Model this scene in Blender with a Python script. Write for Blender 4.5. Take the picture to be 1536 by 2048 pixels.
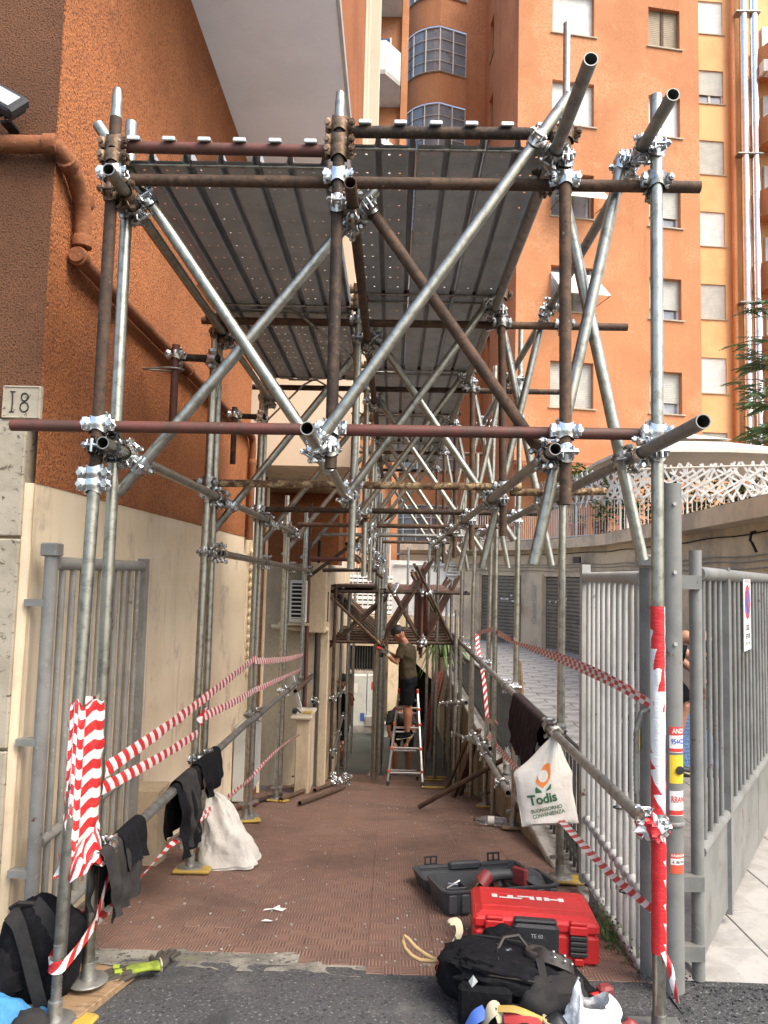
import bpy, math, random
from mathutils import Vector, Matrix, noise
random.seed(7)
S = bpy.context.scene
C = S.collection
for o in list(bpy.data.objects): bpy.data.objects.remove(o)

# ------------------------------------------------------------------ camera
cd = bpy.data.cameras.new('camera'); cam = bpy.data.objects.new('camera', cd); C.objects.link(cam)
cd.sensor_fit = 'VERTICAL'; cd.sensor_height = 24; cd.lens = 24 * 1541 / 2048
cd.clip_start = 0.05; cd.clip_end = 3000
R_, U_, F_ = Vector((.99964, .01099, .02436)), Vector((-.02338, -.08149, .99640)), Vector((-.01294, .99661, .08120))
cm = Matrix((R_, U_, -F_)).transposed().to_4x4(); cm.translation = (0, 0, 1.66)
cam.matrix_world = cm
S.camera = cam
# ------------------------------------------------------------------ sky, sun, exposure
SUN_EL, SUN_AZ = 52, 128          # azimuth of the sun measured from +Y (north) clockwise
w = bpy.data.worlds.new('World'); S.world = w; w.use_nodes = True
nt = w.node_tree; bg = nt.nodes['Background']
sky = nt.nodes.new('ShaderNodeTexSky'); sky.sky_type = 'NISHITA'; sky.sun_disc = False
sky.sun_elevation = math.radians(SUN_EL); sky.sun_rotation = math.radians(SUN_AZ)
sky.air_density = 1.2; sky.dust_density = 4.0; sky.ozone_density = 0.6
nt.links.new(sky.outputs[0], bg.inputs[0]); bg.inputs[1].default_value = 0.15
sd = bpy.data.lights.new('sun', 'SUN'); sun = bpy.data.objects.new('sun', sd); C.objects.link(sun)
sd.energy = 1.3; sd.angle = math.radians(35); sd.color = (1, .95, .87)
az, el = math.radians(SUN_AZ), math.radians(SUN_EL)
to_sun = Vector((math.sin(az) * math.cos(el), math.cos(az) * math.cos(el), math.sin(el)))
sun.rotation_euler = to_sun.to_track_quat('Z', 'Y').to_euler()
S.view_settings.view_transform = 'Standard'; S.view_settings.look = 'None'
S.view_settings.exposure = 1.3; S.view_settings.gamma = 1.0
S.render.engine = 'CYCLES'

# ------------------------------------------------------------------ helpers
W = {}
def setp(o, label=None, cat=None, group=None, kind=None):
    if label: o['label'] = label
    if cat: o['category'] = cat
    if group: o['group'] = group
    if kind: o['kind'] = kind
    return o
def adopt(o, parent):
    W[o] = o.matrix_basis.copy()
    if parent is not None:
        o.parent = parent; o.matrix_parent_inverse = W[parent].inverted()
    return o
def thing(name, label, cat, loc=(0, 0, 0), group=None):
    o = bpy.data.objects.new(name, None); C.objects.link(o); o.location = loc
    o.empty_display_size = .1
    adopt(o, None); return setp(o, label, cat, group)
def link(name, me, parent=None, M=None):
    o = bpy.data.objects.new(name, me); C.objects.link(o)
    if M is not None: o.matrix_basis = M
    return adopt(o, parent)
def frame(z, hint=Vector((0, 0, 1))):
    z = Vector(z).normalized()
    if abs(z.dot(hint)) > .98: hint = Vector((0, 1, 0)) if abs(z.y) < .9 else Vector((1, 0, 0))
    x = hint.cross(z).normalized(); y = z.cross(x)
    return x, y, z
class MB:
    def __init__(s): s.v = []; s.f = []; s.uv = {}; s.mi = {}; s.cur = 0
    def add(s, vs, fs, uvs=None):
        b = len(s.v); s.v += [tuple(v) for v in vs]
        for k, f in enumerate(fs):
            if s.cur: s.mi[len(s.f)] = s.cur
            if uvs: s.uv[len(s.f)] = uvs[k]
            s.f.append(tuple(b + i for i in f))
        return s
    def quad(s, a, b, c, d): return s.add([a, b, c, d], [(0, 1, 2, 3)])
    def box2(s, a, b):
        (x0, y0, z0), (x1, y1, z1) = a, b
        v = [(x0, y0, z0), (x1, y0, z0), (x1, y1, z0), (x0, y1, z0), (x0, y0, z1), (x1, y0, z1), (x1, y1, z1), (x0, y1, z1)]
        return s.add(v, [(0, 3, 2, 1), (4, 5, 6, 7), (0, 1, 5, 4), (1, 2, 6, 5), (2, 3, 7, 6), (3, 0, 4, 7)])
    def box(s, c, d, M=None):
        c = Vector(c); hx, hy, hz = d[0] / 2, d[1] / 2, d[2] / 2
        v = [Vector((i, j, k)) for k in (-hz, hz) for (i, j) in ((-hx, -hy), (hx, -hy), (hx, hy), (-hx, hy))]
        if M is not None: v = [M @ p for p in v]
        return s.add([c + p for p in v], [(0, 3, 2, 1), (4, 5, 6, 7), (0, 1, 5, 4), (1, 2, 6, 5), (2, 3, 7, 6), (3, 0, 4, 7)])
    def bbox(s, c, d, b=.01, M=None):
        # box with chamfered edges
        hx, hy, hz = d[0] / 2, d[1] / 2, d[2] / 2; rings = []
        for (z, ins) in ((-hz, b), (-hz + b, 0), (hz - b, 0), (hz, b)):
            x, y = hx - ins, hy - ins
            rings.append([(-x + b, -y, z), (x - b, -y, z), (x, -y + b, z), (x, y - b, z), (x - b, y, z), (-x + b, y, z), (-x, y - b, z), (-x, -y + b, z)])
        v = [Vector(p) for r in rings for p in r]
        if M is not None: v = [M @ p for p in v]
        c = Vector(c); f = [tuple(range(7, -1, -1)), tuple(range(24, 32))]
        for i in range(3):
            for j in range(8): f.append((i * 8 + j, i * 8 + (j + 1) % 8, i * 8 + 8 + (j + 1) % 8, i * 8 + 8 + j))
        return s.add([c + p for p in v], f)
    def tube(s, p0, p1, r, n=12, r1=None, wall=0, cap=True):
        p0, p1 = Vector(p0), Vector(p1); r1 = r if r1 is None else r1
        x, y, z = frame(p1 - p0); vs = []; fs = []
        cs = [(math.cos(2 * math.pi * i / n), math.sin(2 * math.pi * i / n)) for i in range(n)]
        for p, q in ((p0, r), (p1, r1)): vs += [p + x * (q * a) + y * (q * b) for a, b in cs]
        for i in range(n): fs.append((i, (i + 1) % n, n + (i + 1) % n, n + i))
        if wall:
            for p, q in ((p0, r - wall), (p1, r1 - wall)): vs += [p + x * (q * a) + y * (q * b) for a, b in cs]
            for i in range(n):
                j = (i + 1) % n
                fs += [(2 * n + j, 2 * n + i, 3 * n + i, 3 * n + j), (j, i, 2 * n + i, 2 * n + j), (n + i, n + j, 3 * n + j, 3 * n + i)]
        elif cap: fs += [tuple(range(n - 1, -1, -1)), tuple(range(n, 2 * n))]
        return s.add(vs, fs)
    def path(s, pts, r, n=8, closed=False, hint=Vector((0, 0, 1)), flat=1.0):
        pts = [Vector(p) for p in pts]; m = len(pts); vs = []; fs = []
        for i, p in enumerate(pts):
            a = pts[(i - 1) % m] if (i > 0 or closed) else p; b = pts[(i + 1) % m] if (i < m - 1 or closed) else p
            x, y, z = frame(b - a, hint); q = r[i] if isinstance(r, (list, tuple)) else r
            vs += [p + x * (q * math.cos(2 * math.pi * k / n)) + y * (q * flat * math.sin(2 * math.pi * k / n)) for k in range(n)]
        for i in range(m if closed else m - 1):
            j = (i + 1) % m
            for k in range(n): fs.append((i * n + k, i * n + (k + 1) % n, j * n + (k + 1) % n, j * n + k))
        if not closed: fs += [tuple(range(n - 1, -1, -1)), tuple((m - 1) * n + k for k in range(n))]
        return s.add(vs, fs)
    def lathe(s, prof, c, n=16, axis=(0, 0, 1)):
        x, y, z = frame(axis, Vector((0, 1, 0)) if abs(Vector(axis).normalized().z) > .9 else Vector((0, 0, 1))); c = Vector(c); vs = []; fs = []
        for (r, h) in prof: vs += [c + z * h + x * (r * math.cos(2 * math.pi * k / n)) + y * (r * math.sin(2 * math.pi * k / n)) for k in range(n)]
        for i in range(len(prof) - 1):
            for k in range(n): fs.append((i * n + k, i * n + (k + 1) % n, (i + 1) * n + (k + 1) % n, (i + 1) * n + k))
        fs += [tuple(range(n - 1, -1, -1)), tuple((len(prof) - 1) * n + k for k in range(n))]
        return s.add(vs, fs)
    def grid(s, fn, nu, nv, uvf=None, closeu=False):
        vs = [fn(i / (nu if closeu else nu), j / nv) for j in range(nv + 1) for i in range(nu + (0 if closeu else 1))]
        k = nu if closeu else nu + 1; fs = []; uvs = []
        for j in range(nv):
            for i in range(nu):
                i2 = (i + 1) % k
                fs.append((j * k + i, j * k + i2, (j + 1) * k + i2, (j + 1) * k + i))
                if uvf: uvs.append([uvf(i / nu, j / nv), uvf((i + 1) / nu, j / nv), uvf((i + 1) / nu, (j + 1) / nv), uvf(i / nu, (j + 1) / nv)])
        return s.add(vs, fs, uvs if uvf else None)
    def prism(s, poly, ax, h0, h1):
        # poly of 2D points extruded along axis ax
        def P(a, b, h): return {'z': (a, b, h), 'y': (a, h, b), 'x': (h, a, b)}[ax]
        n = len(poly); v = [P(a, b, h0) for a, b in poly] + [P(a, b, h1) for a, b in poly]
        return s.add(v, [tuple(range(n - 1, -1, -1)), tuple(range(n, 2 * n))] + [(i, (i + 1) % n, n + (i + 1) % n, n + i) for i in range(n)])
    def mesh(s, name, mats=None, smooth=False):
        me = bpy.data.meshes.new(name); me.from_pydata(s.v, [], s.f)
        if s.uv:
            ul = me.uv_layers.new(name='UVMap')
            for p in me.polygons:
                u = s.uv.get(p.index)
                if u:
                    for li, c in zip(p.loop_indices, u): ul.data[li].uv = c
        for m in (mats if isinstance(mats, (list, tuple)) else [mats]):
            if m: me.materials.append(m)
        for p in me.polygons:
            p.use_smooth = smooth
            if p.index in s.mi: p.material_index = s.mi[p.index]
        if smooth:
            try: me.set_sharp_from_angle(angle=math.radians(50))
            except Exception: pass
        me.update(); return me
    def build(s, name, mat, parent=None, smooth=False, M=None):
        return link(name, s.mesh(name, mat, smooth), parent, M)
def blob(mb, c, rad, seed=0, amp=.15, freq=2.5, n=20, m=14, p=2.0, M=None):
    c = Vector(c)
    def sg(a, e): return math.copysign(abs(a) ** e, a)
    def fn(u, v):
        th = 2 * math.pi * u; ph = math.pi * (v - .5); e = 2 / p
        q = Vector((sg(math.cos(ph), e) * sg(math.cos(th), e), sg(math.cos(ph), e) * sg(math.sin(th), e), sg(math.sin(ph), e)))
        k = 1 + amp * noise.noise(q * freq + Vector((seed * 7.1, seed * 3.3, seed)))+ amp * .5 * noise.noise(q * freq * 2.7 + Vector((seed * 2.1, 9, seed)))
        q = Vector((q.x * rad[0], q.y * rad[1], q.z * rad[2])) * k
        if M is not None: q = M @ q
        return c + q
    return mb.grid(fn, n, m, closeu=True)
def ribbon(mb, pts, width, up=Vector((0, 0, 1)), twist=0, sub=6, wob=.0, u0=0., thick=0):
    # catmull sampled strip; uv.x = metres along, uv.y = 0..1 across
    P = [Vector(p) for p in pts]; out = []
    for i in range(len(P) - 1):
        a, b, c, d = P[max(i - 1, 0)], P[i], P[i + 1], P[min(i + 2, len(P) - 1)]
        for k in range(sub):
            t = k / sub
            out.append(.5 * ((2 * b) + (c - a) * t + (2 * a - 5 * b + 4 * c - d) * t * t + (3 * b - a - 3 * c + d) * t ** 3))
    out.append(P[-1]); L = [0]
    for i in range(1, len(out)): L.append(L[-1] + (out[i] - out[i - 1]).length)
    n = len(out) - 1; tot = max(L[-1], 1e-6); vs = []
    for i, p in enumerate(out):
        t = (out[min(i + 1, n)] - out[max(i - 1, 0)]).normalized(); u = up if not callable(up) else up(i / n)
        side = (u - t * u.dot(t)).normalized(); nn = t.cross(side)
        a = twist * L[i] / tot + wob * noise.noise(Vector((L[i] * 6, u0, 1))); side = side * math.cos(a) + nn * math.sin(a)
        wd = width * (1 + .25 * wob * noise.noise(Vector((L[i] * 9, u0 + 3, 5))))
        vs += [p - side * wd / 2, p + nn * wob * .012 , p + side * wd / 2]
    fs = []; uv = []
    for i in range(n):
        for k in (0, 1):
            fs.append((3 * i + k, 3 * i + k + 1, 3 * i + k + 4, 3 * i + k + 3))
            a, b = (L[i] + u0), (L[i + 1] + u0); uv.append([(a, k / 2), (a, k / 2 + .5), (b, k / 2 + .5), (b, k / 2)])
    mb.add(vs, fs, uv); return out
# ------------------------------------------------------------------ materials
def N(nt, t, **kw):
    n = nt.nodes.new(t)
    for k, v in kw.items(): setattr(n, k, v)
    return n
def coords(nt, kind='Object', scale=(1, 1, 1), rot=(0, 0, 0)):
    tc = N(nt, 'ShaderNodeTexCoord'); mp = N(nt, 'ShaderNodeMapping')
    mp.inputs['Scale'].default_value = scale; mp.inputs['Rotation'].default_value = rot
    nt.links.new(tc.outputs[kind], mp.inputs[0]); return mp.outputs[0]
def ramp(nt, src, lo, hi):
    r = N(nt, 'ShaderNodeMapRange'); r.inputs[1].default_value = lo; r.inputs[2].default_value = hi; r.interpolation_type = 'SMOOTHSTEP'
    nt.links.new(src, r.inputs[0]); return r.outputs[0]
def mixc(nt, fac, a, b):
    m = N(nt, 'ShaderNodeMix', data_type='RGBA')
    if hasattr(fac, 'is_linked') or not isinstance(fac, (int, float)): nt.links.new(fac, m.inputs[0])
    else: m.inputs[0].default_value = fac
    for v, i in ((a, 6), (b, 7)):
        if isinstance(v, tuple): m.inputs[i].default_value = (*v[:3], 1)
        else: nt.links.new(v, m.inputs[i])
    return m.outputs[2]
def math_(nt, op, a, b=None, c=None):
    m = N(nt, 'ShaderNodeMath', operation=op)
    for i, v in enumerate((a, b, c)):
        if v is None: continue
        if isinstance(v, (int, float)): m.inputs[i].default_value = v
        else: nt.links.new(v, m.inputs[i])
    return m.outputs[0]
def noise_(nt, vec, scale, detail=4, rough=.6, dist=0):
    n = N(nt, 'ShaderNodeTexNoise'); n.inputs['Scale'].default_value = scale; n.inputs['Detail'].default_value = detail
    n.inputs['Roughness'].default_value = rough; n.inputs['Distortion'].default_value = dist
    nt.links.new(vec, n.inputs['Vector']); return n.outputs[0]
def mat(name, base, rough=.7, metal=0, layers=(), bump=None, rand=0, spec=None, trans=0, kind='Object', sub=0, bump2=None):
    """layers: (scale, colour, lo, hi[, stretch]); bump: (scale, strength, distance[, detail])"""
    m = bpy.data.materials.new(name); m.use_nodes = True; nt = m.node_tree; b = nt.nodes['Principled BSDF']
    col = (*base, 1)[:3]; col = tuple(col)
    for L in layers:
        v = coords(nt, kind, L[4] if len(L) > 4 else (1, 1, 1)); f = ramp(nt, noise_(nt, v, L[0], 6, .65, L[5] if len(L) > 5 else 0), L[2], L[3]); col = mixc(nt, f, col, L[1])
    if rand:
        oi = N(nt, 'ShaderNodeObjectInfo'); h = N(nt, 'ShaderNodeHueSaturation')
        mr = N(nt, 'ShaderNodeMapRange'); mr.inputs[3].default_value = 1 - rand; mr.inputs[4].default_value = 1 + rand
        nt.links.new(oi.outputs['Random'], mr.inputs[0]); nt.links.new(mr.outputs[0], h.inputs['Value'])
        if isinstance(col, tuple): h.inputs['Color'].default_value = (*col, 1)
        else: nt.links.new(col, h.inputs['Color'])
        col = h.outputs[0]
    if isinstance(col, tuple): b.inputs['Base Color'].default_value = (*col, 1)
    else: nt.links.new(col, b.inputs['Base Color'])
    b.inputs['Roughness'].default_value = rough; b.inputs['Metallic'].default_value = metal
    if spec is not None: b.inputs['Specular IOR Level'].default_value = spec
    if trans: b.inputs['Transmission Weight'].default_value = trans
    if sub: b.inputs['Subsurface Weight'].default_value = sub; b.inputs['Subsurface Radius'].default_value = (.02, .01, .005)
    prev = None
    for B in (bump, bump2):
        if not B: continue
        bp = N(nt, 'ShaderNodeBump'); bp.inputs['Strength'].default_value = B[1]; bp.inputs['Distance'].default_value = B[2]
        nt.links.new(noise_(nt, coords(nt, kind, B[4] if len(B) > 4 else (1, 1, 1)), B[0], B[3] if len(B) > 3 else 5, .6), bp.inputs['Height'])
        if prev: nt.links.new(prev, bp.inputs['Normal'])
        prev = bp.outputs[0]
    if prev: nt.links.new(prev, b.inputs['Normal'])
    return m
M_ = {}
M_['galv'] = mat('galvanised_steel', (.43, .42, .36), .40, 1, [(26, (.28, .27, .23), .45, .65), (6, (.54, .52, .45), .5, .75), (9, (.22, .20, .15), .62, .76, (1, 1, .35))], bump=(90, .06, .002), rand=.10)
M_['galv_dull'] = mat('dull_galvanised_steel', (.33, .33, .31), .5, .85, [(18, (.22, .22, .20), .45, .65), (7, (.42, .41, .37), .5, .8)], bump=(70, .08, .002), rand=.12)
M_['rust'] = mat('rusted_brown_steel', (.072, .043, .027), .75, .15, [(14, (.125, .070, .040), .42, .62), (45, (.040, .026, .018), .5, .68), (22, (.30, .23, .15), .67, .74)], bump=(60, .35, .004), rand=.22)
M_['rust_dark'] = mat('dark_rusted_steel', (.045, .03, .022), .7, .3, [(20, (.11, .07, .04), .46, .66), (60, (.20, .16, .11), .60, .72)], bump=(80, .4, .004), rand=.2)
M_['rust_flaky'] = mat('flaking_paint_rust', (.10, .05, .028), .8, .1, [(16, (.40, .30, .16), .48, .56), (34, (.20, .12, .05), .5, .62), (48, (.05, .03, .02), .58, .68)], bump=(40, .7, .006))
M_['red_tube'] = mat('red_primed_tube', (.135, .045, .034), .6, .1, [(8, (.085, .042, .03), .42, .62), (30, (.10, .06, .04), .55, .7), (55, (.4, .3, .25), .70, .76)], bump=(60, .25, .003), rand=.12)
M_['zinc'] = mat('bright_zinc_coupler', (.72, .74, .74), .26, 1, [(30, (.42, .43, .43), .48, .62), (60, (.9, .92, .93), .55, .7)], bump=(45, .25, .003), rand=.15)
M_['zinc_dull'] = mat('weathered_zinc_coupler', (.50, .50, .48), .38, 1, [(25, (.28, .27, .25), .45, .62), (50, (.16, .10, .06), .60, .70), (18, (.62, .60, .56), .6, .72)], bump=(45, .3, .003), rand=.2)
M_['zinc_old'] = mat('old_rusty_coupler', (.20, .14, .09), .55, .6, [(30, (.09, .05, .03), .45, .6), (60, (.42, .38, .32), .6, .7)], bump=(60, .3, .003), rand=.2)
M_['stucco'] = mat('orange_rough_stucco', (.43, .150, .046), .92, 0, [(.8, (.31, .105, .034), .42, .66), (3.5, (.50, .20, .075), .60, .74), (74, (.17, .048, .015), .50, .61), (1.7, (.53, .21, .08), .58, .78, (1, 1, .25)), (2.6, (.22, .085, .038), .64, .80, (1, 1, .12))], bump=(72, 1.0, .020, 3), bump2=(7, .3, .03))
M_['stucco_shaded'] = mat('shaded_rough_stucco', (.20, .085, .038), .95, 0, [(1.4, (.14, .06, .028), .42, .66), (110, (.06, .024, .010), .50, .62), (2.6, (.33, .14, .06), .6, .8)], bump=(110, 1.0, .012, 3))  # same stucco, with the front wall's shade put into a darker brown colour
M_['tower'] = mat('tower_orange_render', (.54, .235, .105), .9, 0, [(.35, (.45, .185, .080), .42, .60), (1.6, (.60, .285, .14), .55, .72), (1.5, (.33, .125, .054), .52, .78, (1, 1, .08)), (.25, (.60, .285, .14), .48, .6), (4, (.40, .165, .072), .62, .74), (14, (.49, .21, .093), .45, .6)], bump=(25, .25, .01))
M_['tower_light'] = mat('pale_orange_render', (.80, .47, .22), .9, 0, [(.5, (.72, .39, .17), .45, .65), (2, (.84, .53, .27), .6, .8), (1.2, (.6, .32, .15), .62, .8, (1, 1, .12))], bump=(25, .2, .01))
M_['cream'] = mat('cream_wall_render', (.80, .66, .46), .9, 0, [(.9, (.72, .58, .39), .42, .65), (1.8, (.42, .33, .23), .52, .78, (1, 1, .14)), (.7, (.86, .76, .60), .6, .8, (1, 1, .3)), (5, (.34, .27, .19), .66, .78), (9, (.48, .38, .27), .60, .76, (1, 1, .1)), (2.4, (.55, .44, .31), .54, .68), (22, (.26, .20, .14), .70, .76)], bump=(40, .08, .004))
M_['cream_dirty'] = mat('stained_cream_wall', (.54, .43, .29), .92, 0, [(2.2, (.34, .27, .18), .42, .70, (1, 1, .3)), (5, (.20, .15, .10), .58, .75, (1, 1, .35)), (3, (.13, .13, .06), .64, .78), (25, (.45, .36, .25), .5, .62)], bump=(30, .3, .01))
M_['beige'] = mat('beige_render', (.66, .54, .40), .9, 0, [(.8, (.60, .48, .35), .45, .65), (2, (.52, .42, .32), .6, .8, (1, 1, .2))], bump=(30, .1, .005))
M_['soffit'] = mat('white_soffit', (.84, .88, .93), .85, 0, [(1.2, (.78, .82, .87), .45, .65), (6, (.68, .71, .75), .68, .78)], bump=(50, .06, .004))
M_['travertine'] = mat('travertine_stone', (.47, .41, .31), .8, 0, [(2.2, (.38, .33, .24), .42, .62, (1, 1, 2.2)), (26, (.13, .105, .07), .58, .66, (1, 1, 1.3), .6), (3.2, (.30, .26, .19), .58, .74), (70, (.10, .08, .05), .66, .71)], bump=(40, .35, .006))
M_['white'] = mat('white_painted_render', (.68, .66, .62), .85, 0, [(1.5, (.60, .57, .52), .45, .65), (3, (.40, .37, .32), .62, .78, (1, 1, .25))], bump=(30, .1, .005))
M_['shade_white'] = mat('white_roller_shutter', (.70, .70, .66), .6, 0, [(2, (.62, .62, .57), .45, .65)])
M_['grey_paint'] = mat('grey_gate_paint', (.195, .198, .185), .45, 0, [(5, (.145, .147, .137), .42, .62), (9, (.10, .045, .022), .63, .69), (3, (.13, .12, .10), .58, .72), (40, (.185, .19, .18), .55, .66)], bump=(40, .08, .003), rand=.08)
M_['grey_light'] = mat('pale_grey_gate_paint', (.46, .46, .43), .5, 0, [(4, (.36, .36, .335), .42, .62), (9, (.10, .045, .022), .64, .69), (30, (.07, .04, .02), .71, .75)], bump=(40, .08, .003), rand=.08)
M_['grey_warm'] = mat('warm_grey_gate_paint', (.27, .262, .235), .5, 0, [(5, (.21, .203, .18), .42, .62), (9, (.09, .045, .022), .65, .70), (3, (.17, .155, .13), .58, .72), (40, (.31, .30, .27), .55, .66)], bump=(40, .1, .003), rand=.06)
M_['fence_dark'] = mat('dark_grey_fence_paint', (.050, .052, .050), .5, 0, [(6, (.03, .031, .03), .42, .6), (12, (.12, .06, .03), .68, .74)], rand=.1)
M_['asphalt'] = mat('asphalt', (.062, .062, .062), .9, 0, [(.9, (.046, .046, .047), .4, .65), (75, (.20, .20, .195), .57, .66), (60, (.018, .018, .018), .54, .64), (2.5, (.11, .107, .10), .56, .74), (1.1, (.035, .035, .036), .58, .70, (1, 1, 1), 1.5), (16, (.15, .14, .12), .68, .76)], bump=(80, 1.0, .010, 3))
M_['concrete'] = mat('old_concrete', (.26, .245, .20), .9, 0, [(5, (.13, .12, .10), .40, .62), (38, (.06, .056, .05), .54, .64), (5, (.15, .18, .07), .62, .76)], bump=(50, .8, .008))
M_['floor_dark'] = mat('dark_damp_concrete', (.060, .066, .058), .7, 0, [(1.2, (.038, .043, .038), .42, .64), (6, (.11, .115, .10), .6, .75)], bump=(40, .3, .005))
M_['mould_wall'] = mat('mossy_retaining_wall', (.27, .21, .135), .95, 0, [(3, (.15, .115, .07), .40, .65, (1, 1, .25)), (2.4, (.07, .085, .03), .52, .70, (1, 1, .35)), (9, (.05, .04, .03), .56, .72, (1, 1, .3))], bump=(22, .5, .012))
M_['coping'] = mat('worn_stone_coping', (.36, .34, .30), .85, 0, [(4, (.24, .22, .19), .42, .62), (30, (.12, .11, .09), .60, .70)], bump=(40, .4, .006))
M_['paver'] = mat('grey_stone_paver', (.30, .295, .285), .75, 0, [(3, (.18, .178, .17), .42, .62), (12, (.30, .295, .28), .6, .75), (50, (.14, .138, .13), .62, .72)], bump=(30, .2, .004), rand=.10)
M_['pave_warm'] = mat('pale_stone_paving', (.36, .345, .315), .8, 0, [(5, (.29, .275, .25), .42, .62), (30, (.20, .19, .17), .60, .70), (2, (.22, .205, .18), .55, .72)], bump=(30, .25, .004), rand=.07)
M_['alu'] = mat('aluminium', (.62, .62, .60), .38, 1, [(20, (.48, .48, .46), .5, .7)], bump=(60, .05, .002))
M_['duct'] = mat('polished_duct_steel', (.74, .76, .78), .22, 1, [(3, (.6, .62, .65), .5, .7)], bump=(2, .08, .03))
M_['red_joint'] = mat('orange_red_plastic', (.60, .10, .05), .45)
M_['black_cloth'] = mat('black_fabric', (.0065, .0065, .008), .95, 0, [(40, (.011, .011, .013), .45, .65)], bump=(40, .35, .006), spec=.15)
M_['grey_cloth'] = mat('charcoal_fabric', (.030, .028, .027), .95, 0, [(8, (.042, .039, .037), .45, .65)], bump=(40, .3, .006), spec=.15)
M_['brown_cloth'] = mat('dark_plum_fabric', (.030, .019, .020), .95, 0, [(8, (.042, .027, .028), .45, .65)], bump=(40, .3, .006), spec=.15)
M_['olive_cloth'] = mat('olive_cotton', (.050, .038, .022), .95, 0, [(6, (.038, .029, .017), .45, .65), (14, (.064, .05, .03), .6, .75)], bump=(30, .4, .01), spec=.2)
M_['navy_cloth'] = mat('near_black_cotton', (.006, .006, .008), .9, 0, bump=(30, .3, .006), spec=.15)
M_['blue_cloth'] = mat('bright_blue_fabric', (.05, .22, .42), .85, 0, [(9, (.04, .17, .35), .45, .65)], bump=(30, .4, .008))
M_['sack'] = mat('white_woven_sack', (.52, .49, .44), .75, 0, [(5, (.42, .39, .35), .42, .65), (16, (.42, .39, .35), .66, .78)], bump=(14, .5, .02), bump2=(160, .2, .002))
M_['bag'] = mat('thin_white_plastic_bag', (.72, .68, .60), .42, 0, [(7, (.64, .58, .50), .42, .65), (4, (.74, .52, .42), .64, .82)], bump=(11, .35, .02))
M_['bag_white'] = mat('bright_white_plastic_bag', (.80, .80, .80), .35, 0, [(8, (.70, .71, .73), .45, .65)], bump=(14, .6, .02))
M_['print_orange'] = mat('orange_print', (.80, .22, .02), .5)
M_['print_green'] = mat('green_print', (.03, .13, .05), .5)
M_['red_case'] = mat('red_moulded_plastic', (.58, .022, .022), .42, 0, [(5, (.48, .018, .018), .42, .65), (25, (.60, .16, .14), .64, .74), (9, (.40, .05, .045), .60, .72, (1, 4, 1))], bump=(120, .12, .002))
M_['black_plastic'] = mat('black_moulded_plastic', (.022, .023, .025), .5, 0, [(40, (.045, .045, .047), .55, .72)], bump=(120, .12, .002))
M_['case_grey'] = mat('dark_grey_moulded_plastic', (.046, .049, .052), .55, 0, [(4, (.07, .072, .074), .5, .72), (30, (.10, .095, .09), .64, .75)], bump=(120, .12, .002))
M_['dull_red'] = mat('dusty_red_plastic', (.24, .035, .035), .5, 0, [(20, (.14, .05, .045), .5, .7)])
M_['yellow'] = mat('yellow_plastic_pad', (.45, .30, .045), .55, 0, [(9, (.33, .22, .05), .42, .62), (30, (.30, .22, .08), .62, .74)], bump=(50, .2, .003))
M_['wood'] = mat('raw_timber', (.26, .17, .09), .8, 0, [(9, (.17, .105, .055), .45, .65, (1, 6, 6)), (30, (.30, .21, .12), .55, .7)], bump=(60, .3, .003))
M_['wood_dark'] = mat('old_brown_timber', (.13, .075, .042), .85, 0, [(12, (.08, .045, .027), .42, .65), (40, (.19, .12, .075), .6, .74)], bump=(50, .4, .004))
M_['skin'] = mat('skin', (.44, .215, .135), .55, 0, [(14, (.38, .17, .10), .45, .65)], sub=.08)
M_['skin_tan'] = mat('tanned_skin', (.30, .125, .068), .55, 0, [(14, (.25, .10, .055), .45, .65)], sub=.08)
M_['hair'] = mat('black_hair', (.012, .010, .009), .6, 0, bump=(60, .8, .01))
M_['glove_lime'] = mat('lime_knit', (.24, .30, .03), .9, 0, [(14, (.13, .17, .02), .45, .62)], bump=(160, .5, .003))
M_['glove_dark'] = mat('dark_glove_rubber', (.045, .038, .028), .8, 0, bump=(100, .3, .002))
M_['glass'] = mat('window_glass', (.20, .23, .26), .10, 0, [(.6, (.30, .33, .37), .4, .65), (2.5, (.12, .14, .15), .55, .7)], spec=1.0)
M_['glass_blue'] = mat('sky_blue_window_glass', (.06, .16, .38), .08, 0, spec=.9)
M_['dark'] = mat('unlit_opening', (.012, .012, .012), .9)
M_['leaf'] = mat('green_leaf', (.075, .135, .035), .6, 0, [(3, (.045, .09, .025), .42, .6), (9, (.14, .19, .055), .55, .72)])
M_['leaf_fresh'] = mat('fresh_green_leaf', (.12, .19, .045), .6, 0, [(4, (.07, .13, .03), .42, .62)])  # lighter green leaf colour of the shrub and strap leaved plant
M_['terracotta'] = mat('terracotta', (.38, .14, .07), .85)
M_['canvas'] = mat('off_white_canvas', (.66, .60, .52), .85, 0, [(1.5, (.58, .52, .45), .45, .65)], bump=(5, .1, .02))
M_['lattice_white'] = mat('white_lattice_plastic', (.74, .72, .67), .6, 0, [(6, (.64, .61, .56), .45, .65)])
M_['lattice_grey'] = mat('weathered_trellis_wood', (.33, .29, .25), .85, 0, [(6, (.24, .21, .18), .45, .65)])
M_['rail_paint'] = mat('pale_rail_paint', (.58, .55, .50), .7, 0, [(5, (.45, .41, .36), .5, .7)])
M_['shutter_grey'] = mat('garage_slat_grey_brown', (.20, .175, .14), .6, .2, [(3, (.15, .13, .105), .42, .62), (8, (.26, .23, .19), .6, .75)], bump=(30, .1, .003), rand=.08)
M_['rope'] = mat('tan_rope', (.36, .25, .12), .9, bump=(90, .6, .004))
M_['webbing'] = mat('beige_webbing', (.42, .38, .26), .85, 0, bump=(150, .4, .002))
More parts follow.
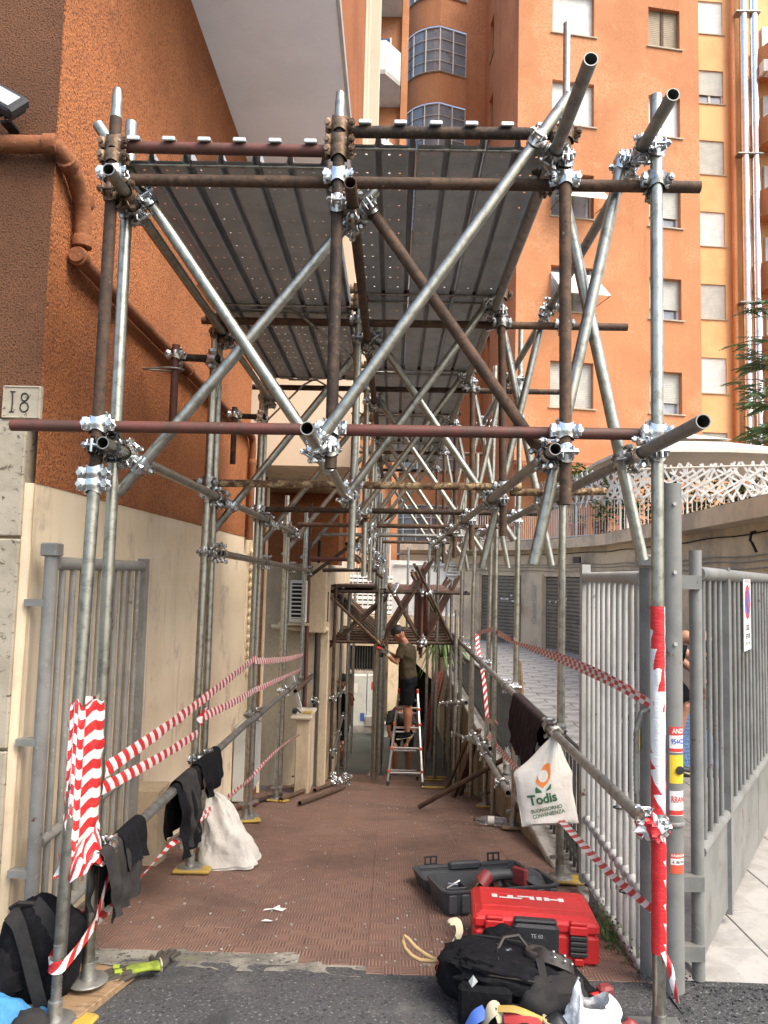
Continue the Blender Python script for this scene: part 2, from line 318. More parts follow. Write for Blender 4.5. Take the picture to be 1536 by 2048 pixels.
M_['red_web'] = mat('red_webbing', (.34, .03, .03), .8, 0, bump=(150, .4, .002))
M_['leather'] = mat('dark_leather', (.035, .028, .024), .5, 0, bump=(80, .3, .002))
M_['paper'] = mat('paper_white', (.72, .70, .66), .7)
M_['ink'] = mat('black_ink', (.02, .02, .02), .6)
M_['red_print'] = mat('red_print', (.62, .05, .04), .5)
M_['blue_print'] = mat('blue_print', (.05, .12, .42), .5)
M_['yellow_print'] = mat('yellow_print', (.75, .52, .04), .5)
M_['grey_metal'] = mat('grey_sheet_metal', (.42, .43, .42), .45, .2, [(3, (.34, .35, .34), .45, .65)])
M_['cabinet'] = mat('white_cabinet_paint', (.56, .58, .55), .5, 0, [(3, (.46, .48, .45), .45, .68), (8, (.30, .28, .22), .68, .78)])
M_['brown_pipe'] = mat('painted_drain_pipe', (.25, .098, .045), .92, 0, [(3, (.16, .066, .034), .40, .62), (30, (.32, .14, .07), .55, .68), (7, (.09, .045, .028), .58, .72), (16, (.40, .24, .15), .66, .74)], bump=(45, .7, .008), spec=.2)
M_['hook_zinc'] = mat('matt_white_zinc', (.62, .66, .65), .5, .4, [(30, (.5, .54, .53), .5, .7)])
M_['bottle'] = mat('clear_bottle_plastic', (.85, .9, .92), .08, 0, trans=.92)
def tape_mat(name, diag, per, bands, ph=.5):
    m = mat(name, (.7, .7, .7), .38); nt = m.node_tree; b = nt.nodes['Principled BSDF']
    uv = N(nt, 'ShaderNodeUVMap'); sp = N(nt, 'ShaderNodeSeparateXYZ'); nt.links.new(uv.outputs[0], sp.inputs[0])
    u = math_(nt, 'MULTIPLY', sp.outputs[0], 1 / per); v = sp.outputs[1]
    if diag: u = math_(nt, 'ADD', u, math_(nt, 'MULTIPLY', v, diag))
    if bands: u = math_(nt, 'ADD', u, math_(nt, 'MULTIPLY', math_(nt, 'FLOOR', math_(nt, 'MULTIPLY', v, bands)), ph))
    g = math_(nt, 'GREATER_THAN', math_(nt, 'FRACT', u), .5)
    oc = coords(nt); red = mixc(nt, ramp(nt, noise_(nt, oc, 30), .4, .7), (.52, .02, .025), (.62, .05, .045))
    nt.links.new(mixc(nt, g, (.74, .72, .69), red), b.inputs['Base Color'])
    bp = N(nt, 'ShaderNodeBump'); bp.inputs['Strength'].default_value = .5; bp.inputs['Distance'].default_value = .006
    nt.links.new(noise_(nt, coords(nt, 'Object', (1, 1, 4)), 28), bp.inputs['Height']); nt.links.new(bp.outputs[0], b.inputs['Normal']); return m
M_['tape'] = tape_mat('red_white_tape', .6, .10, 0)
M_['tape_check'] = tape_mat('layered_red_white_tape', .3, .11, 2)
M_['tape_wrap'] = tape_mat('wrapped_red_white_tape', .12, .074, 3, .5)
def zig_mat():
    m = tape_mat('torn_red_white_tape', 0, 1, 0); nt = m.node_tree; b = nt.nodes['Principled BSDF']
    uv = N(nt, 'ShaderNodeUVMap'); sp = N(nt, 'ShaderNodeSeparateXYZ'); nt.links.new(uv.outputs[0], sp.inputs[0])
    u, v = sp.outputs[0], sp.outputs[1]
    jag = math_(nt, 'MULTIPLY', math_(nt, 'FRACT', math_(nt, 'ADD', math_(nt, 'MULTIPLY', u, 13.), noise_(nt, coords(nt), 9))), .20)
    def mr(a0, a1, b0, b1):
        r = N(nt, 'ShaderNodeMapRange'); nt.links.new(u, r.inputs[0])
        for i, q in enumerate((a0, a1, b0, b1)): r.inputs[i + 1].default_value = q
        return r.outputs[0]
    up_ = math_(nt, 'GREATER_THAN', math_(nt, 'SUBTRACT', v, jag), mr(1.28, .78, .40, 1.05))
    lo_ = math_(nt, 'LESS_THAN', math_(nt, 'ADD', v, jag), mr(.80, .42, .60, 1.12))
    sel = math_(nt, 'GREATER_THAN', u, .80)
    g = math_(nt, 'ADD', math_(nt, 'MULTIPLY', up_, sel), math_(nt, 'MULTIPLY', lo_, math_(nt, 'SUBTRACT', 1., sel)))
    nt.links.new(mixc(nt, g, (.76, .75, .72), (.58, .025, .03)), b.inputs['Base Color']); return m
M_['tape_zig'] = zig_mat()
def tile_mat():
    m = mat('red_ribbed_ramp_tile', (.180, .088, .062), .75, 0, [(5.3, (.135, .068, .049), .42, .62), (14, (.21, .11, .08), .58, .72), (30, (.10, .055, .042), .6, .7)], rand=.05)
    nt = m.node_tree; b = nt.nodes['Principled BSDF']
    tc = N(nt, 'ShaderNodeTexCoord'); sp = N(nt, 'ShaderNodeSeparateXYZ'); nt.links.new(tc.outputs['Object'], sp.inputs[0])
    a = math_(nt, 'MULTIPLY', math_(nt, 'ADD', sp.outputs[0], .15), 1 / .075); c = math_(nt, 'MULTIPLY', math_(nt, 'ADD', sp.outputs[1], .15), 1 / .075)
    chk = math_(nt, 'MODULO', math_(nt, 'ADD', math_(nt, 'FLOOR', a), math_(nt, 'FLOOR', c)), 2.0)
    fa, fc = math_(nt, 'FRACT', a), math_(nt, 'FRACT', c)
    sel = math_(nt, 'ADD', math_(nt, 'MULTIPLY', fa, chk), math_(nt, 'MULTIPLY', fc, math_(nt, 'SUBTRACT', 1., chk)))
    rib = math_(nt, 'ABSOLUTE', math_(nt, 'SUBTRACT', math_(nt, 'FRACT', math_(nt, 'MULTIPLY', sel, 5.0)), .5))
    bp = N(nt, 'ShaderNodeBump'); bp.inputs['Strength'].default_value = .9; bp.inputs['Distance'].default_value = .006
    nt.links.new(ramp(nt, rib, .36, .18), bp.inputs['Height'])
    bp2 = N(nt, 'ShaderNodeBump'); bp2.inputs['Strength'].default_value = .4; bp2.inputs['Distance'].default_value = .003
    nt.links.new(noise_(nt, coords(nt), 60), bp2.inputs['Height']); nt.links.new(bp.outputs[0], bp2.inputs['Normal']); nt.links.new(bp2.outputs[0], b.inputs['Normal'])
    src = b.inputs['Base Color'].links[0].from_socket
    dust_rib_shade = mixc(nt, math_(nt, 'MULTIPLY', ramp(nt, rib, .16, .40), .62), mixc(nt, math_(nt, 'MULTIPLY', chk, .22), src, (.07, .036, .027)), (.31, .21, .155))   # pale dusting in the grooves; alternate squares darkened to imitate light on ribs
    # big stains in world space
    gp = N(nt, 'ShaderNodeNewGeometry'); st = ramp(nt, noise_(nt, gp.outputs['Position'], 1.3, 5), .46, .70)
    nt.links.new(mixc(nt, math_(nt, 'MULTIPLY', st, .55), dust_rib_shade, (.070, .043, .033)), b.inputs['Base Color'])
    fin = b.inputs['Base Color'].links[0].from_socket
    pd = ramp(nt, noise_(nt, gp.outputs['Position'], 2.1, 7, .7, .8), .56, .78)
    nt.links.new(mixc(nt, math_(nt, 'MULTIPLY', pd, .45), fin, (.30, .24, .19)), b.inputs['Base Color']); return m
M_['tile'] = tile_mat()
def deck_mat():
    m = mat('perforated_deck_steel', (.42, .46, .48), .5, .3, [(5, (.32, .36, .38), .42, .65), (20, (.50, .53, .54), .55, .75), (3, (.38, .36, .33), .6, .8)], bump=(40, .12, .003), rand=.1)
    nt = m.node_tree; b = nt.nodes['Principled BSDF']; out = [n for n in nt.nodes if n.type == 'OUTPUT_MATERIAL'][0]
    tc = N(nt, 'ShaderNodeTexCoord'); sp = N(nt, 'ShaderNodeSeparateXYZ'); nt.links.new(tc.outputs['Object'], sp.inputs[0])
    x = math_(nt, 'FRACT', math_(nt, 'MULTIPLY', sp.outputs[0], 1 / .1425)); dx = math_(nt, 'MULTIPLY', math_(nt, 'SUBTRACT', math_(nt, 'ABSOLUTE', math_(nt, 'SUBTRACT', x, .35)), .16), .1425)
    y = math_(nt, 'FRACT', math_(nt, 'MULTIPLY', sp.outputs[1], 1 / .15)); dy = math_(nt, 'MULTIPLY', math_(nt, 'SUBTRACT', y, .5), .15)
    d = math_(nt, 'SQRT', math_(nt, 'ADD', math_(nt, 'MULTIPLY', dx, dx), math_(nt, 'MULTIPLY', dy, dy)))
    hole = math_(nt, 'LESS_THAN', d, .0052)
    tr = N(nt, 'ShaderNodeBsdfTransparent'); mx = N(nt, 'ShaderNodeMixShader')
    nt.links.new(hole, mx.inputs[0]); nt.links.new(b.outputs[0], mx.inputs[1]); nt.links.new(tr.outputs[0], mx.inputs[2]); nt.links.new(mx.outputs[0], out.inputs[0])
    return m
M_['deck'] = deck_mat()
def slat_mat(name, c1, c2, per, ax=2, kind='Object'):
    m = mat(name, c1, .6); nt = m.node_tree; b = nt.nodes['Principled BSDF']
    tc = N(nt, 'ShaderNodeTexCoord'); sp = N(nt, 'ShaderNodeSeparateXYZ'); nt.links.new(tc.outputs[kind], sp.inputs[0])
    f = math_(nt, 'ABSOLUTE', math_(nt, 'SUBTRACT', math_(nt, 'FRACT', math_(nt, 'MULTIPLY', sp.outputs[ax], 1 / per)), .5))
    g = ramp(nt, f, .38, .48); v = noise_(nt, coords(nt), 3)
    nt.links.new(mixc(nt, g, mixc(nt, ramp(nt, v, .4, .65), c1, tuple(.86 * q for q in c1)), c2), b.inputs['Base Color'])
    bp = N(nt, 'ShaderNodeBump'); bp.inputs['Strength'].default_value = .6; bp.inputs['Distance'].default_value = .01; bp.invert = True
    nt.links.new(g, bp.inputs['Height']); nt.links.new(bp.outputs[0], b.inputs['Normal']); return m
M_['roller'] = slat_mat('slatted_white_roller_shutter', (.72, .72, .68), (.50, .50, .46), .06)
M_['roller_grey'] = slat_mat('slatted_grey_roller_shutter', (.50, .50, .44), (.32, .31, .27), .06)
M_['bamboo'] = slat_mat('slatted_brown_bamboo_blind', (.30, .24, .15), (.09, .06, .035), .07)
def quilt_mat():
    m = mat('blue_dimpled_mat', (.10, .19, .36), .6, 0, [(5, (.08, .15, .29), .45, .65)]); nt = m.node_tree; b = nt.nodes['Principled BSDF']
    v = N(nt, 'ShaderNodeTexVoronoi'); v.inputs['Scale'].default_value = 34; v.inputs['Randomness'].default_value = .15
    nt.links.new(coords(nt), v.inputs['Vector']); bp = N(nt, 'ShaderNodeBump'); bp.inputs['Strength'].default_value = 1; bp.inputs['Distance'].default_value = .02; bp.invert = True
    nt.links.new(v.outputs[0], bp.inputs['Height']); nt.links.new(bp.outputs[0], b.inputs['Normal']); return m
M_['quilt'] = quilt_mat()
# text is turned into meshes first, while the scene is still small
def text_mesh(body, size=1., bold=0., sx=1.):
    cu = bpy.data.curves.new('t', 'FONT'); cu.body = body; cu.size = size; cu.offset = bold; cu.resolution_u = 3; cu.align_x = 'CENTER'; cu.align_y = 'CENTER'
    ob = bpy.data.objects.new('t', cu); C.objects.link(ob); dg = bpy.context.evaluated_depsgraph_get()
    me = bpy.data.meshes.new_from_object(ob.evaluated_get(dg)); v = [(p.co.x * sx, p.co.y) for p in me.vertices]; f = [tuple(p.vertices) for p in me.polygons]
    bpy.data.objects.remove(ob); bpy.data.curves.remove(cu); bpy.data.meshes.remove(me); return v, f
TX = {k: text_mesh(*a) for k, a in {'todis': ('Todis', 1, .03), 'buon': ('BUONGIORNO', 1, .012), 'conv': ('CONVENIENZA', 1, .012), 'passo': ('passo', 1, .01), 'carr': ('carrabile', 1, .01),
     'andi': ('ANDI', 1, .02), 'n54': ('954422', 1, .02), 'rrani': ('RRANI', 1, .02), 'rranda': ('RRANDA', 1, .02), 'n88': ('4. 88184', 1, .01), 'te': ('TE 60', 1, .01), 'art': ('DIVIETO DI SOSTA', 1, .01)}.items()}
def put_text(mb, key, fn):
    """fn maps (x,y) of the text (unit size) to a point"""
    v, f = TX[key]; mb.add([fn(a, b) for a, b in v], f); return mb
# ================================================================== ground
def zg(Y):
    P = [(3.1, 0), (4.8, -.15), (6.6, -.42), (8.4, -.77), (13.5, -1.74)]
    if Y <= P[0][0]: return 0.
    for (a, b), (c, d) in zip(P, P[1:]):
        if Y <= c: return b + (d - b) * (Y - a) / (c - a)
    return P[-1][1]
YS = [3.1, 4.8, 6.6, 8.4, 13.5]
mb = MB()
mb.add([(-60, -60, -.004), (60, -60, -.004), (60, 3.12, -.004), (-60, 3.12, -.004)], [(0, 1, 2, 3)])
# apron of asphalt running up against the ramp tiles
mb.add([(-1.66, 3.12, -.004), (1.16, 3.12, -.004), (1.16, 3.46, -.034), (-1.66, 3.5, -.037)], [(0, 1, 2, 3)])
mb.add([(1.16, 3.12, -.004), (4.8, 3.12, -.004), (4.8, 3.34, -.006), (1.16, 3.40, -.006)], [(0, 1, 2, 3)])
mb.add([(-60, 3.12, -.004), (-1.66, 3.12, -.004), (-1.66, 3.6, -.004), (-60, 3.6, -.004)], [(0, 1, 2, 3)])
mb.add([(4.8, 3.12, -.004), (60, 3.12, -.004), (60, 3.34, -.006), (4.8, 3.34, -.006)], [(0, 1, 2, 3)])
setp(mb.build('street', M_['asphalt']), kind='structure')
mb = MB()
mb.add([(-1.62, 3.36, -.02), (-.05, 3.36, -.02), (-.05, 3.62, -.046), (-1.62, 3.62, -.046)], [(0, 1, 2, 3)])
rough_edge = MB()
def conc(u, v):
    x = -1.36 + 1.34 * u; y0 = 3.435 - .03 * u + .035 * noise.noise(Vector((x * 4, 0, 0))) + .015 * noise.noise(Vector((x * 17, 0, 3))); y1 = 3.62
    y = y0 + (y1 - y0) * v; return Vector((x, y, zg(y) - .002 + .006 * noise.noise(Vector((x * 8, y * 20, 2)))))
rough_edge.grid(conc, 120, 6)
setp(rough_edge.build('concrete_strip', M_['concrete'], smooth=True), kind='structure')
mb = MB()
for a, b in zip([3.3] + YS[1:], YS[1:]):
    mb.add([(-1.7, a, zg(a) - .012), (1.14, a, zg(a) - .012), (1.14, b, zg(b) - .012), (-1.7, b, zg(b) - .012)], [(0, 1, 2, 3)])
ramp_o = setp(mb.build('ramp', M_['concrete']), kind='structure')
# ramp tiles: each its own piece, sharing three meshes
tms = []
for k in range(3):
    t = MB(); t.bbox((0, 0, -.007), (.2992, .2992, .014), .0015); tms.append(t.mesh('ramp_tile', M_['tile']))
col0, L = -1.575, 0.
count = 0
for c in range(9):
    x = col0 + c * .3 + .15
    if x > 1.04: continue
    y = 3.42 if x > .0 else (3.50 if x > -.5 else 3.60)
    while y < 13.2:
        z0, z1 = zg(y), zg(y + .3); pit = math.atan2(z1 - z0, .3); dy = .3 * math.cos(pit)
        if not (y > 10.6 and x < -.95):
            Mx = Matrix.Translation((x, y + dy / 2, (z0 + z1) / 2 + .0008 * random.uniform(-1, 1))) @ Matrix.Rotation(pit + .002 * random.uniform(-1, 1), 4, 'X') @ Matrix.Rotation(.0025 * random.uniform(-1, 1), 4, 'Y')
            if random.random() < .5: Mx = Mx @ Matrix.Rotation(math.pi / 2, 4, 'Z')
            link('ramp_tile', tms[count % 3], ramp_o, Mx); count += 1
        y += dy
mb = MB(); mb.quad((-1.7, 13.35, -1.745), (1.5, 13.35, -1.745), (1.5, 24, -1.75), (-1.7, 24, -1.75))
mb.quad((-1.7, 13.30, -1.72), (1.12, 13.30, -1.72), (1.12, 13.45, -1.742), (-1.7, 13.45, -1.742))
setp(mb.build('lower_yard_floor', M_['floor_dark']), kind='structure')
# courtyard: base sheet plus single pavers where they can be told apart
mb = MB(); mb.quad((1.30, 3.3, -.045), (12, 3.3, -.045), (12, 26, -.17), (1.30, 26, -.17))
yard = setp(mb.build('courtyard', M_['paver']), kind='structure')
pm = [MB().bbox((0, 0, -.012), (.392, .392, .024), .003).mesh('paving_slab', M_['pave_warm']) for k in range(1)]
for i in range(8):
    for j in range(12):
        x, yy = 1.55 + i * .398, 3.56 + j * .398
        if x > 1.25 + (yy - 2.6) * 1.05 + .4: continue
        Mx = Matrix.Translation((x, yy, -.026 - .0057 * (yy - 3.3) + .0012 * random.uniform(-1, 1))) @ Matrix.Rotation(-.0057, 4, 'X') @ Matrix.Rotation(math.pi / 2 * random.randint(0, 3), 4, 'Z')
        link('paving_slab', pm[0], yard, Mx)
pm2 = MB().bbox((0, 0, -.012), (.59, .29, .024), .003).mesh('paving_slab', M_['paver'])
for i in range(6):
    for j in range(40):
        x, yy = 1.62 + i * .6 + (.3 if j % 2 else 0), 8.45 + j * .3
        if x > 4.4 or yy > 20: continue
        if yy > 17 and x > 3.6: continue
        link('paving_slab', pm2, yard, Matrix.Translation((x, yy, -.026 - .0057 * (yy - 3.3) + .001 * random.uniform(-1, 1))) @ Matrix.Rotation(-.0057, 4, 'X'))
# ================================================================== corner building on the left
bl = thing('corner_building', 'rough orange stucco corner building with white soffit and travertine base on the left', 'building', (-1.6, 3.4, 0))
MB().box2((-7, 3.40, 2.32), (-1.606, 3.69, 16)).build('front_wall', M_['stucco_shaded'], bl)
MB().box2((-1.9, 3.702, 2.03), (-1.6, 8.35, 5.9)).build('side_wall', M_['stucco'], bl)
MB().box2((-1.6055, 3.402, 2.03), (-1.6, 3.7015, 5.9)).build('corner_wall', M_['stucco'], bl)
def wavy_wall(u, v):
    y = 3.40 + 6.3 * u; z = -1.0 + 3.03 * v
    return Vector((-1.605 + .004 * noise.noise(Vector((y * 1.3, z * 1.3, 0))), y, z))
mbw = MB(); mbw.grid(wavy_wall, 60, 20); mbw.box2((-1.9, 3.41, -1.2), (-1.62, 9.7, 2.03)).build('base_wall', M_['cream'], bl, smooth=True)
# travertine blocks of the front
for (z0, z1) in ((-.05, .86), (.872, 1.778), (1.79, 2.312)):
    for (x0, x1) in ((-2.55, -1.645), (-3.5, -2.56), (-4.5, -3.51)):
        MB().bbox(((x0 + x1) / 2, 3.48, (z0 + z1) / 2), (x1 - x0, .22, z1 - z0), .006).build('stone_block', M_['travertine'], bl)
MB().box2((-5.5, 3.42, -.1), (-1.66, 3.6, 2.31)).build('block_backing', M_['cream_dirty'], bl)
mbw = MB()
def edge_strip(u, v):
    z = -.02 + 2.05 * v; a = u * math.pi / 2
    x = -1.648 + .045 * math.sin(a); yy = 3.43 - .04 * math.cos(a)
    k = .006 * noise.noise(Vector((x * 30, z * 9, 1))); return Vector((x + k, yy - k, z))
mbw.grid(edge_strip, 6, 40).build('corner_plaster', M_['cream'], bl, smooth=True)
# overhanging upper floors
MB().box2((-1.9, 3.55, 5.89), (-.52, 9.2, 6.0)).build('soffit', M_['soffit'], bl)
MB().box2((-.518, 3.55, 5.885), (-.49, 9.2, 5.985)).build('soffit_edge', M_['grey_metal'], bl)
MB().box2((-1.9, 3.62, 6.002), (-.5, 9.2, 15.5)).build('upper_wall', M_['stucco'], bl)
mb = MB()
for x0, y0 in ((-.5, 9.3), (-.48, 9.75), (-.5, 10.3)): mb.box2((x0 - .25, y0, 2.9), (x0, y0 + .35, 16))
mb.box2((-1.9, 9.2, 2.86), (-.62, 10.8, 16)).build('cream_pier', M_['beige'], bl)
MB().box2((-1.9, 8.45, 2.84), (-.5, 9.2, 5.885)).build('beige_block', M_['beige'], bl)
MB().box2((-1.9, 9.202, 2.845), (-.55, 11.5, 2.86)).build('lower_soffit', M_['cream'], bl)
MB().box2((-1.9, 11.4, 1.9), (-.7, 12.0, 2.84)).build('rear_wall', M_['stucco'], bl)
mb = MB()   # vertical moulded strip of diamonds on the base wall
for k in range(15): mb.bbox((-1.585, 8.62, .55 + k * .095), (.05, .085, .085), .02, Matrix.Rotation(math.pi / 4, 3, 'X'))
mb.box2((-1.61, 8.5, .48), (-1.59, 8.54, 1.98)); mb.box2((-1.61, 8.70, .48), (-1.59, 8.74, 1.98))
mb.build('moulding_strip', M_['cream'], bl)
MB().box2((-1.605, 4.90, -.3), (-1.42, 5.14, .28)).build('wall_pier', M_['cream_dirty'], bl)
# little annex with the air conditioner, further down the ramp
an = thing('rear_annex', 'stained cream annex wall with mossy foot beyond the corner building', 'building', (-1.2, 10.6, -1.2))
MB().box2((-1.9, 10.6, -2), (-.93, 17, 1.78)).build('wall', M_['cream_dirty'], an)
MB().bbox((-.90, 10.57, -.35), (.12, .1, 2.7), .012).build('pilaster', M_['cream_dirty'], an)
MB().bbox((-1.05, 10.50, 1.33), (.34, .2, .95), .015).build('pilaster_head', M_['cream_dirty'], an)
MB().tube((-1.62, 10.5, .92), (-.84, 10.48, .90), .035, 8).build('pipe', M_['cream'], an, smooth=True)
MB().box2((-1.9, 10.62, 1.78), (-.75, 11.39, 2.6)).build('upper_wall', M_['stucco'], an)
mb = MB()
mb.box2((-1.5, 10.42, 1.72), (-1.28, 10.598, 1.76)); mb.build('cornice', M_['cream_dirty'], an)
a = thing('air_conditioner', 'white air conditioner with black louvre on the annex wall', 'air conditioner', (-1.25, 10.45, 1.0))
MB().bbox((-1.245, 10.43, 1.28), (.23, .30, .56), .012).build('casing', M_['white'], a)
mb = MB(); mb.box2((-1.33, 10.274, 1.05), (-1.17, 10.279, 1.52)).build('louvre_opening', M_['dark'], a)
for k in range(9): MB().box2((-1.335, 10.262, 1.055 + k * .053), (-1.165, 10.273, 1.072 + k * .053)).build('louvre_blade', M_['white'], a)
MB().box2((-1.5, 10.25, .965), (-1.1, 10.60, .995)).build('bracket_shelf', M_['cream_dirty'], a)
p = thing('wall_pedestal', 'weathered pale stone pedestal with ledge standing against the annex', 'pedestal', (-1.0, 9.7, -1.0))
MB().bbox((-1.04, 9.78, -.56), (.17, .6, .92), .01).build('shaft', M_['cream_dirty'], p)
MB().bbox((-1.06, 9.76, -.085), (.26, .68, .035), .008).build('ledge', M_['travertine'], p)
o = thing('meter_cabinet', 'pale grey meter cabinet on the cream wall behind the scaffold posts', 'cabinet', (-1.5, 8.6, -.3))
MB().bbox((-1.52, 8.45, -.32), (.15, .75, .75), .01).build('housing', M_['cabinet'], o)
MB().bbox((-1.437, 8.45, -.32), (.012, .66, .66), .004).build('door', M_['cabinet'], o)
for nm, x, y0, z0, z1, r, m in (('brown', -1.56, 9.2, -1, 2.8, .03, 'brown_pipe'), ('cream', -1.56, 9.42, -1, 2.8, .028, 'cream'), ('red', -1.12, 10.35, -1.2, 2.6, .024, 'red_tube'), ('black', -1.0, 10.42, -.2, 2.1, .02, 'dark')):
    setp(MB().tube((x, y0, z0), (x, y0, z1), r, 10).build('wall_pipe', M_[m], None, smooth=True), {'brown': 'brown drain pipe rising beside the diamond moulding', 'cream': 'cream drain pipe beside the brown one at the wall end', 'red': 'red pipe rising in front of the air conditioner', 'black': 'thin black pipe on the annex pilaster'}[nm], 'pipe')
# house number plaque
pl = thing('house_number_plaque', 'square travertine plaque carved with the house number 18', 'plaque', (-1.67, 3.37, 2.39))
MB().bbox((-1.672, 3.378, 2.387), (.172, .03, .150), .004).build('slab', M_['travertine'], pl)
mb = MB(); X0, X1, Z0, Z1 = -1.752, -1.592, 2.318, 2.456
for a, b in (((X0, Z0), (X1, Z0)), ((X1, Z0), (X1, Z1)), ((X1, Z1), (X0, Z1)), ((X0, Z1), (X0, Z0))): mb.path([(a[0], 3.362, a[1]), (b[0], 3.362, b[1])], .0035, 6)
mb.build('border', M_['travertine'], pl)
mb = MB(); yq = 3.361
mb.path([(-1.712, yq, 2.343), (-1.709, yq, 2.388), (-1.712, yq, 2.432)], .0032, 6); mb.path([(-1.722, yq, 2.342), (-1.700, yq, 2.343)], .0024, 6); mb.path([(-1.722, yq, 2.434), (-1.700, yq, 2.433)], .0024, 6)
for cz, r in ((2.365, .0215), (2.410, .0175)): mb.path([(-1.656 + r * .85 * math.cos(t * math.pi / 8), yq, cz + r * math.sin(t * math.pi / 8)) for t in range(16)], .003, 6, closed=True)
mb.build('numerals', M_['ink'], pl)
# floodlight
fl = thing('floodlight', 'black LED floodlight on the shaded front stucco above the drain pipe', 'floodlight', (-1.80, 3.36, 3.7))
Mr = Matrix.Rotation(.5, 3, 'Y') @ Matrix.Rotation(-.5, 3, 'X')
MB().bbox((-1.80, 3.28, 3.745), (.19, .05, .13), .01, Mr).build('body', M_['black_plastic'], fl)
MB().bbox(Vector((-1.805, 3.278, 3.745)) + Mr @ Vector((0, -.026, 0)), (.145, .006, .085), .002, Mr).build('glass', M_['grey_metal'], fl)
for k in range(7): MB().box(Vector((-1.80, 3.28, 3.745)) + Mr @ Vector((-.07 + k * .023, .035, 0)), (.004, .03, .11), Mr).build('fin', M_['black_plastic'], fl)
MB().box((-1.80, 3.36, 3.665), (.05, .09, .012)).build('bracket', M_['black_plastic'], fl)
# painted drain pipe
dp = thing('drain_pipe', 'orange painted drain pipe bending round the corner and sloping along the stucco wall', 'pipe', (-1.55, 3.5, 3.5))
mb = MB(); mb.path([(-6.9, 3.345, 3.55), (-1.62, 3.345, 3.575), (-1.575, 3.36, 3.57), (-1.553, 3.40, 3.54), (-1.55, 3.50, 3.50), (-1.55, 3.60, 3.42), (-1.55, 3.62, 3.30), (-1.55, 3.62, 3.22), (-1.55, 3.60, 3.17)], .040, 14)
mb.build('upper_run', M_['brown_pipe'], dp, smooth=True)
MB().path([(-1.55, 3.56, 3.155), (-1.55, 3.70, 3.15), (-1.55, 8.12, 3.115), (-1.55, 8.22, 3.10), (-1.55, 8.27, 3.03), (-1.55, 8.28, 2.0)], .038, 14).build('sloping_run', M_['brown_pipe'], dp, smooth=True)
for pt, d in (((-1.60, 3.345, 3.575), (1, 0, 0)), ((-1.55, 3.615, 3.44), (0, .2, -1)), ((-1.55, 3.62, 3.24), (0, 0, 1)), ((-1.55, 3.60, 3.152), (0, 1, 0)), ((-1.55, 5.6, 3.135), (0, 1, 0)), ((-1.55, 7.6, 3.12), (0, 1, 0)), ((-1.55, 8.28, 2.85), (0, 0, 1)), ((-1.55, 8.28, 2.6), (0, 0, 1)), ((-1.553, 3.42, 3.53), (0, 1, -.3))):
    d = Vector(d).normalized(); MB().lathe([(.040, -.03), (.047, -.026), (.048, .02), (.041, .03)], pt, 14, d).build('pipe_collar', M_['brown_pipe'], dp, smooth=True)
setp(MB().path([(-1.6, 4.0, 2.83), (-1.56, 4.0, 2.84), (-1.545, 4.0, 2.82)], .006, 6).build('wall_hook', M_['rust']), 'short rusty hook in the orange stucco below the drain pipe', 'hook')
# ================================================================== retaining wall, coping, ramp fence on the right
rw = thing('retaining_wall', 'mossy stained retaining wall with stone coping along the right side of the ramp', 'wall', (1.15, 8, -.5))
def rwf(u, v):
    y = 4.5 + 12.5 * u; zb = zg(y) - .1; zt = -.24; z = zb + (zt - zb) * v
    return Vector((1.10 + .02 * noise.noise(Vector((y * 1.7, z * 2.5, 0))), y, z))
mb = MB(); mb.grid(rwf, 120, 8); mb.box2((1.13, 4.5, -2), (1.35, 17, -.245)).build('wall_face', M_['mould_wall'], rw, smooth=True)
y = 4.4
while y < 16.5:
    l = random.uniform(.85, 1.05); MB().bbox((1.205, y + l / 2, -.215), (.25, l - .006, .05), .008, Matrix.Rotation(random.uniform(-.004, .004), 3, 'X')).build('coping_stone', M_['coping'], rw); y += l
mb = MB().box2((1.12, 3.35, -.12), (1.30, 4.4, -.03)).build('kerb', M_['coping'], rw)
fr = thing('ramp_fence', 'dark grey vertical bar fence on the coping above the ramp', 'fence', (1.2, 8, 0))
bar = MB().box((0, 0, .37), (.014, .03, .74)).mesh('fence_bar', M_['fence_dark'])
def ftop(y): return .57 if y < 7.2 else .57 - .38 * (y - 7.2) / 8.6
y = 4.75
while y < 16:
    h = (ftop(y) + .19) / .74; link('bar', bar, fr, Matrix.Translation((1.22, y, -.19)) @ Matrix.Diagonal((1, 1, h, 1))); y += .105
MB().path([(1.22, 4.7, .575), (1.22, 7.2, .575), (1.22, 16, ftop(16))], .018, 8).build('top_rail', M_['fence_dark'], fr)
MB().path([(1.22, 4.7, -.12), (1.22, 16, -.12)], .014, 6).build('bottom_rail', M_['fence_dark'], fr)
# ================================================================== gates
def bar_gate(root, p0, p1, z0, z1, n, m, rail_z, r=.021, panel=None, frame_r=.03, posts=True, knobs=False, skip=()):
    p0, p1 = Vector(p0), Vector(p1); d = p1 - p0
    for z, rr in rail_z: MB().tube((p0.x, p0.y, z), (p1.x, p1.y, z), rr, 12).build('rail', m, root, smooth=True)
    bz0, bz1 = z0, z1
    for i in range(n):
        if i in skip: continue
        q = p0 + d * ((i + .7) / (n + .4)); MB().tube((q.x, q.y, bz0), (q.x, q.y, bz1), r, 10).build('bar', m, root, smooth=True)
        if knobs:
            for z in knobs: MB().lathe([(.012, -.03), (.021, -.018), (.025, 0), (.021, .018), (.012, .03)], (q.x, q.y, z), 10).build('bar_knuckle', M_['grey_light'], root, smooth=True)
gl = thing('gate_leaf', 'grey tubular gate leaf folded back against the cream wall on the left', 'gate', (-1.5, 3.4, 0))
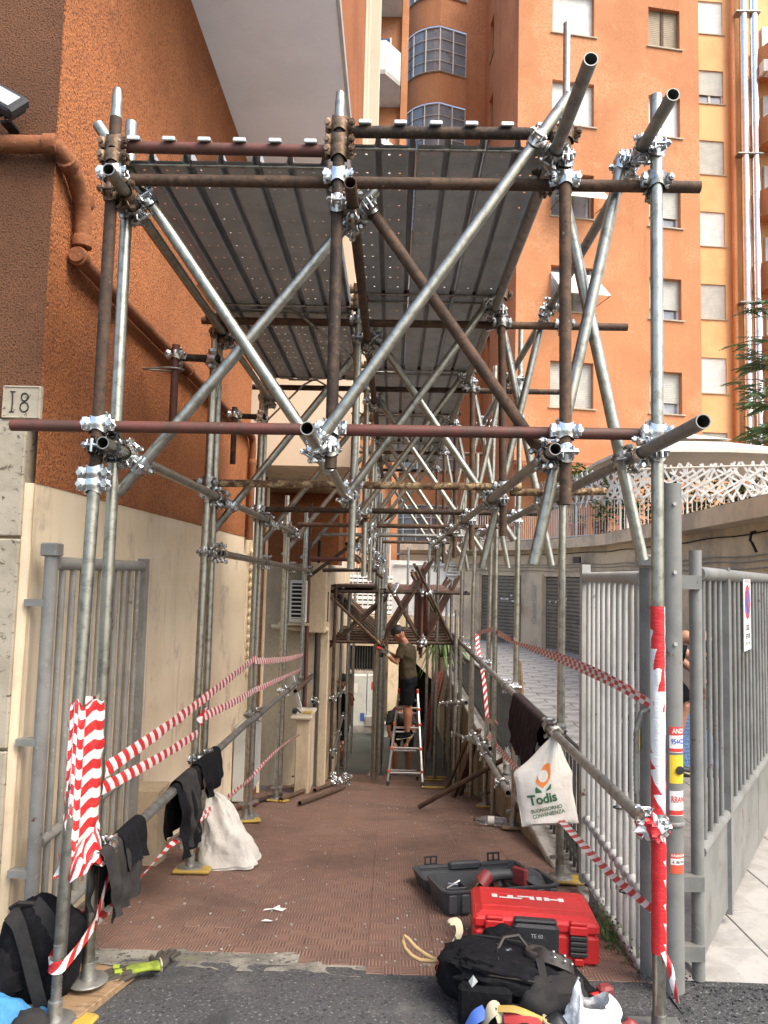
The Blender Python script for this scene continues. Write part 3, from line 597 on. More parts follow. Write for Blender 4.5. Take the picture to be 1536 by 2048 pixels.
bar_gate(gl, (-1.50, 3.42, 0), (-1.50, 4.62, 0), .06, 1.66, 10, M_['grey_warm'], [(1.675, .03), (.47, .024), (.08, .03)], r=.0155)
MB().tube((-1.51, 3.40, .02), (-1.51, 3.40, 1.72), .029, 14).build('hinge_post', M_['grey_warm'], gl, smooth=True)
MB().bbox((-1.51, 3.40, 1.735), (.075, .075, .06), .006).build('post_cap', M_['grey_warm'], gl)
MB().box2((-1.525, 4.60, .02), (-1.475, 4.67, 1.72)).build('end_post', M_['grey_warm'], gl)
for z in (.35, .9, 1.5): MB().box((-1.56, 3.40, z), (.10, .05, .03)).build('hinge', M_['grey_warm'], gl)
gr = thing('gate_leaf', 'peeling pale grey tubular gate leaf standing open along the right of the ramp', 'gate', (1.12, 3.45, 0))
bar_gate(gr, (1.13, 3.50, 0), (1.15, 4.62, 0), -.06, 1.66, 10, M_['grey_light'], [(1.675, .03), (-.03, .018), (.29, .012)], r=.0128, knobs=(.29, -.03))
MB().tube((1.125, 3.45, -.06), (1.125, 3.45, 1.72), .028, 14).build('hinge_post', M_['grey_paint'], gr, smooth=True)
MB().bbox((1.125, 3.45, 1.75), (.075, .075, .055), .008).build('post_cap', M_['grey_light'], gr)
MB().box2((1.125, 4.60, -.08), (1.175, 4.66, 1.75)).build('end_post', M_['grey_light'], gr)
MB().box2((1.089, 3.435, .93), (1.094, 3.462, 1.02)).build('sticker', M_['yellow_print'], gr)
for (x, yy, z) in ((1.13, 3.7, .62), (1.135, 3.9, .55), (1.14, 4.2, .60), (1.13, 3.78, .20)): MB().path([(x + .024 * math.cos(t), yy + .024 * math.sin(t), z) for t in [k * .785 for k in range(8)]], .004, 5, closed=True).build('wire_tie', M_['dark'], gr)
gp = thing('gate_post', 'thick round grey gate post plastered with small stickers beside the taped pole', 'post', (1.19, 3.32, 0))
MB().tube((1.19, 3.32, -.05), (1.19, 3.32, 2.08), .045, 20).build('post', M_['grey_paint'], gp, smooth=True)
MB().lathe([(.0455, -.01), (.050, -.004), (.050, .006), (.0455, .012)], (1.19, 3.32, .66), 20).build('sleeve_ring', M_['grey_paint'], gp, smooth=True)
MB().box2((1.128, 3.31, 1.10), (1.146, 3.35, 2.07)).build('post_flange', M_['grey_paint'], gp)
for z in (1.99, 1.70, 1.40): MB().tube((1.19, 3.277, z), (1.19, 3.266, z), .008, 8).build('rivet', M_['grey_light'], gp, smooth=True)
def wrap_label(z0, z1, a0, a1, m, nm='sticker', r=.0462):
    mb = MB(); mb.grid(lambda u, v: Vector((1.19 + r * math.sin(a0 + (a1 - a0) * u), 3.32 - r * math.cos(a0 + (a1 - a0) * u), z0 + (z1 - z0) * v)), 8, 1); return mb.build(nm, m, gp)
def wrap_text(key, zc, h, ac, w, m):
    v, f = TX[key]; xs = [a for a, b in v]; k = w / (max(xs) - min(xs)); mb = MB()
    mb.add([Vector((1.19 + .0472 * math.sin(ac + a * k / .0462), 3.32 - .0472 * math.cos(ac + a * k / .0462), zc + b * h)) for a, b in v], f); return mb.build('sticker_print', m, gp)
for (z0, z1, m) in ((.955, 1.06, 'paper'), (.83, .945, 'yellow_print'), (.70, .80, 'paper'), (.47, .55, 'red_joint')): wrap_label(z0, z1, -.55, .85, M_[m])
wrap_label(1.025, 1.06, -.55, .85, M_['red_print'], 'sticker_print', .0467); wrap_label(.958, .972, -.55, .85, M_['red_print'], 'sticker_print', .0467)
wrap_text('andi', 1.042, .028, .25, .05, M_['paper']); wrap_text('n54', .999, .03, .25, .06, M_['blue_print'])
wrap_text('rrani', .765, .035, .25, .06, M_['red_print']); wrap_label(.703, .722, -.55, .85, M_['red_print'], 'sticker_print', .0467)
wrap_label(.505, .53, -.5, .8, M_['paper'], 'sticker_print', .0467); wrap_text('n88', .515, .018, .2, .05, M_['ink']); wrap_text('rranda', .541, .014, .2, .06, M_['paper'])
MB().lathe([(0.0, 0), (.016, .0), (.018, .003), (0.0, .004)], (1.205, 3.2725, .885), 10, (.1, -1, 0)).build('sticker_print', M_['ink'], gp)
hz = thing('corrugated_hose', 'grey corrugated cable hose hanging behind the gate post', 'hose', (1.09, 3.36, .8))
mb = MB(); pts = [(1.12, 3.36, 1.12), (1.075, 3.36, 1.10), (1.055, 3.365, 1.02), (1.055, 3.37, .85), (1.06, 3.37, .70), (1.08, 3.36, .60), (1.12, 3.35, .57)]
pp = []; P = [Vector(q) for q in pts]
for i in range(len(P) - 1):
    for k in range(14): pp.append(P[i].lerp(P[i + 1], k / 14))
mb.path(pp, [.013 if i % 2 else .0105 for i in range(len(pp))], 8, hint=Vector((0, 1, 0))).build('hose', M_['galv_dull'], hz, smooth=True)
g2 = thing('gate_leaf', 'dark grey bar gate leaf with solid foot panel swung open at far right', 'gate', (1.33, 3.4, 0))
q0, q1 = Vector((1.36, 3.46, 0)), Vector((3.0, 6.05, 0)); dg_ = (q1 - q0); ln = dg_.length; dg_.normalize(); ang = math.atan2(dg_.y, dg_.x)
def gpt(t, z, off=0): return Vector((q0.x + dg_.x * t + dg_.y * off, q0.y + dg_.y * t - dg_.x * off, z))
MB().tube((1.325, 3.40, .0), (1.325, 3.40, 1.80), .027, 14).build('hinge_post', M_['grey_paint'], g2, smooth=True)
MB().tube(gpt(0, 1.70), gpt(ln, 1.70), .032, 12).build('rail', M_['grey_paint'], g2, smooth=True)
MB().tube(gpt(0, .50), gpt(ln, .50), .026, 12).build('rail', M_['grey_paint'], g2, smooth=True)
n = 0; t = .10
while t < ln - .1:
    if not (.60 < t < .74): MB().tube(gpt(t, .5), gpt(t, 1.69), .0115, 10).build('bar', M_['grey_paint'], g2, smooth=True)
    t += .142
Mz = Matrix.Rotation(ang, 3, 'Z')
MB().box(gpt(.67, .88), (.06, .05, 1.72), Mz).build('stile', M_['grey_paint'], g2)
for a, b in ((.03, .64), (.70, 1.75), (1.76, ln)): MB().box(gpt((a + b) / 2, .27), (b - a, .012, .44), Mz).build('foot_panel', M_['grey_paint'], g2)
for z in (.12, .40, 1.66): MB().box((1.285, 3.38, z), (.10, .055, .06)).build('hinge', M_['grey_paint'], g2)
sg = thing('no_parking_sign', 'narrow white no parking sign tied to the bars of the right gate', 'sign', tuple(gpt(1.25, 1.3, .03)))
def sgp(a, z, off=.030): return gpt(1.25 + a, z, off)
MB().box(sgp(0, 1.49, .026), (.26, .004, .42), Mz).build('plate', M_['paper'], sg)
def ring(mb, r0, r1, zc, off, n=24):
    vs = []; [vs.extend([sgp(r0 * math.cos(2 * math.pi * k / n), zc + r0 * math.sin(2 * math.pi * k / n), off), sgp(r1 * math.cos(2 * math.pi * k / n), zc + r1 * math.sin(2 * math.pi * k / n), off)]) for k in range(n)]
    return mb.add(vs, [(2 * k, 2 * k + 1, (2 * k + 3) % (2 * n), (2 * k + 2) % (2 * n)) for k in range(n)])
ring(MB(), 0, .078, 1.555, .030).build('blue_disc', M_['blue_print'], sg); ring(MB(), .078, .10, 1.555, .030).build('red_ring', M_['red_print'], sg)
mb = MB(); mb.add([sgp(-.065, 1.555 + .045, .0315), sgp(-.045, 1.555 + .065, .0315), sgp(.065, 1.555 - .045, .0315), sgp(.045, 1.555 - .065, .0315)], [(0, 1, 2, 3)]); mb.build('red_bar', M_['red_print'], sg)
mb = MB(); put_text(mb, 'passo', lambda a, b: sgp(a * .055, 1.415 + b * .065)); put_text(mb, 'carr', lambda a, b: sgp(a * .050, 1.365 + b * .06)); put_text(mb, 'art', lambda a, b: sgp(a * .022, 1.318 + b * .025)); put_text(mb, 'art', lambda a, b: sgp(a * .022, 1.672 + b * .025)); mb.build('lettering', M_['ink'], sg)
# ================================================================== garage block with roof terrace
ga = thing('garage_block', 'curved single storey garage block with roller shutters and roof terrace', 'building', (4.5, 14, 0))
WP = [(4.45, 6.0), (4.55, 9), (4.72, 12), (4.82, 15), (4.70, 17.7), (3.85, 20.8), (2.40, 22.6), (.2, 23.4)]
FP = [(4.05, 5.0), (4.15, 8.5), (4.34, 11.9), (4.48, 14.1), (4.44, 17.5), (3.58, 20.7), (2.2, 22.2), (.2, 23.0)]
def smooth_poly(P, n=6):
    P = [Vector((*p, 0)) for p in P]; out = []
    for i in range(len(P) - 1):
        a, b, c, d = P[max(i - 1, 0)], P[i], P[i + 1], P[min(i + 2, len(P) - 1)]
        for k in range(n):
            t = k / n; out.append(.5 * ((2 * b) + (c - a) * t + (2 * a - 5 * b + 4 * c - d) * t * t + (3 * b - a - 3 * c + d) * t ** 3))
    return out + [P[-1]]
def wall_strip(poly, z0, z1, th=.2, inward=1):
    mb = MB()
    for a, b in zip(poly, poly[1:]):
        t = (b - a).normalized(); nrm = Vector((t.y, -t.x, 0)) * th * inward
        v = [Vector((p.x, p.y, z)) for z in (z0, z1) for p in (a, b, b + nrm, a + nrm)]
        mb.add(v, [(0, 3, 2, 1), (4, 5, 6, 7), (0, 1, 5, 4), (1, 2, 6, 5), (2, 3, 7, 6), (3, 0, 4, 7)])
    return mb
M_['garage_wall'] = mat('pinkish_beige_render', (.66, .53, .37), .9, 0, [(1.2, (.42, .34, .26), .42, .65), (2, (.27, .22, .17), .58, .80, (1, 1, .25)), (6, (.16, .13, .10), .68, .80)], bump=(30, .15, .006))
sw = smooth_poly(WP); sf = smooth_poly(FP)
DOORS = [((4.62, 17.95), (3.95, 20.45)), ((3.42, 21.35), (2.50, 22.45)), ((4.83, 13.2), (4.83, 15.6)), ((4.50, 7.4), (4.62, 10.2))]
def near_door(p):
    for a, b in DOORS:
        a, b = Vector((*a, 0)), Vector((*b, 0)); d = b - a; t = (p - a).dot(d) / d.dot(d)
        if -.02 < t < 1.02 and (a + d * t - p).length < .45: return True
    return False
upper = wall_strip(sw, 1.72, 2.45); upper.build('upper_wall', M_['garage_wall'], ga)
dense = []
for a, b in zip(sw, sw[1:]):
    for k in range(6): dense.append(a.lerp(b, k / 6))
run = []
def flush_run():
    global run
    if len(run) > 1: wall_strip(run, -.3, 1.722, .2).build('pier', M_['garage_wall'], ga)
    run = []
for p_ in dense:
    if near_door(p_): flush_run()
    else: run.append(p_)
flush_run()
wall_strip(sf, 2.42, 2.66, .55).build('fascia', M_['garage_wall'], ga)
top = [p for p in sf]; mb = MB(); nrow = len(top)
for a, b in zip(top, top[1:]): mb.quad((a.x, a.y, 2.665), (b.x, b.y, 2.665), (max(b.x, 1) + 14, b.y + 4, 2.665), (max(a.x, 1) + 14, a.y + 4, 2.665))
mb.build('terrace_slab', M_['coping'], ga)
for di, (a, b) in enumerate(DOORS):
    a, b = Vector((*a, 0)), Vector((*b, 0)); d = b - a; t = d.normalized(); nn = Vector((t.y, -t.x, 0)); a2 = a + nn * .12; b2 = b + nn * .12; zb = -.16
    rot = Matrix.Rotation(math.atan2(t.y, t.x), 3, 'Z'); wd = d.length; n = 20 if di < 2 else 20
    for k in range(n):
        z = zb + (1.86 / n) * (k + .5); c = (a2 + b2) / 2
        mbs = MB(); mbs.add([Vector((c.x, c.y, z)) + rot @ Vector(q) for q in ((-wd / 2, 0, -.047), (wd / 2, 0, -.047), (wd / 2, .022, -.03), (-wd / 2, .022, -.03), (-wd / 2, .022, .03), (wd / 2, .022, .03), (wd / 2, 0, .046), (-wd / 2, 0, .046))], [(0, 1, 2, 3), (3, 2, 5, 4), (4, 5, 6, 7)])
        mbs.build('shutter_slat', M_['shutter_grey'], ga)
    for e in (a, b): MB().box((e.x + nn.x * .06, e.y + nn.y * .06, .8), (.05, .16, 1.95), rot).build('door_jamb', M_['garage_wall'], ga)
    mbk = MB(); c = (a + b) / 2 + nn * .24; mbk.box((c.x, c.y, .8), (wd + .1, .02, 2.0), rot).build('shutter_backing', M_['dark'], ga)
    if di < 2:
        mbk = MB(); random.seed(30 + di); rows = [(.30 + .05 * r) for r in range(4)]
        for q in range(9):
            s_ = .1 + .35 * random.random(); c = a2 + t * wd * (1 - s_ if di == 0 else s_) - nn * .03; zz = .72 + random.choice(rows); mbk.box((c.x, c.y, zz), (.07, .006, .045), rot)
        mbk.build('small_stickers', M_['paper'], ga)
mb = MB()   # column of stickers on the pier beside the shutter
for k in range(14):
    mb.cur = 0; c = Vector((3.80, 20.93, 0)); mb.box((3.79, 20.78, 1.45 - k * .075), (.05, .05, .04))
mb.build('pier_stickers', M_['grey_metal'], ga)['kind'] = 'stuff'
MB().bbox((3.42, 21.05, .85), (.20, .08, .26), .01, Matrix.Rotation(-.9, 3, 'Z')).build('letter_box', M_['wood'], ga)
# cables and brackets under the fascia
for zz in (1.86, 1.95, 2.02, 2.30):
    MB().path([Vector((p.x, p.y, zz + .012 * math.sin(i * 1.3))) + Vector((-.03, -.02, 0)) for i, p in enumerate(sw)], .010, 6).build('wall_cable', M_['galv_dull'] if zz < 2.2 else M_['dark'], ga)
MB().bbox((4.35, 18.3, 2.12), (.05, .34, .15), .01, Matrix.Rotation(.25, 3, 'Z')).build('wall_lamp', M_['black_plastic'], ga)
MB().path([(4.50, 9.6, 2.05), (4.45, 9.6, 2.16), (4.43, 9.62, 2.20), (4.46, 9.64, 2.30), (4.52, 9.65, 2.31)], .018, 6).build('wall_bracket', M_['rust_dark'], ga)
# terrace railing, trellis, plants, canopy
RP = smooth_poly([(2.2, 22.6), (3.62, 20.9), (4.45, 18.5), (5.2, 17.2), (6.2, 16.6), (7.8, 16.0), (10.2, 15.4)], 5)
Lr = [0]
for a, b in zip(RP, RP[1:]): Lr.append(Lr[-1] + (b - a).length)
def rp(s):
    s = max(0, min(s, Lr[-1] - 1e-4))
    for i in range(len(RP) - 1):
        if s <= Lr[i + 1]: return RP[i].lerp(RP[i + 1], (s - Lr[i]) / (Lr[i + 1] - Lr[i]))
    return RP[-1]
tr = thing('terrace_railing', 'pale vertical bar railing round the roof terrace above the garages', 'railing', (4.5, 18, 2.66))
mb = MB(); s = 0
while s < Lr[-1]:
    c = rp(s); mb.box((c.x, c.y, 3.09), (.018, .018, .82)); s += .09
o_ = mb.build('bars', M_['rail_paint'], tr); o_['kind'] = 'stuff'
for zz in (2.70, 3.5): MB().path([Vector((p.x, p.y, zz)) for p in RP], .022, 6).build('rail', M_['rail_paint'], tr)
s = .3
while s < Lr[-1]: c = rp(s); MB().tube((c.x, c.y, 2.66), (c.x, c.y, 4.2), .025, 8).build('post', M_['lattice_white'], tr, smooth=True); s += 1.45
tl = thing('trellis', 'weathered grey diamond trellis behind the left part of the terrace railing', 'trellis', (4.5, 18.5, 3.5))
def lath(mb, s0, z0, s1, z1, w=.035, off=.03):
    a, b = rp(s0), rp(s1); A = Vector((a.x, a.y - off, z0)); B = Vector((b.x, b.y - off, z1)); d = (B - A); l = d.length; d.normalize()
    h = (b - a); h = Vector((h.x, h.y, 0)).normalized() if h.length > 1e-4 else Vector((1, 0, 0)); nr = Vector((h.y, -h.x, 0)); u = nr.cross(d).normalized()
    v = [A + u * w / 2, A - u * w / 2, B - u * w / 2, B + u * w / 2]; mb.add(v + [q + nr * .012 for q in v], [(0, 1, 2, 3), (7, 6, 5, 4), (0, 4, 5, 1), (1, 5, 6, 2), (2, 6, 7, 3), (3, 7, 4, 0)])
mb = MB(); sA, sB = 2.2, 5.6; s = sA - .8
while s < sB:
    for sg_ in (1, -1):
        s0, s1 = (s, s + .55) if sg_ > 0 else (s + .55, s)
        if s0 > sA and s1 < sB and s1 > sA and s0 < sB: lath(mb, s0, 3.42, s1, 4.2, .03, .03 if sg_ > 0 else .045)
    s += .16
o_ = mb.build('laths', M_['lattice_grey'], tl); o_['kind'] = 'stuff'
tw = thing('lattice_screen', 'bright white crisscross lattice screen along the right part of the terrace', 'lattice', (6.5, 16.5, 3.5))
random.seed(11); mb = MB(); s = 4.8
while s < Lr[-1] - .6:
    for sg_ in (1, -1):
        dz0, dz1 = random.uniform(-.02, .02), random.uniform(.0, .05); ds = random.choice((.36, .42, .48)) + random.uniform(-.05, .05)
        s0, s1 = (s, s + ds) if sg_ > 0 else (s + ds, s)
        lath(mb, s0, 3.38 + dz0, s1, 4.18 + dz1, .046, .03 if sg_ > 0 else .05)
        if random.random() < .55: lath(mb, s0, 3.5 + dz0, s0 + (s1 - s0) * 2.1, 4.02 + dz1, .042, .07)
    s += .20
o_ = mb.build('laths', M_['lattice_white'], tw); o_['kind'] = 'stuff'
MB().path([Vector((rp(q * .2).x, rp(q * .2).y - .05, 4.12)) for q in range(26, int(Lr[-1] / .2))], .02, 6).build('top_rail', M_['canvas'], tw)
def leafball(mb, c, rad, n, size, seed, flat=.35):
    rnd = random.Random(seed); c = Vector(c)
    for k in range(n):
        while True:
            q = Vector((rnd.uniform(-1, 1), rnd.uniform(-1, 1), rnd.uniform(-1, 1)))
            if .25 < q.length < 1: break
        if noise.noise(q * 2.2 + Vector((seed, 0, 0))) < -.12: continue
        p = c + Vector((q.x * rad[0], q.y * rad[1], q.z * rad[2])); d = Vector((rnd.uniform(-1, 1), rnd.uniform(-1, 1), rnd.uniform(-.6, .8))).normalized()
        x, y, z = frame(d); s = size * rnd.uniform(.6, 1.3); mb.add([p, p + (d * .5 + x * flat) * s, p + d * s, p + (d * .5 - x * flat) * s], [(0, 1, 2, 3)])
    return mb
hd = thing('terrace_hedge', 'round light green shrub behind the grey trellis', 'shrub', (4.6, 19.4, 2.66))
leafball(MB(), (4.60, 19.6, 4.1), (.55, .4, .55), 1500, .10, 3).build('foliage', M_['leaf_fresh'], hd)
MB().tube((4.6, 19.6, 2.66), (4.6, 19.6, 3.9), .04, 8).build('stem', M_['wood_dark'], hd)
h2 = thing('climbing_greenery', 'dark green climbing plants filling the gaps behind the white lattice', 'plant', (7, 17.6, 2.66))
mb = MB()
for k in range(16): leafball(mb, (5.0 + k * .38, 17.75 - .06 * k, 3.35 + .2 * math.sin(k * 2.3)), (.45, .35, .75), 520, .12, 40 + k)
mb.build('foliage', M_['leaf'], h2); mb = MB()
for k in range(8): mb.tube((5.2 + k * .7, 17.75, 2.66), (5.3 + k * .7, 17.7, 3.4), .02, 6)
mb.build('stem', M_['wood_dark'], h2)
random.seed(5)
for k, (x, yy, c) in enumerate(((4.55, 19.1, 'terracotta'), (4.95, 18.5, 'terracotta'), (5.45, 17.8, 'red_joint'), (5.9, 17.4, 'terracotta'))):
    pt = thing('flower_pot', ['terracotta pot at the railing bend left of the shrub', 'terracotta pot behind the bars right of the shrub', 'red pot behind the white posts', 'terracotta pot furthest right behind the railing bars'][k], 'flower pot', (x, yy, 2.67), 'pots behind the terrace railing')
    MB().lathe([(.13, 0), (.19, .30), (.21, .30), (.21, .36), (.17, .36), (.16, .30)], (x, yy, 2.67), 14).build('pot', M_[c], pt, smooth=True)
    leafball(MB(), (x, yy, 3.2), (.25, .22, .24), 170, .09, 60 + k).build('leaves', M_['leaf'], pt)
ca = thing('garden_canopy', 'off white peaked garden canopy standing on the roof terrace', 'canopy', (7, 19, 2.66))
mb = MB(); cx_, cy_ = 7.35, 19.2; hw = 2.3
c8 = [(cx_ + hw * a, cy_ + hw * b, 4.62 - .06 * (a * a * b * b)) for a, b in ((-1, -1), (0, -1), (1, -1), (1, 0), (1, 1), (0, 1), (-1, 1), (-1, 0))]
c4 = [(cx_ + .55 * a, cy_ + .55 * b, 5.10) for a, b in ((-1, -1), (0, -1), (1, -1), (1, 0), (1, 1), (0, 1), (-1, 1), (-1, 0))]
mb.add(c8 + c4, [(i, (i + 1) % 8, 8 + (i + 1) % 8, 8 + i) for i in range(8)])
mb.add(c8 + [(x, yy, 4.50 + .04 * (i % 2)) for i, (x, yy, z) in enumerate(c8)], [(i + 8, (i + 1) % 8 + 8, (i + 1) % 8, i) for i in range(8)])
mb.build('roof_cloth', M_['canvas'], ca)
mb = MB(); c4b = [(x * 1 + (x - cx_) * .35, yy + (yy - cy_) * .35, 5.12) for x, yy, z in c4]; mb.add(c4b + [(cx_, cy_, 5.38)], [(i, (i + 1) % 8, 8) for i in range(8)]); mb.build('vent_cloth', M_['canvas'], ca)
for a, b in ((-1, -1), (1, -1), (1, 1), (-1, 1)): MB().tube((cx_ + 2.2 * a, cy_ + 2.2 * b, 2.66), (cx_ + 2.2 * a, cy_ + 2.2 * b, 4.6), .03, 8).build('leg', M_['rail_paint'], ca)
# terrace room with tiled lean-to roof at the foot of the tower
lr_ = thing('terrace_lean_to', 'low brown lean to roof at the foot of the orange tower', 'building', (4.6, 22.5, 2.66))
MB().box2((3.6, 23.0, -.2), (7.0, 23.9, 4.9)).build('wall', M_['tower'], lr_)
mb = MB(); mb.add([(3.5, 21.9, 5.02), (7.0, 21.9, 4.98), (7.0, 23.95, 5.35), (3.5, 23.95, 5.35), (3.5, 21.9, 4.94), (7.0, 21.9, 4.9), (7.0, 23.95, 5.27), (3.5, 23.95, 5.27)], [(0, 1, 2, 3), (7, 6, 5, 4), (0, 4, 5, 1), (3, 2, 6, 7), (0, 3, 7, 4), (1, 5, 6, 2)]); mb.build('roof', M_['terracotta'], lr_)
# ================================================================== orange tower
tw_ = thing('apartment_tower', 'tall orange apartment tower with roller shuttered windows at upper right', 'building', (3.73, 24, 0))
TA = math.radians(10); tc_, ts_ = math.cos(TA), math.sin(TA)
def tp(u, d, z): return Vector((3.73 + u * tc_ - d * ts_, 24 + u * ts_ + d * tc_, z))      # u along the facade, d depth behind it
def tbox(mb, u0, u1, d0, d1, z0, z1):
    v = [tp(u, d, z) for z in (z0, z1) for (u, d) in ((u0, d0), (u1, d0), (u1, d1), (u0, d1))]
    return mb.add(v, [(0, 3, 2, 1), (4, 5, 6, 7), (0, 1, 5, 4), (1, 2, 6, 5), (2, 3, 7, 6), (3, 0, 4, 7)])
def facade_with_holes(mb, pfun, U0, U1, Z0, Z1, holes, depth):
    us = sorted({U0, U1} | {h[0] for h in holes} | {h[1] for h in holes}); zs = sorted({Z0, Z1} | {h[2] for h in holes} | {h[3] for h in holes})
    for a, b in zip(us, us[1:]):
        for c, d in zip(zs, zs[1:]):
            if any(h[0] <= a and b <= h[1] and h[2] <= c and d <= h[3] for h in holes): continue
            mb.add([pfun(a, 0, c), pfun(b, 0, c), pfun(b, 0, d), pfun(a, 0, d)], [(0, 1, 2, 3)])
    for (a, b, c, d) in holes:
        mb.add([pfun(a, 0, c), pfun(b, 0, c), pfun(b, 0, d), pfun(a, 0, d), pfun(a, depth, c), pfun(b, depth, c), pfun(b, depth, d), pfun(a, depth, d)], [(0, 4, 5, 1), (1, 5, 6, 2), (2, 6, 7, 3), (3, 7, 4, 0)])
    return mb
holes = []
for k in range(6):
    z = 19.68 + .06 - 3.14 * (k - 1) if k < 7 else 0
    holes.append((1.17, 2.63, 19.72 - 3.15 * (k - 1), 21.22 - 3.15 * (k - 1))); holes.append((4.58, 5.72, 19.72 - 3.15 * (k - 1), 21.12 - 3.15 * (k - 1)))
facade_with_holes(MB(), tp, 0, 6.42, -.2, 26, holes, .26).build('front_wall', M_['tower'], tw_)
mb = MB(); mb.quad(tp(6.42, 0, 26), tp(6.42, 0, -.2), tp(6.42, 12, -.2), tp(6.42, 12, 26)); mb.build('right_wall', M_['tower'], tw_)
def window(root, pf, h, mode, sill=True):
    a, b, c, d = h
    def bx(u0, u1, d0, d1, z0, z1):
        mb = MB(); v = [pf(u, q, z) for z in (z0, z1) for (u, q) in ((u0, d0), (u1, d0), (u1, d1), (u0, d1))]
        return mb.add(v, [(0, 3, 2, 1), (4, 5, 6, 7), (0, 1, 5, 4), (1, 2, 6, 5), (2, 3, 7, 6), (3, 0, 4, 7)])
    D_ = .10 if root is tw_ else 0.
    fo = bx(a, b, .15 + D_, .17 + D_, c, d).build('window', M_['glass'], root)
    if sill: bx(a - .06, b + .10, -.05, .12, c - .045, c - .002).build('sill', M_['travertine'], fo)
    op = {'closed': 0, 'grey': 0, 'ajar': .22, 'half': .28, 'bamboo': 0, 'awning': .75}[mode]; H_ = d - c
    if op:
        for u0, u1 in ((a, a + .06), ((a + b) / 2 - .04, (a + b) / 2 + .04), (b - .06, b)): bx(u0, u1, .10 + D_, .148 + D_, c, d).build('frame', M_['paper'], fo)
        bx(a, b, .105 + D_, .147 + D_, c, c + .06).build('frame', M_['paper'], fo)
    if op < .7:
        sh = bx(a + .005, b - .005, .06 + D_, .09 + D_, c + H_ * op, d - .003).build('roller_shutter', M_[{'grey': 'roller_grey', 'half': 'roller_grey', 'bamboo': 'bamboo'}.get(mode, 'roller')], fo)
    if mode == 'bamboo':
        bx((a + b) / 2 - .05, (a + b) / 2 + .05, .03 + D_, .058 + D_, c, d).build('mullion', M_['wood_dark'], fo)
    if mode == 'awning':
        mb = MB(); v = [pf(a - .02, -.02, d - .25), pf(b + .02, -.02, d - .25), pf(b + .25, -.75, c + .35), pf(a + .1, -.75, c + .35)]
        mb.add(v + [q + Vector((0, 0, -.02)) for q in v], [(0, 3, 2, 1), (4, 5, 6, 7), (0, 1, 5, 4), (1, 2, 6, 5), (2, 3, 7, 6), (3, 0, 4, 7)]); mb.build('awning_cloth', M_['canvas'], fo)
        mb = MB(); mb.path([pf(b + .25, -.75, c + .35), pf(b + .05, 0, c + .2)], .012, 5); mb.path([pf(a + .1, -.75, c + .35), pf(a - .02, 0, c + .2)], .012, 5); mb.build('awning_arm', M_['rust_dark'], fo)
        bx(a + .5, a + .85, .12 + D_, .146 + D_, c + .05, d - .1).build('curtain', M_['leaf_fresh'], fo)
m1 = ['closed', 'closed', 'closed', 'awning', 'awning', 'grey']; m2 = ['closed', 'bamboo', 'closed', 'half', 'half', 'half']
for i, h in enumerate(holes): window(tw_, tp, h, (m1 if i % 2 == 0 else m2)[i // 2])
# side of the tower that turns back to the stair bay
A_, B_ = Vector((3.73, 24, 0)), Vector((3.25, 29.5, 0)); sd_ = (B_ - A_).normalized(); sn_ = Vector((-sd_.y, sd_.x, 0))
def sp_(u, d, z): q = A_ + sd_ * u - sn_ * d; return Vector((q.x, q.y, z))
sh_ = [(3.9, 4.6, 21.6 - 3.15 * k, 23.2 - 3.15 * k) for k in range(6)]
facade_with_holes(MB(), sp_, 0, (B_ - A_).length, -.2, 27, sh_, .14).build('side_wall', M_['tower'], tw_)
for k, h in enumerate(sh_):
    a, b, c, d = h; mb = MB(); mb.add([sp_(a, .13, c), sp_(b, .13, c), sp_(b, .13, d), sp_(a, .13, d)], [(0, 1, 2, 3)]); wo = mb.build('window', M_['bamboo' if k else 'glass'], tw_)
    mb = MB(); mb.add([sp_(a - .05, -.04, c - .05), sp_(b + .05, -.04, c - .05), sp_(b + .05, -.04, c), sp_(a - .05, -.04, c), sp_(a - .05, .1, c), sp_(b + .05, .1, c)], [(0, 1, 2, 3), (3, 2, 5, 4)]); mb.build('sill', M_['travertine'], wo)
# curved stair bay
sb = thing('stair_bay', 'orange stair bay with bowed gridded windows between tower and white balconies', 'building', (1.6, 29.5, 0))
BP = smooth_poly([(-.12, 30.6), (-.02, 29.75), (.35, 29.1), (.85, 28.75), (1.38, 28.62)], 4) + [Vector((2.45, 29.05, 0)), Vector((2.72, 29.16, 0)), Vector((3.3, 29.4, 0))]
iw0, iw1 = 5, len(BP) - 3       # window part of the polyline
zl = [21.35 - 3.15 * k for k in range(-1, 7)]
mb = MB(); zz0 = -2
bands = []
zc = -2.0
for z in sorted(zl): bands.append((zc, z)); zc = z + 1.85
bands.append((zc, 27))
for (z0, z1) in bands:
    for a, b in zip(BP, BP[1:]): mb.quad((a.x, a.y, z0), (b.x, b.y, z0), (b.x, b.y, z1), (a.x, a.y, z1))
for z in zl:
    for i, (a, b) in enumerate(zip(BP, BP[1:])):
        if i < iw0 or i >= iw1: mb.quad((a.x, a.y, z), (b.x, b.y, z), (b.x, b.y, z + 1.85), (a.x, a.y, z + 1.85))
mb.build('wall', M_['tower'], sb)
wl = BP[iw0:iw1 + 1]; Lw = [0]
for a, b in zip(wl, wl[1:]): Lw.append(Lw[-1] + (b - a).length)
def wpt(s):
    for i in range(len(wl) - 1):
        if s <= Lw[i + 1] + 1e-6: return wl[i].lerp(wl[i + 1], (s - Lw[i]) / (Lw[i + 1] - Lw[i]))
    return wl[-1]
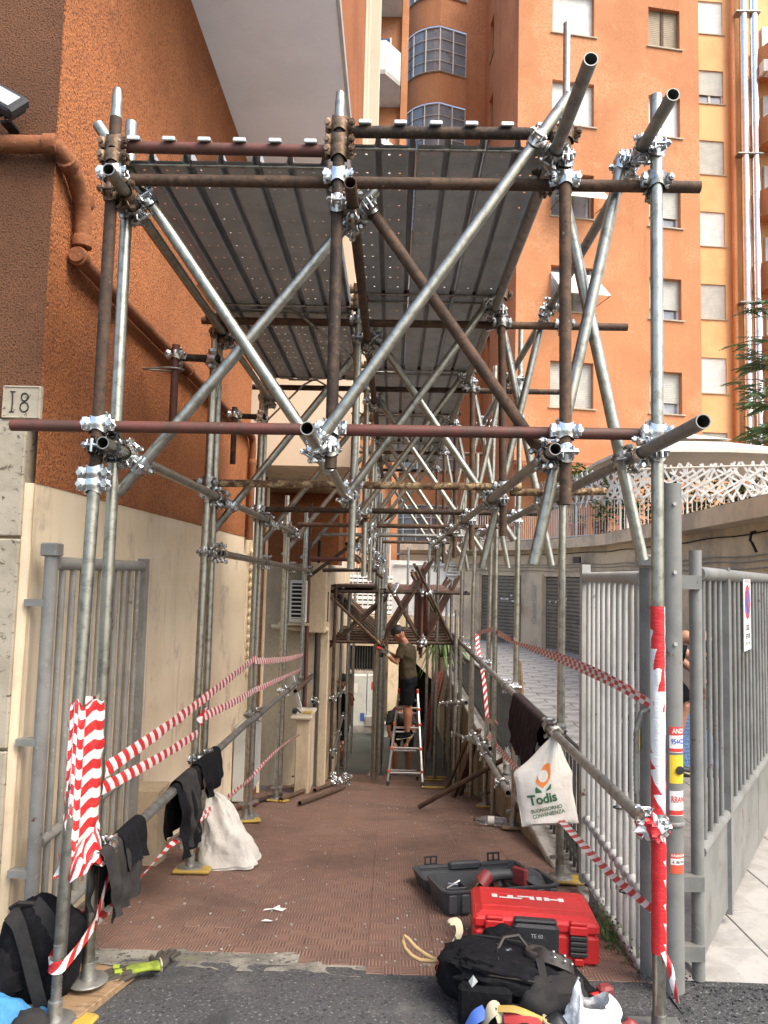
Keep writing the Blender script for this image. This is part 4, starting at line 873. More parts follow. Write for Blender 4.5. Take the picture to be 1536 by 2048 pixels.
for z in zl:
    mb = MB()
    for a, b in zip(wl, wl[1:]): mb.quad((a.x, a.y + .08, z), (b.x, b.y + .08, z), (b.x, b.y + .08, z + 1.85), (a.x, a.y + .08, z + 1.85))
    wo = mb.build('window', M_['glass'], sb)
    for k in range(6):
        c = wpt(Lw[-1] * k / 5); MB().box((c.x, c.y + .05, z + .925), (.045, .05, 1.85)).build('mullion', M_['lattice_white'], wo)
    for k in range(5): MB().path([Vector((q.x, q.y + .05, z + .02 + 1.81 * k / 4)) for q in wl], .02, 4).build('glazing_bar', M_['lattice_white'], wo)
    mb = MB(); mb.path([Vector((q.x, q.y - .03, z - .03)) for q in wl], .04, 4).build('sill', M_['travertine'], wo)
MB().tube((-.02, 29.4, -1), (-.02, 29.4, 27), .06, 8).build('down_pipe', M_['brown_pipe'], sb, smooth=True)
# rear building with white balconies, left of the bay
rb = thing('balcony_building', 'orange rear building with white chamfered balconies above the alley end', 'building', (-.5, 24, 0))
MB().box2((-3.4, 24.2, -2), (-.10, 26, 27)).build('wall', M_['tower'], rb)
MB().box2((-.10, 24.0, -2), (.12, 26, 27)).build('corner_pier', M_['tower'], rb)
for k in range(5):
    zt = 18.10 - 3.15 * (k - 1)
    mb = MB(); poly = [(-2.4, 24.2), (-2.4, 22.6), (-.58, 22.5), (-.12, 23.1), (-.12, 24.2)]
    b_ = MB().prism(poly, 'z', zt - 1.1, zt - .95).build('balcony', M_['white'], rb)
    mb = MB()
    for (a, b) in zip(poly, poly[1:]): mb.add([(a[0], a[1], zt - 1.1), (b[0], b[1], zt - 1.1), (b[0], b[1], zt), (a[0], a[1], zt), (a[0], a[1] + .08, zt), (b[0], b[1] + .08, zt), (b[0], b[1] + .08, zt - 1), (a[0], a[1] + .08, zt - 1)], [(0, 1, 2, 3), (3, 2, 5, 4), (4, 5, 6, 7)])
    mb.build('parapet', M_['white'], b_)
    wdo = MB().box2((-1.9, 24.15, zt - .95), (-.45, 24.19, zt + 1.25)).build('balcony_window', M_['glass_blue'], rb)
    for x in (-1.9, -1.2, -.5): MB().box2((x, 24.10, zt - .95), (x + .06, 24.148, zt + 1.25)).build('frame', M_['paper'], wdo)
    mb = MB()
    for q in range(5): mb.path([(-1.0, 22.55 + .02 * q, zt + .25), (-.3, 22.3 + .1 * q, zt + .35)], .006, 4)
    mb.build('drying_line', M_['galv_dull'], b_)
MB().box2((-.62, 12.9, 4.0), (-.44, 13.3, 17)).build('cream_pier', M_['beige'], rb)
# ================================================================== paler building further right with ducts and balconies
pb = thing('pale_apartment_block', 'pale orange apartment block set back behind the tower', 'building', (13, 31.5, 0))
def lp(u, d, z): return Vector((u, 31.5 + d + (u - 12) * .10, z))
lh = [(12.55, 13.72, 25.25 - 3.15 * k, 26.75 - 3.15 * k) for k in range(7)]
facade_with_holes(MB(), lp, 9.0, 14.75, -.2, 30, lh, .16).build('front_wall', M_['tower_light'], pb)
for k, h in enumerate(lh): window(pb, lp, h, ['closed', 'half', 'grey', 'closed', 'grey', 'closed', 'grey'][k])
mb = MB(); mb.quad((14.75, 31.9, -.2), (22, 33, -.2), (22, 33, 30), (14.75, 31.9, 30)); mb.build('right_wall', M_['tower_light'], pb)
MB().tube((14.03, 31.45, 0), (14.03, 31.45, 30), .11, 10).build('drain', M_['tower'], pb, smooth=True)
for k in range(6):
    z1 = 25.3 - 3.15 * k - .8; b_ = MB().prism([(14.95, 31.9), (15.75, 30.2), (18.5, 30.5), (18.5, 32.8)], 'z', z1 - 1.15, z1 - .98).build('balcony', M_['tower'], pb)
    mb = MB()
    for a, b in (((14.95, 31.9), (15.75, 30.2)), ((15.75, 30.2), (18.5, 30.5))): mb.add([(a[0], a[1], z1 - 1.0), (b[0], b[1], z1 - 1.0), (b[0], b[1], z1), (a[0], a[1], z1), (a[0] + .1, a[1] + .1, z1), (b[0] + .1, b[1] + .1, z1)], [(0, 1, 2, 3), (3, 2, 5, 4)])
    mb.build('parapet', M_['tower'], b_)
    MB().box2((15.5, 31.85, z1 - .9), (16.6, 31.99, z1 + 1.3)).build('window', M_['roller'], pb)
for k, x in enumerate((14.42, 14.86)):
    d = thing('chimney_duct', ['left one of the two polished steel flue ducts on the pale block', 'right one of the two polished steel flue ducts on the pale block'][k], 'duct', (x, 31.3, 2), 'flue ducts')
    z = 2
    while z < 28:
        MB().tube((x, 31.25, z), (x, 31.25, z + .97), .17, 16).build('duct_section', M_['duct'], d, smooth=True); MB().lathe([(.17, 0), (.185, .008), (.185, .022), (.17, .03)], (x, 31.25, z + .97), 16).build('duct_ring', M_['duct'], d, smooth=True); z += 1.0
    for z in (7.5, 13.2, 19.6, 25.9):
        if k == 0: MB().box2((14.05, 31.05, z), (15.1, 31.5, z + .05)).build('wall_clamp', M_['galv_dull'], d)
ac2 = thing('air_conditioner', 'air conditioner hanging under the top balcony at the right edge', 'air conditioner', (15.3, 30.6, 22.9))
MB().bbox((15.35, 30.9, 23.25), (.75, .4, .55), .02).build('casing', M_['white'], ac2); MB().lathe([(.0, 0), (.19, 0), (.2, .01), (0, .012)], (15.42, 30.69, 23.25), 16, (0, -1, 0)).build('fan_grille', M_['grey_metal'], ac2)
for x in (15.1, 15.6): MB().path([(x, 31.1, 22.95), (x, 30.6, 22.95)], .02, 4).build('bracket', M_['galv_dull'], ac2)
# tree reaching in from the right
te = thing('ailanthus_tree', 'leafy tree with feathery compound leaves reaching in at the right edge', 'tree', (10.6, 19.5, 0))
rnd = random.Random(21); crown = MB(); limb = MB()
limb.path([(10.1, 19.6, 0), (10.05, 19.6, 3.0), (9.9, 19.5, 5.5), (9.8, 19.4, 9.0)], [.16, .13, .09, .03], 8)
def frond(p, d, l):
    d = d.normalized(); x, y, z = frame(d); droop = Vector((0, 0, -.45))
    for k in range(7):
        t = (k + 1) / 7; q = p + d * l * t + droop * l * t * t * .5
        for sg_ in (1, -1):
            o = (x * sg_ + d * .55 + Vector((0, 0, -.35))).normalized(); s = l * .30 * (1.1 - .5 * t) * rnd.uniform(.8, 1.15); w_ = z.cross(o).normalized() * s * .20
            crown.add([q, q + o * s * .4 + w_, q + o * s, q + o * s * .4 - w_], [(0, 1, 2, 3)])
    limb.path([p, p + d * l * .5 + droop * l * .12, p + d * l + droop * l * .5], .008, 4)
for (z0, n, rr) in ((5.4, 14, 1.25), (6.4, 15, 1.45), (7.5, 14, 1.35), (8.5, 8, .8)):
    for k in range(n):
        a = rnd.uniform(1.9, 4.9) if rnd.random() < .7 else rnd.uniform(0, 6.28); base = Vector((9.85, 19.5, z0 + rnd.uniform(-.35, .35)))
        tip = base + Vector((math.cos(a), math.sin(a) * .8, .15)) * rnd.uniform(.35, rr)
        limb.path([base, base.lerp(tip, .5) + Vector((0, 0, .12)), tip], [.025, .015, .008], 5)
        for j in range(4): frond(base.lerp(tip, rnd.uniform(.4, 1)), Vector((math.cos(a) + rnd.uniform(-.7, .7), math.sin(a) + rnd.uniform(-.7, .7), rnd.uniform(-.1, .5))), rnd.uniform(.35, .7))
crown.build('crown', M_['leaf'], te); limb.build('trunk', M_['wood_dark'], te, smooth=True)
# ================================================================== alley end
ew = thing('alley_end_house', 'cream house front with barred window closing the lower end of the alley', 'building', (-.3, 17.3, -1.74))
MB().box2((-2.0, 17.3, -2), (-.93, 17.7, 1.2)).build('wall', M_['cream_dirty'], ew)
MB().box2((-.93, 17.3, .08), (.05, 17.7, .75)).build('wall_above_window', M_['cream_dirty'], ew)
MB().box2((-.93, 17.3, -2), (.05, 17.7, -.47)).build('wall_below_window', M_['cream_dirty'], ew)
MB().box2((-.20, 17.28, -.47), (.06, 17.71, .08)).build('pier', M_['cream_dirty'], ew)
MB().box2((-.93, 17.6, -.47), (-.2, 17.65, .08)).build('window_pane', M_['dark'], ew)
for k in range(13): MB().tube((-.92 + k * .058, 17.32, -.47), (-.92 + k * .058, 17.32, .08), .010, 6).build('window_bar', M_['fence_dark'], ew)
MB().box2((-.97, 17.2, -.53), (.0, 17.32, -.475)).build('window_sill', M_['coping'], ew)
MB().box2((-.05, 17.1, -2), (.18, 17.3, .6)).build('buttress', M_['cream'], ew)
cb = thing('utility_cabinet', 'white double door utility cabinet with stickers below the barred window', 'cabinet', (-.55, 17.1, -1.7))
MB().bbox((-.66, 17.12, -1.07), (.30, .30, 1.08), .01).build('tall_box', M_['cabinet'], cb)
MB().bbox((-.35, 17.14, -1.0), (.29, .26, .95), .01).build('side_box', M_['cabinet'], cb)
MB().bbox((-.35, 17.08, -1.5), (.34, .3, .22), .01).build('foot_box', M_['coping'], cb); MB().box2((-.85, 16.95, -1.75), (-.15, 17.3, -1.61)).build('plinth', M_['coping'], cb)
MB().box2((-.40, 17.004, -.83), (-.27, 17.008, -.66)).build('red_notice', M_['red_print'], cb); MB().box2((-.78, 16.964, -.90), (-.70, 16.967, -.70)).build('white_notice', M_['paper'], cb); MB().box2((-.63, 16.964, -1.5), (-.54, 16.967, -1.33)).build('blue_notice', M_['blue_print'], cb)
mb = MB()
gt = thing('dark_garage_arch', 'dark garage opening under a sloping cream beam at the alley end', 'building', (.9, 17.2, -1.74))
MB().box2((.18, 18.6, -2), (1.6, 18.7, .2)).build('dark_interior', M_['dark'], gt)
MB().prism([(.18, .75), (1.5, .75), (1.5, -.95), (1.05, -.75), (.55, -.25), (.18, -.15)], 'y', 17.25, 17.6).build('sloping_beam', M_['cream_dirty'], gt)
MB().box2((1.10, 17.2, -2), (1.5, 18.6, .3)).build('jamb', M_['cream_dirty'], gt)
MB().box2((.18, 17.25, .752), (1.5, 19, .78)).build('roof_slab', M_['coping'], gt)
# steps on the left behind the trestle
st = thing('outside_stairs', 'pale outdoor stairs rising behind the rusty trestle', 'stairs', (-.6, 18, 0))
for k in range(9): MB().bbox((-.55, 17.75 + k * .28, .80 + k * .10), (1.1, .30, .06), .008).build('step', M_['white'], st); MB().box2((-1.1, 17.75 + k * .28, .0), (0, 17.78 + k * .28, .77 + k * .10)).build('riser', M_['cream_dirty'], st)
wb = thing('white_yard_building', 'white single storey wall with conduits and a roller shutter behind the trestle', 'building', (1, 23, 0))
MB().box2((-.10, 22.9, -2), (2.45, 23.3, 2.1)).build('wall', M_['white'], wb)
MB().box2((-2.5, 22.0, -2), (-1.05, 22.4, 3.0)).build('left_wall', M_['beige'], wb)
MB().box2((-1.05, 22.2, 1.2), (-.25, 22.3, 1.85)).build('roller_shutter', M_['roller_grey'], wb); MB().box2((-1.05, 22.1, 1.85), (-.1, 22.3, 3.3)).build('orange_wall', M_['tower'], wb)
MB().box2((-1.05, 22.25, -2), (-.1, 22.35, 1.2)).build('lower_wall', M_['white'], wb)
for pts in ([(.05, 22.85, 1.98), (2.2, 22.85, 1.98)], [(.2, 22.85, 1.35), (1.9, 22.85, 1.33), (2.0, 22.85, 1.38), (2.02, 22.85, 1.75)], [(.75, 22.85, 1.95), (.75, 22.85, .5)], [(1.6, 22.85, 1.8), (2.3, 22.85, 1.8)], [(1.6, 22.85, 1.7), (2.3, 22.85, 1.7)]): MB().path(pts, .03, 6).build('conduit', M_['white'], wb)
MB().box2((1.95, 22.86, .12), (2.2, 22.92, .5)).build('dark_hatch', M_['dark'], wb)
mb = MB()
mb = thing('yard_railing', 'thin pale upright bar railing beside the stairs behind the trestle', 'railing', (-.6, 17.6, 1))
for k in range(10): MB().tube((-1.15 + k * .12, 17.65, .85), (-1.15 + k * .12, 17.65, 2.35), .016, 6).build('bar', M_['rail_paint'], mb)
pf_ = thing('fern_plant', 'bright green strap leaved plant on top of the retaining wall', 'plant', (1.0, 14.2, -.1))
f_ = MB(); rnd = random.Random(4)
for k in range(46):
    a = rnd.uniform(0, 6.28); l = rnd.uniform(.4, .85); d = Vector((math.cos(a), math.sin(a), 0)); p0 = Vector((.90, 13.9, .22)); p1 = p0 + d * l * .45 + Vector((0, 0, .28 * rnd.uniform(.3, 1.2))); p2 = p0 + d * l + Vector((0, 0, -.25 * rnd.uniform(.2, 1.4))); s_ = Vector((-d.y, d.x, 0)) * .022
    f_.add([p0 - s_ * .4, p0 + s_ * .4, p1 + s_, p1 - s_, p2], [(0, 1, 2, 3), (3, 2, 4)])
f_.build('leaves', M_['leaf_fresh'], pf_); MB().lathe([(.09, 0), (.13, .22), (.14, .24), (.10, .24)], (.92, 13.9, -.02), 10).build('pot', M_['mould_wall'], pf_)
for k, (x, yy) in enumerate(((-.12, 16.6), (.12, 16.75))):
    b = thing('plant_bucket', ['white bucket with earth beside the utility cabinet', 'dark bucket with a leafy plant beside the buttress'][k], 'bucket', (x, yy, -1.74))
    MB().lathe([(.10, 0), (.13, .27), (.145, .28), (.145, .30), (.12, .30)], (x, yy, -1.74), 12).build('bucket', M_['white' if k == 0 else 'case_grey'], b, smooth=True); leafball(MB(), (x, yy, -1.35), (.16, .14, .16), 60, .10, 80 + k).build('plant', M_['leaf'], b)
# ================================================================== tube and coupler scaffold
sc = thing('tube_scaffold', 'tube and coupler scaffold tunnel with steel decks over the ramp', 'scaffold', (0, 3, 0))
RT = .02415
def tube(name, p0, p1, m='galv', root=None, label=None, r=RT, n=16):
    o = MB().tube(p0, p1, r, n, wall=.0035).build(name, M_[m], root or sc, smooth=True)
    if label: o['label'] = label
    return (Vector(p0), Vector(p1), o)
# half of a pressed steel coupler: collar round local Z, lug towards +Y, bolts with nuts
def half_coupler():
    mb = MB(); n = 20
    def ring(u, v):
        a = 2 * math.pi * u; k = v * 2 - 1
        wid = .026 + .007 * math.cos(2 * a) ; rr = .0262 + .0035 * (1 - k * k) + .003 * max(0, math.cos(4 * a)) * (1 - k * k)
        if abs(k) > .8: rr += .002
        return Vector((rr * math.cos(a), rr * math.sin(a), wid * k))
    mb.grid(ring, n, 6, closeu=True)
    for sx in (1, -1):
        # ears: bent flaps with a bolt between
        for y0, tl in ((-.013, -.5), (.015, .5)):
            M3 = Matrix.Rotation(tl * sx, 3, 'Z'); mb.bbox((sx * .036, y0, 0), (.026, .006, .040), .002, M3)
        if sx > 0:
            mb.tube((.043, -.036, 0), (.043, .034, 0), .0058, 8)
            mb.tube((.043, -.032, 0), (.043, -.019, 0), .0105, 6); mb.tube((.043, .021, 0), (.043, .029, 0), .0095, 6)
        else:
            mb.tube((-.042, 0, -.021), (-.042, 0, .021), .0075, 8)
            mb.tube((-.042, -.024, .0), (-.042, .024, .0), .0052, 8); mb.tube((-.042, -.026, 0), (-.042, -.017, 0), .0095, 6)
    mb.bbox((0, .031, 0), (.034, .014, .034), .004)
    return mb
HC = half_coupler(); HCm = {'zinc': HC.mesh('coupler', M_['zinc'], True), 'zinc_dull': HC.mesh('dull_coupler', M_['zinc_dull'], True), 'zinc_old': HC.mesh('old_coupler', M_['zinc_old'], True)}
def closest(a, b):
    p, q = a[0], b[0]; u, v = (a[1] - a[0]).normalized(), (b[1] - b[0]).normalized(); w0 = p - q
    B = u.dot(v); D, E = u.dot(w0), v.dot(w0); den = 1 - B * B
    if den < 1e-5: s = 0; t = E
    else: s = (B * E - D) / den; t = (E - B * D) / den
    return p + u * s, q + v * t, u, v
def joint(a, b, m='zinc', root=None, flip=False):
    pa, pb, u, v = closest(a, b); d = pb - pa
    if d.length > .30: return
    if m == 'zinc' and random.random() < .52: m = 'zinc_dull' if random.random() < .88 else 'zinc_old'
    def place(p, ax, d, nm, par):
        y = d - ax * d.dot(ax)
        if y.length < 1e-4: y = frame(ax)[0]
        y.normalize(); x = y.cross(ax); Mx = Matrix((x, y, ax)).transposed().to_4x4() @ Matrix.Diagonal((1.22, 1.1, 1.22, 1))
        if flip ^ (random.random() < .3): Mx = Mx @ Matrix.Rotation(math.pi, 4, 'Y')
        Mx.translation = p; return link(nm, HCm[m], par, Mx)
    c = place(pa, u, d, 'coupler', root or sc); place(pb, v, -d, 'coupler_jaw', c); return c
def sleeve(p, ax, m='zinc', root=None):   # a stray clamp on one tube
    ax = Vector(ax).normalized(); x, y, z = frame(ax); Mx = Matrix((x, y, z)).transposed().to_4x4() @ Matrix.Diagonal((1.2, 1.15, 1.2, 1)); Mx.translation = p
    return link('coupler', HCm[m], root or sc, Mx)
def base_plate(x, y, pad='yellow', z=None, jack=True, root=None):
    z = zg(y) if z is None else z
    if pad:
        M3 = Matrix.Rotation(random.uniform(-.25, .25), 3, 'Z') @ Matrix.Rotation(math.atan2(zg(y + .1) - zg(y - .1), .2), 3, 'X')
        MB().bbox((x + .02, y, z + .014), (.22, .17, .022), .008, M3).build('foot_pad', M_[pad], root or sc)
    MB().lathe([(.076, .0), (.078, .004), (.072, .009), (.03, .012), (.026, .03), (.0255, .075), (.022, .076)], (x, y, z + .026), 18).build('base_plate', M_['galv_dull'], root or sc, smooth=True)
    if jack: MB().box((x, y, z + .15), (.13, .018, .02), Matrix.Rotation(.4, 3, 'Z')).build('jack_handle', M_['galv_dull'], root or sc)
ROWS = 6; Yk = [3 + 1.8 * k for k in range(ROWS)]
LLu = tube('ledger', (-1.115, 2.80, 3.17), (-1.115, 6.9, 3.17), 'galv'); LMu = tube('ledger', (-.195, 2.81, 3.14), (-.195, 12.3, 3.19), 'rust')
LRu = tube('ledger', (.605, 2.38, 3.345), (.605, 12.4, 3.34), 'galv_dull'); LFu = tube('ledger', (.965, 2.64, 3.40), (.965, 8.8, 3.37), 'galv_dull')
LLl = tube('ledger', (-1.115, 2.89, 2.135), (-1.115, 9.3, 2.10), 'galv'); LMl = tube('ledger', (-.305, 2.61, 2.155), (-.305, 12.3, 2.12), 'galv')
LRl = tube('ledger', (.605, 2.89, 2.15), (.605, 12.4, 2.12), 'galv_dull'); LFl = tube('ledger', (.965, 2.40, 2.165), (.965, 12.0, 2.11), 'galv_dull')
L2 = tube('ledger', (-1.10, 4.93, 1.77), (-1.10, 10.3, 1.69), 'galv')
HL = tube('handrail', (-1.10, 3.04, .546), (-1.10, 6.1, .49), 'galv_dull'); HL2 = tube('handrail', (-1.10, 6.0, .485), (-1.10, 9.2, .36), 'galv_dull'); HL3 = tube('handrail', (-1.04, 8.6, .36), (-1.04, 10.9, .27), 'rust')
HR = tube('handrail', (.975, 2.99, .755), (.975, 8.9, .75), 'galv_dull'); HR2 = tube('handrail', (.975, 8.6, .735), (.975, 12.4, .74), 'rust')
random.seed(3)
for k, Y in enumerate(Yk):
    j = lambda s=.012: random.uniform(-s, s)
    g0 = zg(Y)
    # uprights
    if k == 0:
        PL1 = tube('upright', (-1.18, Y, 2.00), (-1.175, Y, 3.50), 'rust', label='rusty upper half of the front left upright'); PL1b = tube('upright', (-1.185, Y - .07, .24), (-1.18, Y, 2.02), 'galv')
        MB().lathe([(.0245, 0), (.025, .01), (.0215, .012), (.0205, .05), (.021, .085), (.017, .125), (.012, .13)], (-1.175, Y, 3.495), 14).build('spigot', M_['galv'], sc, smooth=True)
        sleeve((-1.184, Y, 2.03), (0, 0, 1)); sleeve((-1.184, Y, 1.985), (0, 0, 1))
        mbj = MB(); zz = .03; mbj.lathe([(.017 + (.0025 if i % 2 else 0), i * .0065) for i in range(48)], (-1.187, Y - .078, -0.02), 14).build('screw_jack', M_['galv_dull'], sc, smooth=True)
        base_plate(-1.187, Y - .08, 'yellow', z=-.01, jack=False)
        PL2 = tube('upright', (-1.160, Y + .15, .06), (-1.167, Y + .15, 3.57), 'galv'); base_plate(-1.158, Y + .15, None, z=.018, jack=False)
        MB().bbox((-1.185, Y + .13, .008), (.25, .38, .03), .003, Matrix.Rotation(-.30, 3, 'Z')).build('timber_pad', M_['wood'], sc)
        PM = tube('upright', (-.253, Y, 2.07), (-.259, Y, 3.50), 'rust_dark'); PR = tube('upright', (.668, Y, 1.95), (.658, Y, 3.52), 'rust'); PF = tube('upright', (1.023, Y, .03), (1.027, Y, 3.63), 'galv', label='front right upright wrapped in tape')
        MB().lathe([(.0245, 0), (.025, .01), (.0215, .012), (.0205, .05), (.021, .085), (.017, .125), (.012, .13)], (-.259, Y, 3.495), 14).build('spigot', M_['galv'], sc, smooth=True)
        MB().box2((.93, Y - .09, .002), (1.12, Y + .09, .010)).build('base_plate', M_['galv_dull'], sc); MB().tube((1.023, Y, .01), (1.023, Y, .07), .028, 14).build('base_socket', M_['galv_dull'], sc, smooth=True)
    else:
        mg = 'galv'
        PL1 = tube('upright', (-1.185 + j(.01), Y, g0 + .06), (-1.17 + j(.01), Y, 3.46 if k < 3 else 2.5), mg); PL1b = PL1
        PL2 = tube('upright', (-1.165 + j(.01), Y + .15, g0 + .06), (-1.165 + j(.01), Y + .15, 3.35 if k < 3 else 2.4), mg)
        PM = tube('upright', (-.25 + j(), Y, 1.74 - .05 * k), (-.255 + j(), Y, 3.50), 'galv'); PR = tube('upright', (.672 + j(), Y, 1.95 - .03 * k), (.66 + j(), Y, 3.50), 'rust')
        PF = tube('upright', (1.045 + j(), Y, g0 + .06), (1.05 + .012 * k, Y, {1: 5.30, 2: 3.85, 3: 4.0, 4: 3.3, 5: 3.0}[k]), 'galv')
        base_plate(-1.18, Y - .01, 'yellow'); 
        if k < 3: base_plate(-1.165, Y + .16, None)
        base_plate(1.045, Y, 'yellow' if k != 2 else 'wood')
    # transoms behind the uprights
    yt = Y + .052
    um = ['rust', 'rust', 'rust_dark', 'rust_dark', 'rust', 'rust_dark'][k]; lm = ['red_tube', 'rust_flaky', 'rust_dark', 'rust', 'galv_dull', 'rust'][k]
    x1 = [1.222, 1.47, 1.47, 1.40, 1.25, 1.2][k]
    TU = tube('transom', (-1.118 if k == 0 else -1.27, yt, 3.262 + .008 * k), (x1, yt, 3.274 + .008 * k), um)
    TL = tube('transom', ([-1.55, -1.28, -1.25, -1.05, -1.0, -.9][k], yt, 2.225 - .012 * k), ([1.14, .80, 1.25, 1.3, .95, .9][k], yt, 2.245 - .012 * k), lm)
    if k == 1: TLb = tube('transom', (.74, yt + .06, 2.205), (1.35, yt + .06, 2.225), 'rust_flaky')
    js = [(TU, PM), (TU, PR), (TL, PM), (TL, PR), (LMu, PM), (LRu, PR), (LMl, PM), (LRl, PR), (LFl, PF), (TL, PF)]
    if k < 4: js += [(TU, PF), (LFu, PF)]
    if k < 3: js += [(LLu, PL1), (LLu, PL2), (TU, PL1)]
    if k < 4: js += [(LLl, PL1), (LLl, PL2), (TL, PL1)]
    for a, b in js: joint(a, b)
    if k == 0: joint(LLl, PL1)
    # deck bearers
    if k < 3:
        DL = tube('deck_bearer', (-1.165, Y + .02, 3.385), (-.27, Y + .02, 3.381), 'red_tube'); 
        if k == 0: sleeve((-1.175, Y, 3.385), (0, 0, 1), 'zinc_old'); sleeve((-1.176, Y, 3.33), (0, 0, 1), 'zinc_old')
    DR = tube('deck_bearer', (-.235, Y + .02, 3.466), (.66, Y + .02, 3.472), 'rust_dark' if k != 1 else 'red_tube')
    if k < 4:
        for zz in (3.48, 3.41, 3.37): sleeve((-.257, Y, zz), (0, 0, 1), 'zinc_old')
        sleeve((.660, Y, 3.46), (0, 0, 1), 'zinc_old')
    # braces
    bm = lambda p: 'galv' if random.random() < p else 'rust'
    B1 = tube('brace', (-1.303 + j(), Y + .115, 3.536), (-.262 + j(), Y + .115, 2.07), 'galv') if k < 3 else None
    B2 = tube('brace', (.668 + j(), Y - .055, 3.588 - .04 * (k > 0)), (-.318 + j(), Y - .055, 2.122), 'galv')
    B3 = tube('brace', (-.165 + j(), Y + .115, 3.225), (.66 + j() + (.10 if k else 0), Y + .115, 2.06 - (.16 if k else 0)), 'rust' if k == 0 else 'galv')
    B4 = tube('brace', (-1.14 + j() - (.08 if k else 0), Y + .175, 1.97 - (.12 if k else 0)), (-.118 + j(), Y + .175, 3.298), 'galv')
    D1 = tube('brace', (.918 + j(), Y + .112, 3.385 - (.1 if k else 0)), (.574 + j(), Y + .112, 1.715), 'galv') if k < 5 else None
    D2 = tube('brace', (.662 + j(), Y + .172, 3.45), (1.016 + j(), Y + .172, 1.745), 'galv') if k < 5 else None
    for a, b in ((B1, LLu), (B1, LMl), (B2, LMl), (B2, LRu), (B3, LMu), (B3, LRl), (B4, LLl), (B4, LMu), (D1, LFu), (D1, LRl), (D2, LRu), (D2, LFl)):
        if a is None or (b is LLu and k > 2) or (b is LLl and k > 3) or (b is LFu and k > 3): continue
        joint(b, a)
    # hand rails
    if Y < 6.0: joint(HL, PL2 if k == 0 else PL1)
    elif k < 4: joint(HL2, PL1)
    else: joint(HL3, PL1)
    if k < 4: joint(HR, PF)
    else: joint(HR2, PF)
    if k in (1, 2, 3, 4): joint(L2, PL1); joint(L2, PL2)
    # short anchors to the wall eyes
    if k in (1, 2):
        AT = tube('wall_tie', (-1.42, Y - .04, 3.00), (-1.13, Y - .045, 2.99), 'rust_dark'); AV = tube('wall_tie', (-1.385, Y + .02 - .12, 2.57), (-1.385, Y - .10, 3.06), 'red_tube' if k == 1 else 'rust_dark'); joint(AT, AV); joint(AT, PL1)
        MB().path([(-1.59, Y - .10, 2.905), (-1.42, Y - .14, 2.905), (-1.345, Y - .12, 2.905), (-1.335, Y - .09, 2.905), (-1.35, Y - .06, 2.905), (-1.42, Y - .05, 2.905), (-1.59, Y - .085, 2.905)], .006, 6).build('wall_eye', M_['galv_dull'], sc, smooth=True)
# frame stays (bent thin rods) under the left deck
for k in (1, 2):
    Y = Yk[k]
    MB().path([(-.255, Y + .03, 2.75), (-.255, Y + .03, 2.98), (-.29, Y + .03, 3.04), (-.62, Y + .03, 3.30), (-.70, Y + .03, 3.345), (-.95, Y + .03, 3.345)], .0085, 8).build('stay_rod', M_['galv'], sc, smooth=True)
    MB().path([(-1.15, Y + .02, 2.75), (-1.12, Y + .02, 2.98), (-.82, Y + .03, 3.30), (-.74, Y + .03, 3.345)], .0085, 8).build('stay_rod', M_['galv'], sc, smooth=True)
# galvanised frames seen end on in the left rear bays
for Y in (6.6, 8.4): MB().path([(-.33, Y + .2, 2.2), (-.26, Y + .2, 2.9), (-.28, Y + .2, 3.0), (-.40, Y + .2, 3.1)], .012, 8).build('stay_rod', M_['galv'], sc, smooth=True)
# lower level in the right hand row and on the left going down the ramp
lower = []
for (p0, p1, m) in (((.90, 5.9, .06), (.90, 8.6, -.02), 'galv_dull'), ((.93, 7.2, .10), (.93, 11.5, -.62), 'galv_dull'), ((.88, 9.0, .22), (.88, 13.6, -.55), 'galv_dull'), ((-.98, 10.0, .02), (-.98, 12.6, -.25), 'galv_dull'), ((-.82, 10.9, -.1), (-.82, 13.9, -.42), 'galv_dull'), ((-.80, 11.2, -.95), (-.80, 13.6, -.75), 'galv_dull')):
    t = tube('guard_rail', p0, p1, m)
    for f in (.12, .5, .88): sleeve(p0 and Vector(p0).lerp(Vector(p1), f), Vector(p1) - Vector(p0))
for (x, y, zt, m) in ((1.0, 7.5, 2.2, 'galv'), (.98, 9.3, 1.6, 'galv'), (1.0, 11.1, 2.9, 'galv'), (.96, 12.4, 1.6, 'galv_dull'), (.98, 13.9, 1.5, 'galv_dull'), (.90, 10.7, 1.2, 'galv_dull'), (.80, 14.6, 1.5, 'galv_dull'), (-.86, 11.7, 1.5, 'rust_dark'), (-.80, 12.6, 1.5, 'galv_dull'), (-.74, 13.8, 1.5, 'galv_dull'), (-.70, 14.8, 1.5, 'galv_dull'), (-.92, 11.0, 1.4, 'rust_dark'), (-.66, 12.1, 1.4, 'galv_dull'),
                      (-.20, 11.75, 2.9, 'galv'), (-.17, 12.6, 2.9, 'galv_dull'), (-.13, 13.4, 2.8, 'galv'), (-.11, 14.2, 2.6, 'galv_dull'), (-.24, 11.9, 3.0, 'galv_dull'), (.30, 14.9, 2.2, 'galv_dull'), (.62, 13.2, 2.4, 'galv'), (.72, 12.2, 2.7, 'galv')):
    tube('upright', (x, y, zg(y) + .03), (x + random.uniform(-.01, .01), y, zt), m)
